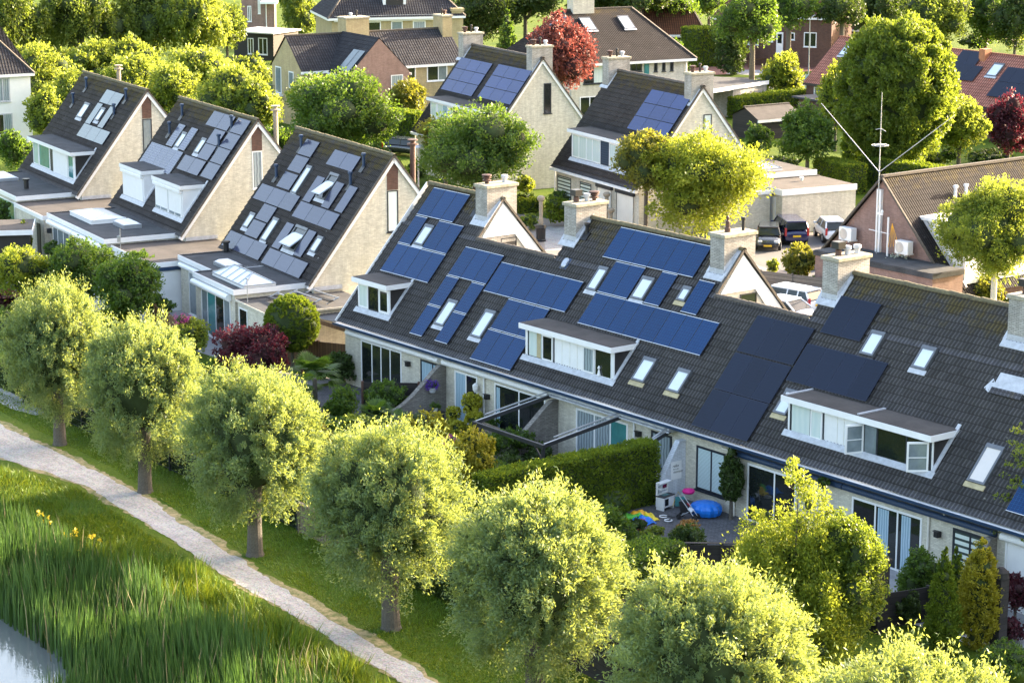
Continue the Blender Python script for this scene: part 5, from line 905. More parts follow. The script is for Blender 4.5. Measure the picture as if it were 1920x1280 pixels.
def hedge(name, label, pts, w, h, mat, lpx=3.2, dens=1.0, core='core', group=None, z0=0.0, cat='hedge', rough=.06):
    """clipped hedge along a ground polyline"""
    NV[0] += 1; rng = np.random.default_rng(NV[0]); a, b = np.array(pts[0][:2], float), np.array(pts[1][:2], float); L = np.hypot(*(b - a)); D = dist(((a + b) / 2).tolist() + [h]); mpp = D / (FPX * .5333); ll = lpx * mpp
    area = 2 * L * h + L * w + 2 * w * h; n = int(min(60000, area / (ll * ll * .28) * 1.9 * dens)); x = rng.uniform(0, L, n); y = rng.uniform(-w / 2, w / 2, n); zz = rng.uniform(0, h, n); f = rng.choice(5, n, p=np.array([L * h, L * h, L * w, w * h, w * h]) / area)
    y = np.where(f == 0, -w / 2, y); y = np.where(f == 1, w / 2, y); zz = np.where(f == 2, h, zz); x = np.where(f == 3, 0, x); x = np.where(f == 4, L, x); P = np.stack([x, y, zz], -1)
    bumpn = np.sin(x * 2.1 + zz * 1.3) * .5 + np.sin(x * 5.3 + 1 + zz * 4) * .3; nrm = np.array([[0, -1, 0], [0, 1, 0], [0, 0, 1], [-1, 0, 0], [1, 0, 0]])[f]; P = P + nrm * (bumpn * rough + rng.normal(0, rough * .7, n))[:, None]
    dd = unit(nrm * .9 + rng.normal(size=(n, 3)) * .7 + np.array([0, 0, .3])); s = unit(np.cross(dd, rng.normal(size=(n, 3)))); l = (ll * rng.uniform(.6, 1.3, n))[:, None]; wv = l * .27
    V = np.stack([P - dd * l * .5, P + s * wv, P + dd * l * .5, P - s * wv], 1).reshape(-1, 3); F = np.arange(n * 4).reshape(-1, 4); T = np.repeat(np.clip(rng.uniform(0, 1, n) * .6 + .2 + .25 * np.sin(x * 3.7) * np.sin(zz * 4.1 + y), 0, 1), 4)
    e = .08; bx = [(e, -w / 2 + e, 0), (L - e, -w / 2 + e, 0), (L - e, w / 2 - e, 0), (e, w / 2 - e, 0), (e, -w / 2 + e, h - e), (L - e, -w / 2 + e, h - e), (L - e, w / 2 - e, h - e), (e, w / 2 - e, h - e)]
    F = np.concatenate([F, np.array([(0, 1, 5, 4), (1, 2, 6, 5), (2, 3, 7, 6), (3, 0, 4, 7), (4, 5, 6, 7)]) + len(V)]); V = np.concatenate([V, np.array(bx)]); T = np.concatenate([T, np.zeros(8)])
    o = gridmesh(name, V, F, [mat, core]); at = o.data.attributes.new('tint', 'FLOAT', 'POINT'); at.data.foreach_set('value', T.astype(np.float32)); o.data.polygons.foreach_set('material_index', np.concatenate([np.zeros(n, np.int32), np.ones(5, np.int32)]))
    o.location = (a[0], a[1], z0); o.rotation_euler.z = math.atan2(b[1] - a[1], b[0] - a[0]); return tag(o, label, cat, group)
g2 = lambda px, py, z=0: tuple(G(px, py, z)[:2])

# --- far trees along the top edge
FT = 'large trees along the top edge'
for (px, py, w, h, tb, mat, lab, kd) in (
    (10, 45, 95, 85, 1.5, 'leaf_elm', 'large drooping green tree in the top left corner', 'weep'), (150, 38, 100, 82, 1.5, 'leaf_elm', 'large drooping tree, second from the top left corner', 'weep'),
    (265, 32, 90, 80, 1.5, 'leaf_elm', 'large golden green tree above the lime row, middle of the top left mass', 'weep'), (360, 30, 80, 84, 1.5, 'leaf_lime', 'large golden tree beside the pinkish brick house at top left', 'weep'),
    (425, 55, 42, 45, 1, 'leaf_elm', 'yellow green tree partly hiding the pinkish house', 'airy'), (560, 22, 42, 55, .6, 'leaf_elm', 'weeping willow with long hanging shoots left of the tall villa', 'weep'),
    (900, 28, 72, 68, .8, 'leaf_dark', 'dark tree behind the yellow house, right of the tall villa', 'tree'), (985, 0, 60, 55, 3, 'leaf_dark', 'dark tree behind the hipped roof left of its chimney', 'tree'), (1120, -5, 70, 45, 4, 'leaf_dark', 'dark tree above the hipped roof right of its chimney', 'tree'),
    (1245, 5, 70, 48, 3, 'leaf_green', 'dark crowned street tree right of the hipped house', 'tree'), (1330, 0, 50, 40, 3, 'leaf_green', 'street tree crown between the brown roof and the bicycle sign', 'tree'),
    (1370, 78, 32, 62, 0, 'leaf_dark', 'dark broad conifer behind the bicycle sign', 'column'), (1412, 40, 65, 58, 4.5, 'leaf_green', 'tall street tree with grey trunk on the grass by the road', 'tree'), (1480, 20, 55, 50, 4.5, 'leaf_green', 'street tree shading the white door of the brick house', 'tree'),
    (1580, 10, 50, 50, 5, 'leaf_dark', 'dark crowned tree left of the golden tree at upper right', 'tree'), (1650, 20, 50, 60, 3, 'leaf_dark', 'dark tree behind the red roof and the round hornbeam', 'tree'), (1755, 28, 70, 62, 2, 'leaf_elm', 'golden feathery tree behind the red roofed house', 'tree'),
    (1850, 35, 48, 65, 1, 'leaf_green', 'mid green tree behind the right part of the red roof', 'tree'), (1905, 40, 45, 70, 1, 'leaf_dark', 'dark tree in the top right corner', 'tree'), (1900, 72, 28, 20, .4, 'leaf_lime', 'light green shrub just above the red roof ridge at right', 'tree'),
    (1830, 78, 32, 16, .2, 'leaf_dark', 'dark low bush above the red roof ridge', 'tree'), (1690, 30, 40, 50, 2, 'leaf_dark', 'dark tree directly above the round hornbeam', 'tree'), (820, 5, 30, 30, 4, 'leaf_dark', 'dark tree top right behind the villa roof', 'tree'), (1200, -10, 60, 40, 5, 'leaf_dark', 'dark tree at top, above the hipped roof right end', 'tree')):
    plant('tree', 'tree', lab, px, py, w, h, tb, mat, kd, FT, leafpx=3.2, dens=.8, tr=.3 if tb > 3 else None)
# --- lime row behind the left houses
for i, (px, py, w, h, tb, lab) in enumerate(((85, 150, 58, 68, 1, 'yellow green tree right beside the white house'), (150, 190, 60, 60, 1, 'yellow green tree rising behind the leftmost gabled roof'), (165, 125, 66, 48, 1, 'pale tree top behind, above the leftmost gabled roof'), (250, 122, 58, 50, 1, 'pale lime tree with a raised tip in the back of the row'),
    (255, 160, 60, 60, 1, 'yellow lime tree behind the flue of the leftmost house'), (325, 180, 60, 58, 1, 'lime tree between the two left gabled roofs'), (375, 138, 68, 52, 1, 'lime tree top in the back row left of the yellow house'), (430, 190, 60, 70, 1, 'round yellow green tree behind the middle gabled house'),
    (480, 205, 52, 60, 1, 'lime tree left of the yellow house balcony'), (90, 215, 40, 50, 1, 'small light tree between the white house and the first gabled roof'), (468, 138, 42, 34, 1, 'lime tree in front of the dark garden house'), (50, 125, 35, 40, 1, 'lime tree behind the white house roof'))):
    plant('lime_tree', 'tree', lab, px, py, w, h, tb, 'leaf_lime', 'tree', 'lime trees in rows behind the left houses', dens=.9)
def T_(*a, **k): return plant(*a, **k)
T_('tree', 'tree', 'full dark green tree left of the long white dormer, below the brick wing', 640, 215, 105, 78, 1.2, 'leaf_green', 'tree'); T_('tree', 'tree', 'olive green tree in front of the brick wing, lighter topped', 600, 195, 62, 48, 3, 'leaf_lime', 'tree', dens=.8)
T_('tree', 'tree', 'small thin leaved yellow tree in front of the yellow house wall', 765, 188, 42, 40, 1, 'leaf_olive', 'airy'); T_('tree', 'tree', 'broad green tree below the first long white dormer, left of the courtyard', 893, 285, 118, 88, 1.0, 'leaf_green', 'tree'); T_('tree', 'tree', 'olive topped tree left of the white dormer tree, in the lane', 835, 262, 55, 42, 2.5, 'leaf_olive', 'tree')
T_('maple_tree', 'tree', 'dark pink leaved maple between two chimneys in front of the hipped house', 1054, 104, 60, 78, 3.6, 'leaf_red', 'tree', core='core_red'); T_('conifer', 'tree', 'small pointed pale conifer left of the hipped roof', 951, 62, 18, 42, 2.5, 'leaf_green', 'cone', tr=.15); T_('conifer', 'tree', 'small pointed dark conifer at the edge of the brown roof', 1234, 48, 8, 20, 0, 'leaf_thuja', 'cone')
T_('tree', 'tree', 'bronze olive tree hiding the dormer of the house with navy boards', 1212, 312, 56, 66, 3.0, 'leaf_olive', 'tree', tr=.15); T_('tree', 'tree', 'bright yellow green maple in front of the garages, behind the terrace chimneys', 1318, 356, 122, 104, .3, 'leaf_yellow', 'tree', cores=.45, rs=.18)
T_('hornbeam', 'tree', 'huge round clipped hornbeam behind the radio mast', 1680, 172, 108, 138, 1.2, 'leaf_horn', 'round', dens=2.6, up=.5, rho=.93, clump=.12, ksc=1.6, cores=.84); T_('tree', 'tree', 'yellow green tree squeezed left of the huge round hornbeam', 1568, 190, 38, 70, 1, 'leaf_yellow', 'tree'); T_('tree', 'tree', 'feathery yellow green tree right of the huge round hornbeam', 1800, 240, 62, 58, 1, 'leaf_lime', 'airy')
T_('maple_tree', 'tree', 'dark crimson maple at the right edge below the red roof', 1893, 235, 48, 62, .6, 'leaf_purple', 'tree', core='core_red'); T_('tree', 'tree', 'sunny young tree beside the red roofed house, below the road', 1468, 145, 42, 45, .6, 'leaf_yellow', 'tree'); T_('tree', 'tree', 'fresh green tree with white blossom left of the round hornbeam', 1515, 255, 60, 58, 1.5, 'leaf_green', 'airy')
T_('shrub', 'shrub', 'rounded hedge bush behind the lean-to of the house with navy boards', 1425, 262, 30, 32, 0, 'leaf_green', 'tree'); T_('conifer', 'tree', 'broad dark clipped cone left of the hornbeam trunk', 1597, 275, 21, 38, 0, 'leaf_thuja', 'column'); T_('shrub', 'shrub', 'cloud pruned light shrub on the long hedge right of hornbeam trunk', 1778, 292, 20, 15, .4, 'leaf_green', 'tree')
T_('birch_tree', 'tree', 'yellow green birch with white stems at the right edge before the brick bungalow', 1868, 442, 94, 110, 1.6, 'leaf_lime', 'tree', bark='bark_white', leafpx=3.0, dens=1.1); T_('shrub', 'shrub', 'golden dense shrub under the birch at the right edge', 1845, 545, 42, 30, 0, 'leaf_olive', 'tree')
T_('shrub', 'shrub', 'round standard bush on thin stem beside the parked cars', 1497, 488, 31, 32, .5, 'leaf_olive', 'round', tr=.06); T_('shrub', 'shrub', 'small bright shrub left of the standard bush by the board fence', 1450, 501, 15, 17, 0, 'leaf_yellow', 'tree'); T_('shrub', 'shrub', 'low sunlit shrub at the foot of the standard bush', 1468, 525, 16, 10, 0, 'leaf_lime', 'tree')
T_('shrub', 'shrub', 'dark low bush beside the board fence near the white cars', 1530, 530, 22, 14, 0, 'leaf_green', 'tree'); T_('shrub', 'shrub', 'small bush squeezed between brick bungalow and chimney', 1560, 470, 10, 7, 0, 'leaf_yellow', 'tree')
T_('shrub', 'shrub', 'yellow leaved garden tree by the small carport on the left', 52, 522, 64, 68, .2, 'leaf_yellow', 'tree'); T_('shrub', 'shrub', 'narrow golden column shrub in the left gardens', 47, 455, 14, 38, 0, 'leaf_yellow', 'column'); T_('shrub', 'shrub', 'orange leaved shrub at the left edge of the picture', 5, 510, 18, 26, 0, 'leaf_bronze', 'tree')
T_('tree', 'tree', 'mid green garden tree before the middle house sliding doors', 148, 512, 70, 66, .5, 'leaf_green', 'tree'); T_('tree', 'tree', 'fresh green garden tree before the white garage door', 238, 545, 72, 68, .5, 'leaf_green', 'tree'); T_('shrub', 'shrub', 'ivy mound on the white garage roof edge at left', 262, 490, 32, 22, 1.8, 'leaf_green', 'tree', tr=.08)
T_('shrub', 'shrub', 'pale flowering shrub below the leftmost flat roof', 52, 402, 22, 18, .8, 'petal_white', 'tree', tr=.06); T_('shrub', 'shrub', 'green branches at the left edge below the leftmost house', 2, 400, 18, 28, 1, 'leaf_green', 'tree', tr=.06); T_('shrub', 'shrub', 'dense dark bush beside the leftmost dormer', 26, 285, 32, 42, 0, 'leaf_green', 'tree')
T_('shrub', 'shrub', 'reddish low shrub at the left edge behind the first willow', 15, 560, 30, 16, 0, 'leaf_purple', 'tree', core='core_red'); T_('shrub', 'shrub', 'golden shrub between the first and the second willow', 215, 600, 45, 25, .2, 'leaf_yellow', 'tree'); T_('shrub', 'shrub', 'bronze shrub behind the second willow before the wooden gate', 300, 605, 35, 22, 0, 'leaf_bronze', 'tree')
T_('shrub', 'shrub', 'rounded bright green bush left of the purple shrub', 358, 635, 36, 36, 0, 'leaf_lime', 'tree'); T_('shrub', 'shrub', 'dark purple leaved shrub behind the third willow', 472, 668, 82, 58, .2, 'leaf_purple', 'tree', core='core_red'); T_('topiary', 'shrub', 'large smooth clipped ball bush beside the terrace end', 547, 606, 52, 52, 1.45, 'leaf_thuja', 'ball', leafpx=1.9, dens=1.1)
T_('shrub', 'shrub', 'leafy climber on the pale garage wall behind the purple shrub', 460, 598, 15, 20, 0, 'leaf_green', 'tree'); T_('shrub', 'shrub', 'light green bush right of the purple shrub, under the ball bush', 588, 685, 28, 18, .2, 'leaf_green', 'tree'); T_('shrub', 'shrub', 'dark rounded bush against the terrace end wall', 638, 690, 26, 34, 0, 'leaf_dark', 'tree')
T_('shrub', 'shrub', 'dark bush left of the terrace end bush', 608, 700, 18, 24, 0, 'leaf_green', 'tree'); T_('shrub', 'shrub', 'upright many stemmed bush below the fan palm', 643, 758, 38, 34, .2, 'leaf_green', 'airy'); T_('shrub', 'shrub', 'dense green bush in front of the french doors', 722, 752, 42, 36, 0, 'leaf_green', 'tree')
T_('shrub', 'shrub', 'low light green bush between the palms', 640, 800, 45, 18, 0, 'leaf_green', 'tree'); T_('shrub', 'shrub', 'golden drooping shrub above the fourth willow', 790, 808, 52, 46, .7, 'leaf_gold', 'weep'); T_('weeping_tree', 'tree', 'weeping tree with bare arching branches behind the fourth willow', 884, 856, 60, 58, .9, 'leaf_gold', 'weep'); T_('weeping_tree', 'tree', 'dark weeping tree between the third and fourth willow', 608, 858, 56, 68, .6, 'leaf_olive', 'weep')
for dx, dy, r, lab in ((-22, 2, 14, 'yellow ball of clipped conifer, upper left of the group'), (12, -16, 20, 'yellow ball of clipped conifer, topmost of the group'), (-14, 32, 16, 'yellow ball of clipped conifer, lowest of the group'), (18, 18, 20, 'yellow ball of clipped conifer, right of the group'), (-26, 26, 12, 'yellow ball of clipped conifer, far left of the group')):
    plant('topiary', 'shrub', lab, 872 + dx, 772 + dy, r, r, .5 - dy * .02, 'gold_conifer', 'round', 'yellow clipped conifer balls by the flower basket', leafpx=2.6, tr=.05)
T_('shrub', 'shrub', 'green bush with pink flowers under the pergola', 945, 835, 36, 34, 0, 'leaf_green', 'tree'); T_('shrub', 'shrub', 'dark bush under the pergola corner', 975, 800, 22, 22, 0, 'leaf_dark', 'tree'); T_('shrub', 'shrub', 'dark rose bush beside the swept brick wall', 1010, 850, 28, 22, 0, 'leaf_dark', 'tree')
T_('shrub', 'shrub', 'dark grassy dome bush in front of the tall thuja hedge', 1148, 942, 36, 24, 0, 'leaf_thuja', 'ball', leafpx=2.6); T_('shrub', 'shrub', 'bright green spreading bush below the thuja hedge', 1140, 990, 50, 42, 0, 'leaf_green', 'tree'); T_('shrub', 'shrub', 'low grass tuft bush beside the play patio', 1225, 1000, 26, 14, 0, 'leaf_lime', 'tree'); T_('shrub', 'shrub', 'small dark bush at the corner of the play patio', 1195, 985, 20, 14, 0, 'leaf_dark', 'tree')
T_('maple_tree', 'tree', 'small bronze tipped maple below the play patio', 1290, 1020, 38, 38, .6, 'leaf_dark', 'tree', tr=.06); T_('shrub', 'shrub', 'bronze red new shoots on top of the small maple', 1290, 985, 28, 10, 1.5, 'leaf_bronze', 'airy', tr=.03)
T_('tree', 'tree', 'tall yellow green tree between the play patio and the big sliding doors', 1480, 1060, 150, 186, .4, 'leaf_yellow', 'spires', leafpx=3.2, dens=1.9, tr=.12); T_('tree', 'tree', 'darker green tree leaning against the tall yellow one on its right', 1588, 1105, 82, 150, .3, 'leaf_horn', 'tree', leafpx=3.2)
T_('shrub', 'shrub', 'dark ivy column climbing the wall beside the blind window', 1372, 890, 24, 48, .8, 'leaf_dark', 'column'); T_('shrub', 'shrub', 'small ivy tuft on the navy awning', 1545, 905, 14, 12, 2.4, 'leaf_green', 'tree', tr=.04)
T_('shrub', 'shrub', 'dense green bush in front of the big sliding doors at right', 1725, 1085, 42, 58, 0, 'leaf_green', 'tree'); T_('cypress', 'tree', 'tall slim green cypress, front one of the pair at right', 1768, 1126, 34, 104, 0, 'leaf_thuja', 'cone', leafpx=2.8); T_('cypress', 'tree', 'slim green cypress just behind its twin at right', 1792, 1098, 22, 80, 0, 'leaf_thuja', 'cone', leafpx=2.8)
T_('conifer', 'tree', 'golden green broad conifer right of the slim cypresses', 1836, 1118, 42, 100, 0, 'leaf_gold', 'column', leafpx=3); T_('maple_tree', 'tree', 'dark red lace maple at the right edge near the bottom', 1905, 1115, 38, 40, .4, 'leaf_purple', 'tree', core='core_red', tr=.06); T_('shrub', 'shrub', 'dark red low bush at the right edge below the lace maple', 1895, 1180, 28, 24, 0, 'leaf_purple', 'tree', core='core_red')
T_('shrub', 'shrub', 'spreading green shrub in the bottom right corner', 1885, 1240, 62, 36, 0, 'leaf_green', 'tree'); T_('shrub', 'shrub', 'low layered bush right of the black post', 1695, 1215, 48, 26, 0, 'leaf_green', 'tree'); T_('shrub', 'shrub', 'dark bush behind the black post', 1700, 1140, 30, 34, 0, 'leaf_dark', 'tree')
T_('shrub', 'shrub', 'round yellow shrub in the courtyard left of stone column', 985, 345, 18, 15, .8, 'leaf_yellow', 'round', tr=.05); T_('shrub', 'shrub', 'dark box ball at the foot of the courtyard tree', 985, 375, 22, 12, 0, 'leaf_dark', 'ball'); T_('shrub', 'shrub', 'green rounded conifer bush right of the stone column', 1042, 395, 25, 30, 0, 'leaf_thuja', 'tree'); T_('shrub', 'shrub', 'bright round bush behind the rounded conifer', 1052, 370, 26, 10, .8, 'leaf_green', 'tree', tr=.05)
T_('shrub', 'shrub', 'tall grass clump left of the stone column', 990, 415, 22, 16, 0, 'leaf_lime', 'tree'); T_('shrub', 'shrub', 'green bush at the foot of the street lamp', 780, 320, 22, 25, 0, 'leaf_green', 'tree'); T_('shrub', 'shrub', 'small tree before the right end of the hipped house', 1270, 115, 24, 40, 0, 'leaf_green', 'tree')
T_('shrub', 'shrub', 'white flowering climbing hydrangea on the garden shelter', 1700, 505, 52, 24, 1.2, 'petal_white', 'tree', tr=.05); T_('shrub', 'shrub', 'green climber hanging over the garden shelter', 1765, 510, 40, 28, 1.0, 'leaf_lime', 'weep', tr=.05); T_('shrub', 'shrub', 'white blossomed shrub by the bungalow verge', 1755, 485, 24, 12, 1.2, 'petal_white', 'tree', tr=.05)
T_('shrub', 'shrub', 'bushes round the white door beyond the road', 1500, 92, 35, 16, 0, 'leaf_green', 'tree'); T_('shrub', 'shrub', 'bright bush beside the brick house beyond the road', 1540, 78, 26, 16, 0, 'leaf_lime', 'tree'); T_('shrub', 'shrub', 'yellow shrub lit by sun beside the bicycle sign', 1388, 98, 10, 26, 0, 'leaf_yellow', 'column')
T_('shrub', 'shrub', 'dark shrub under the long hedge left of the hornbeam', 1470, 305, 30, 14, 0, 'leaf_dark', 'tree'); T_('shrub', 'shrub', 'wide dark shrub below the crimson maple', 1860, 295, 50, 12, 0, 'leaf_dark', 'tree'); T_('shrub', 'shrub', 'shrub with branches in the far left garden', 100, 470, 20, 16, .8, 'leaf_green', 'tree', tr=.04)
T_('shrub', 'shrub', 'fresh green bush between the two left garden trees', 100, 560, 50, 45, 0, 'leaf_lime', 'tree'); T_('shrub', 'shrub', 'light green bush at the left edge under the carport', 15, 610, 45, 30, 0, 'leaf_green', 'tree'); T_('shrub', 'shrub', 'mid green shrub left of the brown gate', 290, 575, 34, 28, 0, 'leaf_green', 'tree')
T_('shrub', 'shrub', 'leafy green bush at the foot of the purple shrub', 410, 700, 45, 34, 0, 'leaf_green', 'tree'); T_('shrub', 'shrub', 'dark fern like bush below the fan palm', 560, 760, 40, 34, 0, 'leaf_dark', 'tree'); T_('shrub', 'shrub', 'small round bush right of the yellow conifer balls', 915, 800, 22, 20, 0, 'leaf_green', 'tree')
T_('shrub', 'shrub', 'green bush behind the fourth willow, below the small palms', 690, 830, 45, 28, 0, 'leaf_green', 'tree'); T_('shrub', 'shrub', 'low dark bush between weeping tree and thuja hedge', 955, 880, 30, 26, 0, 'leaf_dark', 'tree'); T_('shrub', 'shrub', 'light shrub behind the sixth willow, near the lawn', 1120, 1080, 36, 40, 0, 'leaf_lime', 'tree')
T_('shrub', 'shrub', 'green shrub in front of the terrace wall right of ivy column', 1425, 935, 20, 18, 0, 'leaf_green', 'tree'); T_('shrub', 'shrub', 'green hedge bush behind the second garden tree', 190, 480, 40, 22, 0, 'leaf_dark', 'tree'); T_('shrub', 'shrub', 'leafy bush right of the round hornbeam trunk', 1740, 300, 34, 16, 0, 'leaf_horn', 'tree')
T_('shrub', 'shrub', 'leafy bush at lane corner behind the third gabled house', 735, 330, 34, 34, 0, 'leaf_lime', 'tree'); T_('shrub', 'shrub', 'dark bush in the lane left of the street lamp', 700, 300, 34, 30, 0, 'leaf_green', 'tree'); T_('shrub', 'shrub', 'bush behind the middle house flue', 520, 270, 36, 34, 0, 'leaf_green', 'tree')
T_('shrub', 'shrub', 'sunny green bush filling the gap behind the second and third willow', 385, 745, 40, 38, .3, 'leaf_lime', 'tree'); T_('shrub', 'shrub', 'rounded bush behind the weathered picket fence', 590, 930, 40, 34, .3, 'leaf_green', 'tree'); T_('shrub', 'shrub', 'green bush left of the thuja hedge end, behind the fifth willow', 920, 900, 44, 36, .4, 'leaf_green', 'tree')
T_('shrub', 'shrub', 'light leafy bush between the fan palms and the brown screen', 665, 800, 40, 24, .3, 'leaf_lime', 'tree'); T_('shrub', 'shrub', 'bushy climber in front of the grey slat fence', 975, 825, 30, 22, .5, 'leaf_green', 'tree')
# araucaria-like arms at the right edge
ar = thing('larch', 'light green open larch with layered arms at the right edge', 'tree', tuple(g2(1935, 1130)) + (0,)); P = G(1935, 1130); D = dist(P); s = D / FPX
m = MB(); m.tube([(0, 0, 0), (0, 0, 6.6)], [.1, .03], 8); m.build('trunk', 'bark', ar)
CC = []; RR = []
for k, z in enumerate(np.linspace(2.6, 6.2, 7)):
    L_ = 1.6 - .12 * k
    for a in range(6):
        an = a * 1.05 + k * .5
        for t in (.25, .5, .75, 1): CC.append((L_ * t * math.cos(an), L_ * t * math.sin(an), z + .15 * t)); RR.append((.2, .2, .1))
leafmesh('crown', CC, RR, 5000, .11, .05, 9, 'leaf_lime', 'core', ar, cores=0, clump=.6)
# hedges
hedge('hedge', 'tall dark thuja hedge between the pergola and the play patio', (25.0, -.9), 0, 0, 'leaf_thuja') if False else None
hedge('hedge', 'tall clipped thuja hedge between the pergola and the play patio', [(24.5, -9.6), (24.6, -1.0)], .95, 2.55, 'leaf_thuja', 3.0, 1.2)
hedge('hedge', 'square block of clipped beech hedge below the bright spreading bush', [(35.0, -12.0), (34.3, -8.6)], 1.5, 2.3, 'leaf_green', 3.4)
hedge('hedge', 'dark ivy covered fence hedge behind the fourth and fifth willow', [(24.5, -14.5), (36.5, -14.9)], .7, 1.6, 'leaf_dark', 3.4)
hedge('hedge', 'sunlit square end of the clipped hedge left of the brick bungalow', [(-30.2, 62.9), (-26.0, 62.2)], 1.8, 2.2, 'leaf_thuja', 2.6); hedge('hedge', 'long clipped hedge behind the sunlit hedge block', [(-29, 66.0), (-6, 66.5)], 1.5, 2.2, 'leaf_thuja', 2.8)
hedge('hedge', 'clipped hedge left of the first long white dormer house', [(-73.5, 50.5), (-67.5, 52.5)], 2, 2.6, 'leaf_thuja', 2.8); hedge('hedge', 'box of clipped hedge beside the white garage', [g2(1372, 190), g2(1430, 188)], 1.6, 1.8, 'leaf_lime', 2.8); hedge('hedge', 'long low hedge behind the garden shed', [g2(1375, 222), g2(1505, 205)], 1.5, 1.9, 'leaf_thuja', 2.8)
hedge('hedge', 'large clipped hedge block with sunny top beside the hipped house', [g2(1290, 125), g2(1338, 122)], 3, 4.2, 'leaf_thuja', 2.8); hedge('hedge', 'low hedge in front of the brick house beyond the road', [g2(1475, 112), g2(1545, 113)], 1, 1.4, 'leaf_thuja', 2.8); hedge('hedge', 'low clipped hedges in the courtyard', [g2(970, 400), g2(1010, 395)], 1.2, .9, 'leaf_thuja', 2.8)
hedge('hedge', 'dark hedge at the left edge behind the first willow', [(-10, -13.2), (0, -13.4)], .8, 1.2, 'leaf_dark', 3.2)
hedge('hedge', 'dark ground ivy along the wire fence behind the first three willows', [(-6, -13.5), (19.4, -14.1)], .7, 1.15, 'leaf_dark', 3.2)
# fan palms
def palm(label, px, py, r, h, n=26, seed=0):
    P = G(px, py, h); t = thing('fan_palm', label, 'palm', (P[0], P[1], 0), seed, 'fan palms in the first garden'); rg = random.Random(seed)
    m = MB(); m.tube([(0, 0, 0), (0, 0, h - .1)], [.14, .1], 8); m.build('trunk', 'bark', t); f = MB()
    for k in range(n):
        a = k * 2.4; e = rg.uniform(-.35, 1.2); d = Vector((math.cos(a) * math.cos(e), math.sin(a) * math.cos(e), math.sin(e))); c = Vector((0, 0, h)) + d * r * .5; side = d.cross(Vector((0, 0, 1))).normalized(); up_ = side.cross(d)
        for q in range(14):
            b = (q - 6.5) / 6.5 * 1.25; dr = (d * math.cos(b) + side * math.sin(b)).normalized(); tip = c + dr * r * .62 - Vector((0, 0, .12 * r)); w = dr.cross(up_) * .035 * r
            f.poly([c, c + dr * r * .35 + w, tip, c + dr * r * .35 - w])
    o = f.build('fronds', 'leaf_green', t); at = o.data.attributes.new('tint', 'FLOAT', 'POINT'); at.data.foreach_set('value', np.random.default_rng(seed).uniform(0, 1, len(o.data.vertices)).astype(np.float32))
palm('large fan palm in the first garden in front of the terrace end', 590, 705, 1.35, 1.9, seed=1); palm('small fan palm left of the golden drooping shrub', 705, 782, .95, 1.0, 18, 2); palm('small fan palm below the bush at the french doors', 742, 795, .8, .9, 16, 3); palm('tiny fan palm beside the first fan palm', 575, 720, .8, 1.1, 14, 4)

# --- reeds, tall grass, short turf
def blades(name, label, pts_fn, n, hmin, hmax, w, mat, seed, cat, lean=.35, ground=None):
    rng = np.random.default_rng(seed); X = pts_fn(rng, n); n = len(X); z0 = np.array([np.interp(-y, [20.6, 22, 24, 26, 27.6, 29.5, 36], [0, -.12, -.38, -.68, -.95, -1.5, -1.9]) for y in X[:, 1]])
    gx = rng.uniform(X.min(0), X.max(0), (260, 2)); near = np.concatenate([((X[i:i + 4000, None] - gx[None]) ** 2).sum(-1).argmin(1) for i in range(0, n, 4000)]); pat = rng.uniform(0, 1, 260)[near]
    h = rng.uniform(hmin, hmax, n) * (.72 + .40 * pat); a = rng.uniform(0, 2 * np.pi, n); l = rng.uniform(.05, lean, n) * h; t = rng.uniform(0, 6.28, 260)[near] + rng.normal(0, 1.0, n); d = np.stack([np.cos(t), np.sin(t), 0 * t], -1); s = np.stack([np.cos(a), np.sin(a), 0 * a], -1) * (w * rng.uniform(.6, 1.3, n))[:, None] / 2
    b = np.concatenate([X, z0[:, None] - .02], 1); m1 = b + d * (l * .3)[:, None] + np.array([0, 0, 1.]) * (h * .55)[:, None]; tp = b + d * l[:, None] + np.array([0, 0, 1.]) * h[:, None]
    V = np.stack([b - s, b + s, m1 + s, m1 - s, tp], 1).reshape(-1, 3); i = np.arange(n)[:, None] * 5; Q = np.concatenate([i + 0, i + 1, i + 2, i + 3], 1); Q2 = np.concatenate([i + 3, i + 2, i + 4, i + 4], 1)
    me = bpy.data.meshes.new(name); me.vertices.add(len(V)); me.vertices.foreach_set('co', V.ravel().astype(np.float32)); tri = np.concatenate([i + 3, i + 2, i + 4], 1)
    loops = np.concatenate([Q.ravel(), tri.ravel()]).astype(np.int32); me.loops.add(len(loops)); me.loops.foreach_set('vertex_index', loops); me.polygons.add(2 * n)
    me.polygons.foreach_set('loop_start', np.concatenate([np.arange(n) * 4, 4 * n + np.arange(n) * 3]).astype(np.int32)); me.polygons.foreach_set('loop_total', np.concatenate([np.full(n, 4), np.full(n, 3)]).astype(np.int32)); me.materials.append(MATS[mat]); me.update(calc_edges=True)
    o = bpy.data.objects.new(name, me); COL.objects.link(o); at = me.attributes.new('tint', 'FLOAT', 'POINT'); at.data.foreach_set('value', np.repeat(np.clip(rng.uniform(0, .6, n) + pat * .4, 0, 1), 5).astype(np.float32)); o['kind'] = 'stuff'; tag(o, label, cat); return o
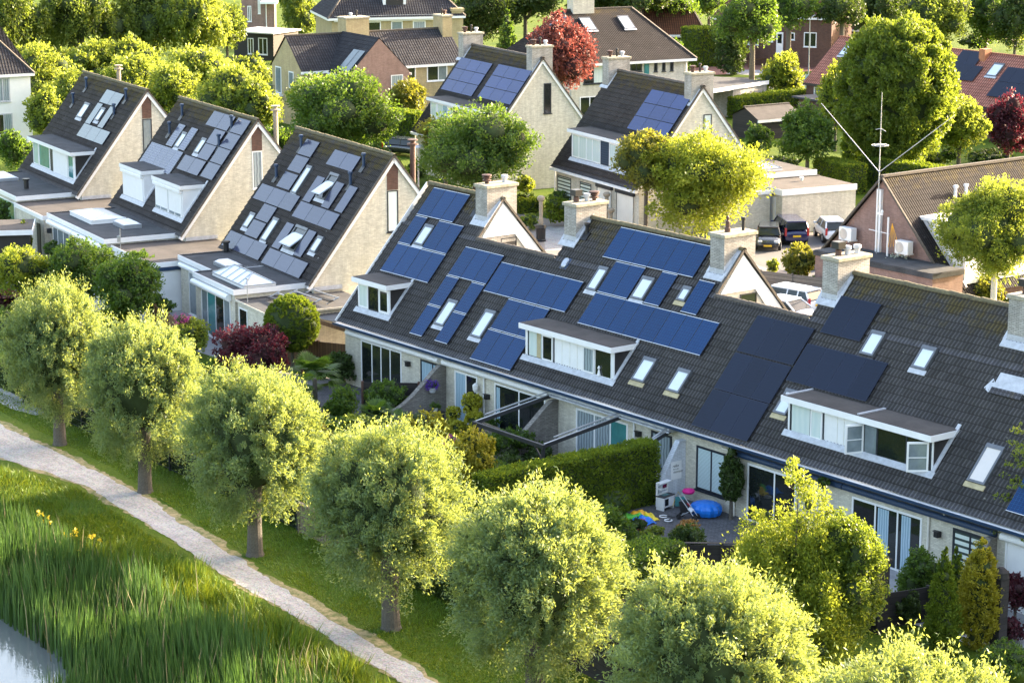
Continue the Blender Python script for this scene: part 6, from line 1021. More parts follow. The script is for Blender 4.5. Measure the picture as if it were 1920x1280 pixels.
def area(poly, dens_fn=None):
    poly = np.array(poly)
    def inside(X):
        c = np.zeros(len(X), bool); j = len(poly) - 1
        for i in range(len(poly)):
            a, b = poly[i], poly[j]; k = ((a[1] > X[:, 1]) != (b[1] > X[:, 1])) & (X[:, 0] < (b[0] - a[0]) * (X[:, 1] - a[1]) / (b[1] - a[1] + 1e-9) + a[0]); c ^= k; j = i
        return c
    def fn(rng, n):
        lo_, hi_ = poly.min(0), poly.max(0); out = []; tot = 0
        while tot < n: X = rng.uniform(lo_, hi_, (n, 2)); X = X[inside(X)]; out.append(X); tot += len(X)
        return np.concatenate(out)[:n]
    return fn
blades('reeds', 'tall dark green reeds along the water edge at bottom left', area([(6, -24.2), (13, -23.2), (20, -23.2), (26, -23.3), (33, -23.6), (48, -24.8), (60, -27), (55, -36), (32, -35), (28.2, -31.2), (27.2, -28.3), (24, -27.6), (19, -27.5), (6, -27.9)]), 38000, 1.0, 2.1, .058, 'reed_leaf', 3, 'reeds', .16)
blades('tall_grass', 'lush light green tall grass between the reeds and the path', area([(18, -21.6), (22, -20.9), (30, -21.3), (40, -22.2), (55, -23.8), (55, -26), (40, -25), (30, -24), (22, -23.4), (17, -22.6)]), 26000, .4, 1.2, .04, 'grass_leaf', 4, 'grass', .6)
blades('short_grass', 'short mown grass on both sides of the gravel path', area([(-14, -13.9), (60, -15.4), (62, -22.2), (36, -19.5), (27.6, -18.6), (18, -17.5), (7, -16.1), (-14, -15.3)]), 95000, .05, .13, .03, 'grass_leaf', 6, 'grass', 1.2)
blades('bank_grass', 'uneven grass on the bank below the path', area([(-4, -21.2), (4, -19.9), (9, -18.8), (19.4, -19.9), (28, -20.6), (36, -21.2), (60, -24), (60, -25), (30, -24), (16, -24), (4, -24.4), (-4, -25)]), 60000, .10, .30, .03, 'grass_leaf', 8, 'grass', 1.0)

blades('dry_stalks', 'straw coloured dry stalks and seed heads standing in the reeds', area([(6, -24.0), (20, -22.6), (33, -22.5), (50, -24.8), (55, -34), (32, -34), (28.2, -31), (27.2, -28.3), (19, -27.3), (6, -27.7)]), 1500, .9, 2.2, .04, 'straw', 13, 'reeds', .25)
irg = np.random.default_rng(21); NI = 18; IC = np.stack([irg.uniform(13.5, 18.5, NI), irg.uniform(-23.6, -22.4, NI), irg.uniform(.7, 1.1, NI)], -1)
o = leafmesh('iris_flowers', IC, np.full((NI, 3), .10), 220, .10, .07, 5, 'petal_yellow', 'core', None, cores=0, clump=.8); o['kind'] = 'stuff'; tag(o, 'scattered yellow iris flowers at the top edge of the reeds', 'flowers')
# ------------------------------------------------------------------ movable things
def atY(px, py, y): d = ray(px, py); return CAM + d * (y - CAM[1]) / d[1]
def solo(m, name, mat, label, cat, loc=None, rotz=0, group=None, bevel=0, smooth=False):
    return tag(m.build(name, mat, None, smooth, bevel, loc, rotz), label, cat, group)
# pergola frames fixed to the terrace front
pg = thing('pergola', 'open dark grey pergola frame with light edged rafters on the terrace front', 'pergola', (0, 0, 0))
def rafter(p, x, y1=-4.05):
    m = MB(); m.obox((x, .15, 2.72), (x, y1, 2.13), .10, .14, 0); m.obox((x, .15, 2.81), (x, y1, 2.22), .07, .02, 1); m.build('rafter', ['grey_metal', 'alu'], p)
    m = MB(); m.obox((x, .15, 2.95), (x, y1 + .5, 2.42), .05, .05, 1); m.obox((x, .15, 2.98), (x, y1 + .5, 2.45), .03, .012, 1); m.build('guide_rail', ['grey_metal', 'alu'], p)
for x in (16.7, 21.4): rafter(pg, x)
m = MB(); m.obox((16.6, -4.1, 2.12), (21.5, -4.1, 2.12), .12, .16); m.build('front_beam', 'grey_metal', pg); m = MB(); m.box(16.6, 24.6, .02, .34, 2.72, 2.86, 0); m.box(16.6, 24.6, -.06, .02, 2.80, 2.93, 1); m.box(16.6, 24.6, -.12, -.06, 2.70, 2.77, 1); m.build('wall_rail', ['alu', 'lead'], pg)
for x in (16.7, 21.4):
    m = MB(); m.box(x - .06, x + .06, -4.16, -4.04, 0, 2.04); m.build('post', 'grey_metal', pg)
    m = MB(); m.obox((x, -4.1, 1.5), (x + (.55 if x < 20 else -.55), -4.1, 2.05), .06, .07); m.build('brace', 'grey_metal', pg)
pg2 = thing('pergola', 'short dark rafter of a second awning frame beside the whitewashed wall', 'pergola', (0, 0, 0)); rafter(pg2, 24.4, -1.7)
m = MB(); m.box(24.34, 24.46, -1.76, -1.64, 0, 2.3); m.build('post', 'grey_metal', pg2)
# poster with handwriting on the whitewashed wall
m = MB(); m.box(25.165, 25.175, -.45, .12, .92, 1.68); po = solo(m, 'poster', 'white_paint', 'white garden poster with three handwritten black lines on the whitewashed wall', 'poster')
for i, (s, z, k) in enumerate((('relax', 1.44, .17), ('this is the', 1.33, .08), ('moment', 1.19, .15))):
    tc_ = bpy.data.curves.new('lettering', 'FONT'); tc_.body = s; tc_.size = k; tc_.shear = .3; tc_.extrude = .001; tc_.materials.append(MATS['black_plastic']); tmp = bpy.data.objects.new('lettering', tc_); me_ = bpy.data.meshes.new_from_object(tmp); bpy.data.objects.remove(tmp); o = bpy.data.objects.new('lettering', me_); COL.objects.link(o); o.parent = po
    o.matrix_world = Matrix(((0, 0, 1, 25.179), (1, 0, 0, -.38 + .02 * i), (0, 1, 0, z), (0, 0, 0, 1)))
# play patio
k = thing('toy_kitchen', 'white toy kitchen with grey worktop standing by the thuja hedge', 'toy kitchen', (25.75, -1.25, 0), R(12))
m = MB(); m.box(-.2, .2, -.36, .36, .12, .55); m.build('cabinet', 'white_paint', k, bevel=.01); m = MB(); m.box(-.22, .22, -.38, .38, .552, .59, 0); m.box(-.1, .1, -.15, .18, .591, .60, 1); m.build('worktop', ['felt', 'glass_teal'], k)
m = MB(); m.box(-.2, -.12, -.36, .36, .60, .66); m.box(-.2, -.12, -.36, -.32, .66, 1.1); m.box(-.2, -.12, .32, .36, .66, 1.1); m.box(-.2, .05, -.36, .36, 1.1, 1.13); m.box(-.2, .05, -.36, .1, .86, .89); m.build('shelf', 'white_paint', k)
m = MB(); m.box(.201, .21, -.28, -.04, .2, .48, 0); m.box(.06, .07, -.26, .0, .92, 1.07, 0); m.build('oven_window', 'glass_dark', k)
for y in (-.34, .30):
    m = MB(); m.box(-.19, .19, y, y + .04, 0, .12); m.build('leg', 'white_paint', k)
n = 20; m = MB(); prof = []
for r, z in ((.30, 0), (.52, .06), (.60, .2), (.60, .30), (.52, .40), (.30, .47), (.02, .49)): prof.append((r, z))
for a, b in zip(prof, prof[1:]):
    for q in range(48):
        f = lambda r, t: r * (1 + .045 * math.cos(12 * t)); t0, t1 = q * math.pi / 24, (q + 1) * math.pi / 24
        m.poly([(f(a[0], t0) * math.cos(t0), f(a[0], t0) * math.sin(t0), a[1]), (f(a[0], t1) * math.cos(t1), f(a[0], t1) * math.sin(t1), a[1]), (f(b[0], t1) * math.cos(t1), f(b[0], t1) * math.sin(t1), b[1]), (f(b[0], t0) * math.cos(t0), f(b[0], t0) * math.sin(t0), b[1])])
solo(m, 'sandbox_shell', 'blue_plastic', 'blue ribbed shell shaped sandbox with its lid on, under the blind window', 'sandbox', (27.45, -.55, 0)).scale = (1.1, 1.0, 1.2)
bc = thing('bouncy_castle', 'deflated bouncy castle heap in yellow, green and blue on the play patio', 'bouncy castle', (26.35, -3.0, 0)); rg = random.Random(4)
def heap(name, mat, cx, cy, sx, sy, h, seed, par):
    rgn = np.random.default_rng(seed); nx, ny = 16, 12; P = []
    for j in range(ny):
        for i in range(nx):
            u, v = i / (nx - 1) * 2 - 1, j / (ny - 1) * 2 - 1; e = max(0, 1 - (abs(u) ** 2.2 + abs(v) ** 2.2) / 1.3); P.append((cx + u * sx + rgn.normal(0, .02), cy + v * sy + rgn.normal(0, .02), .012 + h * e * (.65 + .35 * math.sin(u * 6 + seed) * math.cos(v * 5)) + rgn.uniform(0, .02)))
    F = [(j * nx + i, j * nx + i + 1, (j + 1) * nx + i + 1, (j + 1) * nx + i) for j in range(ny - 1) for i in range(nx - 1)]; return gridmesh(name, P, F, mat, par)
heap('fold', 'orange', -.35, .25, .5, .35, .30, 1, bc); heap('fold', 'green_toy', -.1, .0, .55, .3, .26, 2, bc); heap('fold', 'blue_plastic', .25, -.1, .5, .3, .28, 3, bc); heap('fold', 'green_toy', -.6, -.2, .35, .25, .16, 4, bc); heap('fold', 'yellow', .05, .35, .45, .2, .30, 5, bc)
st = thing('stroller', 'black toy pushchair with a pale cloth beside the blue shell', 'pushchair', (27.35, -1.45, 0), R(30))
m = MB(); m.prism([(-.25, .28), (.2, .28), (.05, .42), (-.2, .75), (-.34, .72)], -.16, .16, 'y'); m.build('seat', 'black_plastic', st, bevel=.02); m = MB(); m.tube([(-.3, -.18, .95), (.35, -.18, .12)], .015, 6); m.tube([(-.3, .18, .95), (.35, .18, .12)], .015, 6); m.tube([(-.3, -.18, .95), (-.3, .18, .95)], .018, 6); m.tube([(-.3, -.18, .12), (.1, -.18, .35)], .015, 6); m.tube([(-.3, .18, .12), (.1, .18, .35)], .015, 6); m.build('frame', 'alu', st)
for x in (-.3, .35):
    for y in (-.2, .2):
        m = MB(Matrix.Translation((x, y, .11)) @ Matrix.Rotation(math.pi / 2, 4, 'X')); m.lathe([(.05, -.03), (.11, -.025), (.11, .025), (.05, .03)], 14); m.build('wheel', 'rubber', st)
m = MB(); m.prism([(-.05, .32), (.2, .30), (.22, .36), (0, .46)], -.14, .2, 'y'); m.build('cloth', 'white_paint', st, bevel=.02)
bk = thing('balance_bike', 'small black balance bike lying on its side on the play patio', 'balance bike', (26.95, -2.25, .05), R(-20))
for x in (-.28, .28):
    ring = [(x + .15 * math.cos(t * math.pi / 10), .15 * math.sin(t * math.pi / 10), .03) for t in range(21)]; m = MB(); m.tube(ring, .022, 6); m.build('wheel', 'white_paint', bk)
m = MB(); m.tube([(-.28, 0, .04), (0, .2, .08), (.2, .25, .1), (.28, 0, .04)], .018, 6); m.tube([(.2, .25, .1), (.24, .42, .1)], .015, 6); m.build('frame', 'black_plastic', bk); m = MB(); m.tube([(.12, .42, .03), (.24, .42, .1), (.30, .44, .28)], .014, 6); m.build('handlebar', 'black_plastic', bk)
m = MB(); m.lathe([(.05, 0), (.22, .04), (.27, .12), (.22, .2), (.05, .24)], 14); solo(m, 'pool_ring', 'magenta', 'magenta inflatable toy leaning by the wall behind the blue shell', 'toy', (26.15, -.35, .55), 0, None, 0, True)
m = MB(); m.box(-.2, .2, -.12, .12, .0, .16, 0); m.box(-.12, .1, -.08, .08, .16, .32, 1); m.lathe([(.09, 0), (.11, .1), (.04, .2)], 10, 2, (.22, .1, .16)); solo(m, 'toy_heap', ['blue_plastic', 'red', 'white_paint'], 'little heap of red, blue and white toys between the kitchen and the shell', 'toys', (26.55, -.75, 0), .5, None, .01)
m = MB(); m.box(-.2, .2, -.02, .02, 0, .4); m.tube([(-.3, 0, 0), (-.1, .2, .55), (.3, .1, 0)], .012, 5, 1); solo(m, 'folding_toy', ['glass_teal', 'yellow'], 'teal board with yellow tube frame leaning beside the toy kitchen', 'toy', (26.1, -.75, .1), .8)
def pots(name, label, x, y, z, mat, flower, r=.18, cat='flower pot', grp=None):
    t = thing(name, label, cat, (x, y, z), 0, grp); m = MB(); m.lathe([(r * .65, 0), (r, r * 1.1), (r * 1.08, r * 1.15), (r * .9, r * 1.2)], 14); m.build('pot', mat, t)
    leafmesh('flowers', [(0, 0, r * 1.7)], [(r * 1.7, r * 1.7, r * 1.2)], 700, .05, .04, int(abs(x) * 10) + 3, flower, 'core', t, cores=.7, clump=.4)
leaf('petal_violet', (.06, .015, .25), (.16, .04, .55), (.2, .05, .6), .3); leaf('petal_pink', (.45, .03, .22), (.75, .10, .38), (.7, .1, .4), .3)
p = G(843, 733, 1.5); pots('hanging_basket', 'hanging basket of violet flowers on the swept brick wall', 8.62, -.55, 1.35, 'lead', 'petal_violet', .2, 'flower basket'); pots('hanging_basket', 'hanging basket of magenta flowers on the brown wooden gate', *atY(341, 577, -3.2)[:2], 1.5, 'rust_metal', 'petal_pink', .28, 'flower basket')
pots('flower_pot', 'white pot with green plant on the small dark table', 9.6, -1.1, .75, 'white_paint', 'leaf_green', .14); pots('flower_pot', 'pot of pink flowers on the paving by the weeping tree', 13.0, -2.8, 0, 'terracotta', 'petal_pink', .22); pots('flower_pot', 'small pot with red flowers at the edge of the play patio', 27.3, -3.9, 0, 'terracotta', 'petal_pink', .14)
pots('flower_pot', 'pot of pink flowers below the pergola front beam', 18.6, -4.6, 0, 'terracotta', 'petal_pink', .2); pots('flower_pot', 'pot of white flowers below the pergola front beam', 19.3, -4.5, 0, 'terracotta', 'petal_white', .2); pots('flower_pot', 'white pot on the sill of the sliding door under the pergola', 15.0, -.2, 0, 'white_paint', 'leaf_green', .2)
tb = thing('garden_table', 'small dark garden table by the violet flower basket', 'table', (9.6, -1.1, 0)); m = MB(); m.box(-.35, .35, -.3, .3, .70, .74); m.build('tabletop', 'dark_clad', tb)
for x in (-.3, .27):
    for y in (-.26, .22): m = MB(); m.box(x, x + .04, y, y + .04, 0, .70); m.build('leg', 'dark_clad', tb)
def chair(label, x, y, rz, mat='dark_clad'):
    t = thing('garden_chair', label, 'chair', (x, y, 0), rz, 'garden chairs'); m = MB(); m.box(-.24, .24, -.24, .24, .42, .46); m.build('seat', mat, t); m = MB(); m.obox((0, .22, .46), (0, .34, 1.05), .46, .04); m.build('backrest', mat, t)
    for a in (-.22, .18):
        for b in (-.22, .18): m = MB(); m.box(a, a + .04, b, b + .04, 0, .42); m.build('leg', mat, t)
chair('dark garden chair in front of the swept brick wall', 10.3, -1.9, 2.4); chair('dark blue reclining chair under the pergola by the sliding door', 20.3, -1.4, 2.9, 'fabric_dark'); chair('black garden chair on the light paving beside the yellow conifer balls', 11.2, -2.8, 1.0)
# fences
def board_fence(name, label, a, b, h, mat, posts=1.8, t=.05, pm='wood_dark', z0=0, cap=False):
    a, b = np.array(a[:2], float), np.array(b[:2], float); L = float(np.hypot(*(b - a))); f = thing(name, label, 'fence', (a[0], a[1], z0), math.atan2(b[1] - a[1], b[0] - a[0])); m = MB(); m.box(0, L, -t / 2, t / 2, .05, h); m.build('boards', mat, f)
    n = max(1, int(L / posts))
    for i in range(n + 1): m = MB(); x = L * i / n; m.box(x - .05, x + .05, -t / 2 - .05, t / 2 + .05, 0, h + .06); m.build('post', pm, f)
    if cap: m = MB(); m.box(-.05, L + .05, -.08, .08, h + .061, h + .09); m.build('cap_rail', pm, f)
board_fence('wooden_fence', 'warm brown board fence beside the round clipped ball bush', (-3.6, -1.0), (-.1, .9), 1.8, 'wood_brown', pm='wood_brown'); board_fence('wooden_fence', 'brown board gate and fence with the magenta flower basket', (-14.5, -2.2), (-9.6, -3.3), 1.8, 'wood_brown', pm='wood_brown')
board_fence('wooden_fence', 'brown board fence in front of the middle house sliding doors', (-34, -1.5), (-27.5, -2.6), 1.7, 'wood_brown', pm='wood_brown'); board_fence('wooden_fence', 'low dark brown screen below the fan palm', (3.6, -6.2), (6.2, -5.6), 1.2, 'wood_dark', pm='brick_brown'); board_fence('wooden_fence', 'dark brown screen with a brick pier right of the french doors', (5.9, -2.6), (7.6, -.6), 1.6, 'wood_dark', pm='brick_brown')
board_fence('wooden_fence', 'weathered grey slat fence under the pergola', (14.0, -1.8), (16.4, -1.9), 1.3, 'wood_grey', pm='wood_grey'); board_fence('wooden_fence', 'short weathered picket fence behind the fourth willow', (19.6, -14.7), (24.2, -14.9), 1.15, 'wood_grey', pm='wood_grey', cap=True); board_fence('wooden_fence', 'black stained board fence below the play patio', (33.9, -8.3), (36.4, -5.2), 1.9, 'wood_dark', cap=True)
board_fence('wooden_fence', 'black stained board fence behind the fifth and sixth willow', (38.0, -15.6), (52, -17.0), 1.7, 'wood_dark', cap=True); board_fence('wooden_fence', 'black stained fence along the lawn, running towards the houses', (37.4, -15.4), (36.0, -8.6), 1.6, 'wood_dark'); board_fence('wooden_fence', 'dark screen with horizontal boards beside the black pillar', (40.8, -6.3), (41.6, -3.0), 1.3, 'wood_dark')
board_fence('wooden_fence', 'long low wall of old railway sleepers beside the white parked cars', g2(1425, 545, 0), g2(1545, 560, 0), 1.2, 'wood_beam', pm='wood_beam'); board_fence('wooden_fence', 'dark plank fence behind the garden shelter', g2(1690, 570), g2(1800, 585), 2.0, 'wood_dark')
board_fence('wooden_fence', 'black screen along the garden left of first willow', (-8, -12.2), (2, -13.0), 1.0, 'wood_dark'); board_fence('wooden_fence', 'row of short black palisades behind fifth willow', (33.5, -15.3), (37.0, -15.7), .8, 'wood_dark', .35)
wf = thing('wire_fence', 'black wire mesh fence with posts behind the first three willows', 'fence', (-6, -14.05, 0), math.atan2(-.55, 25.4)); L = 25.4; m = MB()
for i in range(int(L / .12)): m.box(i * .12, i * .12 + .012, -.006, .006, .05, 1.15)
for z in (.08, .4, .75, 1.15): m.box(0, L, -.010, .010, z, z + .018)
w_ = m.build('wire_mesh', 'dark_frame', wf); 
for i in range(13): m = MB(); m.box(i * 2.1, i * 2.1 + .07, -.04, .04, 0, 1.25); m.build('post', 'dark_frame', wf)
# pillar, column, posts
bp = thing('pillar', 'tall black square garden pillar with pyramid top near the right sliding doors', 'pillar', (41.15, -5.0, 0)); m = MB(); m.box(-.26, .26, -.26, .26, 0, 2.5); m.build('shaft', 'wood_dark', bp); m = MB(); m.box(-.32, .32, -.32, .32, 2.5, 2.6); m.poly([(-.32, -.32, 2.6), (.32, -.32, 2.6), (0, 0, 2.85)]); m.poly([(.32, -.32, 2.6), (.32, .32, 2.6), (0, 0, 2.85)]); m.poly([(.32, .32, 2.6), (-.32, .32, 2.6), (0, 0, 2.85)]); m.poly([(-.32, .32, 2.6), (-.32, -.32, 2.6), (0, 0, 2.85)]); m.build('cap', 'wood_dark', bp)
p = atY(1878, 1060, -2.4); bq = thing('pillar', 'second black pillar beside the right hand banded blinds', 'pillar', (44.8, -3.0, 0)); m = MB(); m.box(-.2, .2, -.2, .2, 0, 2.5); m.build('shaft', 'wood_dark', bq); m = MB(); m.lathe([(.28, 0), (.26, .2), (.1, .34)], 10, 0, (0, 0, 2.5)); m.build('cap', 'wood_dark', bq)
def column(label, px, py, h, bin_=True, grp='stone garden columns'):
    P = G(px, py); t = thing('stone_column', label, 'column', (P[0], P[1], 0), 0, grp); z = 1.1 if bin_ else 0
    if bin_: m = MB(); m.lathe([(.34, 0), (.36, .1), (.30, .15), (.32, .85), (.38, .9), (.34, 1.1)], 14); m.build('base', 'black_plastic', t)
    m = MB(); m.lathe([(.13, z), (.15, z + .1), (.12, h * .55), (.13, h - .35), (.24, h - .25), (.26, h - .1), (.14, h)], 12); m.build('shaft', 'bark_pale', t)
column('slim stone column on a black drum in the gravel courtyard', 1014, 452, 3.0); column('stone column behind the second terrace chimney', 1137, 432, 2.6, False); column('shorter stone column behind the second terrace chimney', 1145, 440, 1.8, False)
# street furniture
def lamp(label, px, py, h, head='cap'):
    P = G(px, py); t = thing('street_lamp', label, 'street lamp', (P[0], P[1], 0), 0, 'street lamps'); m = MB(); m.tube([(0, 0, 0), (0, 0, h)], [.07, .05], 8); m.build('pole', 'alu', t); m = MB()
    if head == 'cap': m.lathe([(.05, 0), (.10, .05), (.10, .2), (.42, .24), (.40, .3), (.1, .45), (.02, .5)], 16, 0, (0, 0, h))
    else: m.tube([(0, 0, h), (.3, .3, h + .35), (1.0, 1.0, h + .45)], [.05, .05, .12], 8)
    m.build('lamp_head', 'alu', t)
lamp('street lamp with a wide cap in the lane beside the third gabled house', 785, 372, 1.3 + 2.2); lamp('curved street lamp in front of the tall villa', 640, 112, 5.5, 'arm'); lamp('grey street lamp post by the road left of the red roof', 1516, 142, 6.0, 'arm')
def sign(label, px, py, h, kind):
    P = G(px, py); t = thing('traffic_sign', label, 'road sign', (P[0], P[1], 0), R(-38)); m = MB(); m.tube([(0, 0, 0), (0, 0, h)], .045, 6); m.build('pole', 'alu', t)
    TT = Matrix.Translation((0, -.06, h - .35)) @ Matrix.Rotation(math.pi / 2, 4, 'X'); m = MB(TT); m.lathe([(.40, 0), (.40, .03)], 24, 1); m.lathe([(.365, .031), (.364, .036)], 24, 0); d = m.build('sign_disc', ['blue_plastic', 'white_paint'], t)
    m = MB(TT)
    if kind == 'bike':
        for x in (-.14, .14): m.tube([(x + .09 * math.cos(q * math.pi / 8), -.05 + .09 * math.sin(q * math.pi / 8), .045) for q in range(17)], .014, 5)
        m.tube([(-.14, -.05, .045), (-.06, .09, .045), (.09, .09, .045), (0, -.05, .045), (-.06, .09, .045)], .013, 5); m.tube([(.14, -.05, .045), (.08, .15, .045), (.14, .15, .045)], .013, 5)
    else: m.tube([(0, .12, .045), (0, -.02, .045), (-.07, -.2, .045)], .03, 5); m.tube([(0, -.02, .045), (.07, -.2, .045)], .03, 5); m.tube([(-.1, .05, .045), (.1, .05, .045)], .02, 5); m.lathe([(.05, .04), (.05, .05)], 10, 0, (0, .2, 0))
    m.build('symbol', 'white_paint', d)
    if kind != 'bike': m = MB(TT); m.box(-.3, .3, -.75, -.52, 0, .02); m.build('sub_plate', 'white_paint', t)
sign('round blue cycle route sign with a white bicycle at the road corner', 1369, 134, 3.0, 'bike'); sign('round blue footpath sign with a white plate below, half behind a tree trunk', 1406, 124, 2.9, 'walk')
rl = thing('railing', 'low brown rail fence along the cycle path', 'railing', g2(1378, 131) + (0,), math.atan2(*(np.array(g2(1405, 127)) - np.array(g2(1378, 131)))[::-1])); m = MB()
for i in range(1): m.box(0, 8, -.04, .04, .7, .8)
m.build('rail', 'wood_brown', rl)
for i in range(4): m = MB(); m.box(i * 2.6, i * 2.6 + .1, -.05, .05, 0, .82); m.build('post', 'wood_brown', rl)
rl = thing('railing', 'dark rail fence left of the red roofed house', 'railing', g2(1490, 120) + (0,), math.atan2(*(np.array(g2(1530, 118)) - np.array(g2(1490, 120)))[::-1])); m = MB(); m.box(-2, 7, -.04, .04, .75, .87); m.build('rail', 'dark_clad', rl)
for i in range(3): m = MB(); m.box(i * 3., i * 3. + .12, -.06, .06, 0, .88); m.build('post', 'dark_clad', rl)
# clothes drying beside the red roofed house
P = G(1513, 182); t = thing('laundry', 'pale cloths hanging beside the orange door of the red roofed house', 'laundry', (P[0], P[1], 0), R(-20)); m = MB(); m.box(-.5, .2, -.03, .03, .5, 2.2); m.build('towel', 'curtain_blue', t); m = MB(); m.prism([(.9, .4), (1.5, .4), (1.35, 1.9), (1.05, 1.9)], -.03, .03, 'y'); m.build('towel', 'curtain_white', t)
# garden shelter
sh = thing('garden_shelter', 'dark open garden shelter under the climbing hydrangea', 'shelter', g2(1735, 560) + (0,), R(5)); m = MB(); m.box(-2.6, 2.6, -1.4, 1.4, 2.25, 2.4); m.build('roof', 'dark_clad', sh)
for x in (-2.4, -.8, .8, 2.4): m = MB(); m.box(x, x + .14, -1.3, -1.16, 0, 2.25); m.build('post', 'bark_pale', sh)
m = MB(); m.box(-2.5, 2.5, 1.2, 1.3, 0, 2.2); m.build('back_wall', 'dark_clad', sh)
p = G(1530, 505); m = MB()
for k in range(4): m.box(-.9, .9 - k * .0, -.2 + k * .05, .2, k * .22, k * .22 + .16)
solo(m, 'log_stack', 'wood_beam', 'stack of old sleepers behind the standard bush', 'timber stack', (p[0], p[1], 0), .6)

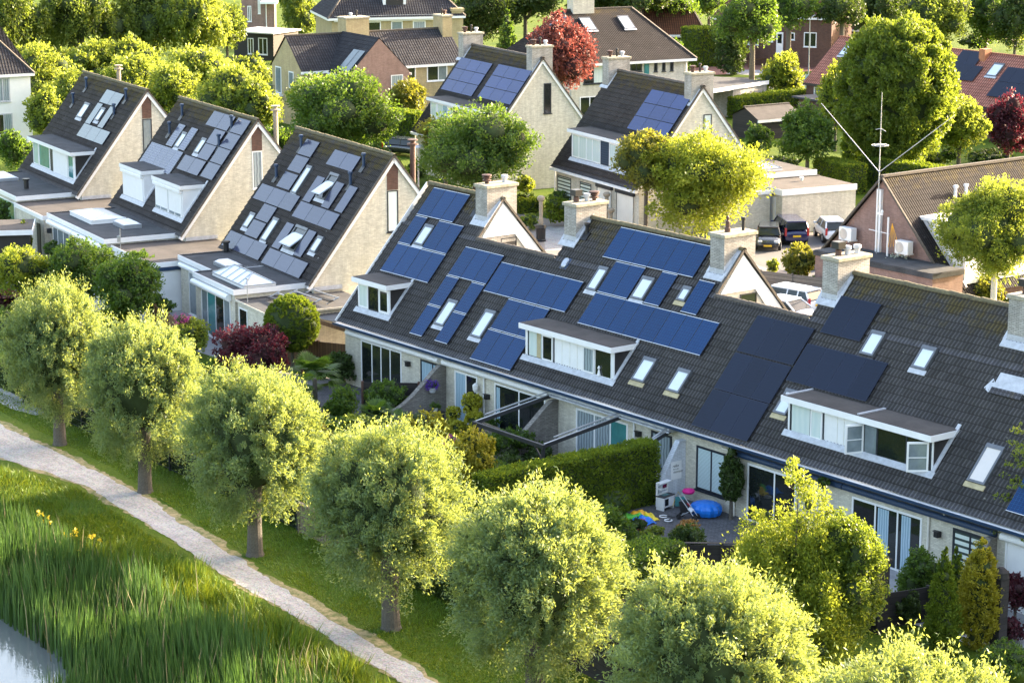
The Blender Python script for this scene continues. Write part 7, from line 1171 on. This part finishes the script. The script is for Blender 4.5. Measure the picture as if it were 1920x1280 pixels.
# ------------------------------------------------------------------ cars
def car_paint(name, c): M(name, c, .25, .03, 2, bmp=0, coat=1.0)
for nm, c in (('paint_black', (.015, .017, .02)), ('paint_navy', (.012, .016, .075)), ('paint_white', (.72, .75, .80)), ('paint_grey', (.26, .27, .28)), ('lamp_red', (.45, .01, .02)), ('lamp_clear', (.65, .68, .7))): car_paint(nm, c)
def car(label, px, py, yaw, paint, L=3.9, W=1.68, H=1.45, kind='hatch', zf=0.0, pos=None):
    P = G(px, py) if pos is None else np.array([*pos, 0]); t = thing('parked_car', label, 'car', (P[0], P[1], 0), R(yaw), 'cars parked behind the terrace'); w = W / 2; zb = H * .655; l = L / 2
    if kind == 'mpv': hood, cab0, cab1, rear = l * .62, l * .35, -l * .90, -l * .97; zh = zb * .97
    elif kind == 'wagon': hood, cab0, cab1, rear = l * .50, l * .22, -l * .80, -l * .95; zh = zb * .92
    elif kind == 'sedan': hood, cab0, cab1, rear = l * .48, l * .18, -l * .38, -l * .72; zh = zb * .92
    else: hood, cab0, cab1, rear = l * .55, l * .28, -l * .62, -l * .93; zh = zb * .93
    st_ = [(-l, .35, .55, .86), (-l * .985, .28, zb * .80, .93), (-l * .93, .22, zb * .97, .97), (-l * .5, .2, zb, 1), (0, .2, zb, 1), (hood, .2, zb * .99, 1), (l * .75, .22, zh * .92, .97), (l * .93, .26, zh * .80, .90), (l, .34, zh * .58, .78)]
    m = MB(); rings = []
    for x, z0, z1, ws in st_:
        y = w * ws; zm = (z0 + z1) / 2; rings.append([m.pt(p) for p in ((x, -y * .88, z0), (x, -y, zm * .8), (x, -y * .99, z1 * .86), (x, -y * .86, z1), (x, 0, z1 * 1.03), (x, y * .86, z1), (x, y * .99, z1 * .86), (x, y, zm * .8), (x, y * .88, z0))])
    for A, B in zip(rings, rings[1:]):
        for q in range(9): m.f.append([A[q], B[q], B[(q + 1) % 9], A[(q + 1) % 9]][::-1]); m.m.append(0); m.uv.append(None)
    m.f.append(rings[0][::-1]); m.m.append(0); m.uv.append(None); m.f.append(rings[-1]); m.m.append(0); m.uv.append(None)
    b = m.build('body', paint, t, smooth=True); s_ = b.modifiers.new('sub', 'SUBSURF'); s_.levels = s_.render_levels = 1
    g = MB(); yb, yt = w * .90, w * .70; A = [(hood, zb), (cab0, H - .03), (cab1, H - .04), (rear, zb * 1.0)]
    q = lambda i, s: (A[i][0], s * (yb if i in (0, 3) else yt), A[i][1])
    g.poly([q(0, -1), q(0, 1), q(1, 1), q(1, -1)]); g.poly([q(3, 1), q(3, -1), q(2, -1), q(2, 1)]); g.poly([q(0, 1), q(3, 1), q(2, 1), q(1, 1)]); g.poly([q(3, -1), q(0, -1), q(1, -1), q(2, -1)]); g.build('window_glass', 'car_glass', t)
    r = MB(); r.box(cab1 - .14, cab0 + .12, -yt - .04, yt + .04, H - .10, H, 0)
    for s in (-1, 1):
        for i, j in ((0, 1), (3, 2)): r.obox(q(i, s), q(j, s), .10, .08)
        xm = (cab0 + cab1) / 2 + .1; r.obox((xm, s * yb, zb), (xm - .02, s * yt, H - .04), .08, .05)
        if kind in ('wagon', 'mpv'): xm = cab1 + (cab0 - cab1) * .22; r.obox((xm, s * yb, zb), (xm - .02, s * yt, H - .04), .09, .05)
    r.build('roof', paint, t, bevel=.045)
    for x in (-l * .62, l * .62):
        for s in (-1, 1):
            T_w = Matrix.Translation((x, s * (w - .09), .31)) @ Matrix.Rotation(math.pi / 2, 4, 'X'); m = MB(T_w); m.lathe([(.2, -.1), (.31, -.09), (.31, .09), (.2, .10)], 18); wo = m.build('wheel', 'rubber', t); m = MB(T_w); m.lathe([(.01, -.105), (.19, -.103), (.19, .103), (.01, .105)], 14); m.build('rim', 'alu', wo)
    for s in (-1, 1):
        m = MB(); m.box(l * .86, l * .955, s * w * .62 - .14, s * w * .62 + .14, zh * .66, zh * .82); m.build('headlight', 'lamp_clear', t, bevel=.02)
        m = MB(); m.box(-l * .99, -l * .93, s * w * .86 - .07, s * w * .86 + .07, zb * .62, zb * 1.12 if kind != 'sedan' else zb * .95); m.build('tail_light', 'lamp_red', t, bevel=.01)
        m = MB(); m.box(hood - .25, hood - .1, s * w * 1.0 - .02, s * w * 1.0 + .12 * s + .02, zb, zb + .13) if s > 0 else m.box(hood - .25, hood - .1, -w - .14, -w + .02, zb, zb + .13); m.build('wing_mirror', paint, t, bevel=.02)
    m = MB(); m.box(-l - .02, -l + .03, -.26, .26, .58, .70); m.build('number_plate', 'plate_yellow', t); m = MB(); m.box(l - .05, l + .01, -.26, .26, .34, .45); m.build('number_plate', 'plate_yellow', t)
    m = MB(); m.box(l - .08, l - .005, -w * .5, w * .5, .46, .56); m.build('grille', 'black_plastic', t)
    return t
car('black hatchback facing the camera, leftmost in the parking row', 0, 0, -45, 'paint_black', 3.85, 1.66, 1.42, pos=(-14.5, 42.5)); car('navy boxy people carrier seen from behind, between black and white cars', 0, 0, 150, 'paint_navy', 4.1, 1.72, 1.62, 'mpv', pos=(-15.3, 45.1)); car('white three door hatchback seen from behind in the parking row', 0, 0, 148, 'paint_white', 3.85, 1.68, 1.44, pos=(-14.0, 47.6)); car('grey car mostly hidden behind the brick gable', 0, 0, 150, 'paint_grey', 4.3, 1.72, 1.45, 'sedan', pos=(-14.0, 50.8))
car('white estate car, the upper one of two behind the white gable', 0, 0, 188, 'paint_white', 4.5, 1.75, 1.47, 'wagon', pos=(0.6, 29.6)); car('white saloon in front of the white estate car', 0, 0, 188, 'paint_white', 4.4, 1.75, 1.42, 'sedan', pos=(2.6, 27.2)); car('dark car parked in the shade under the lane hedge', 765, 292, 20, 'paint_black', 4.2, 1.7, 1.45)
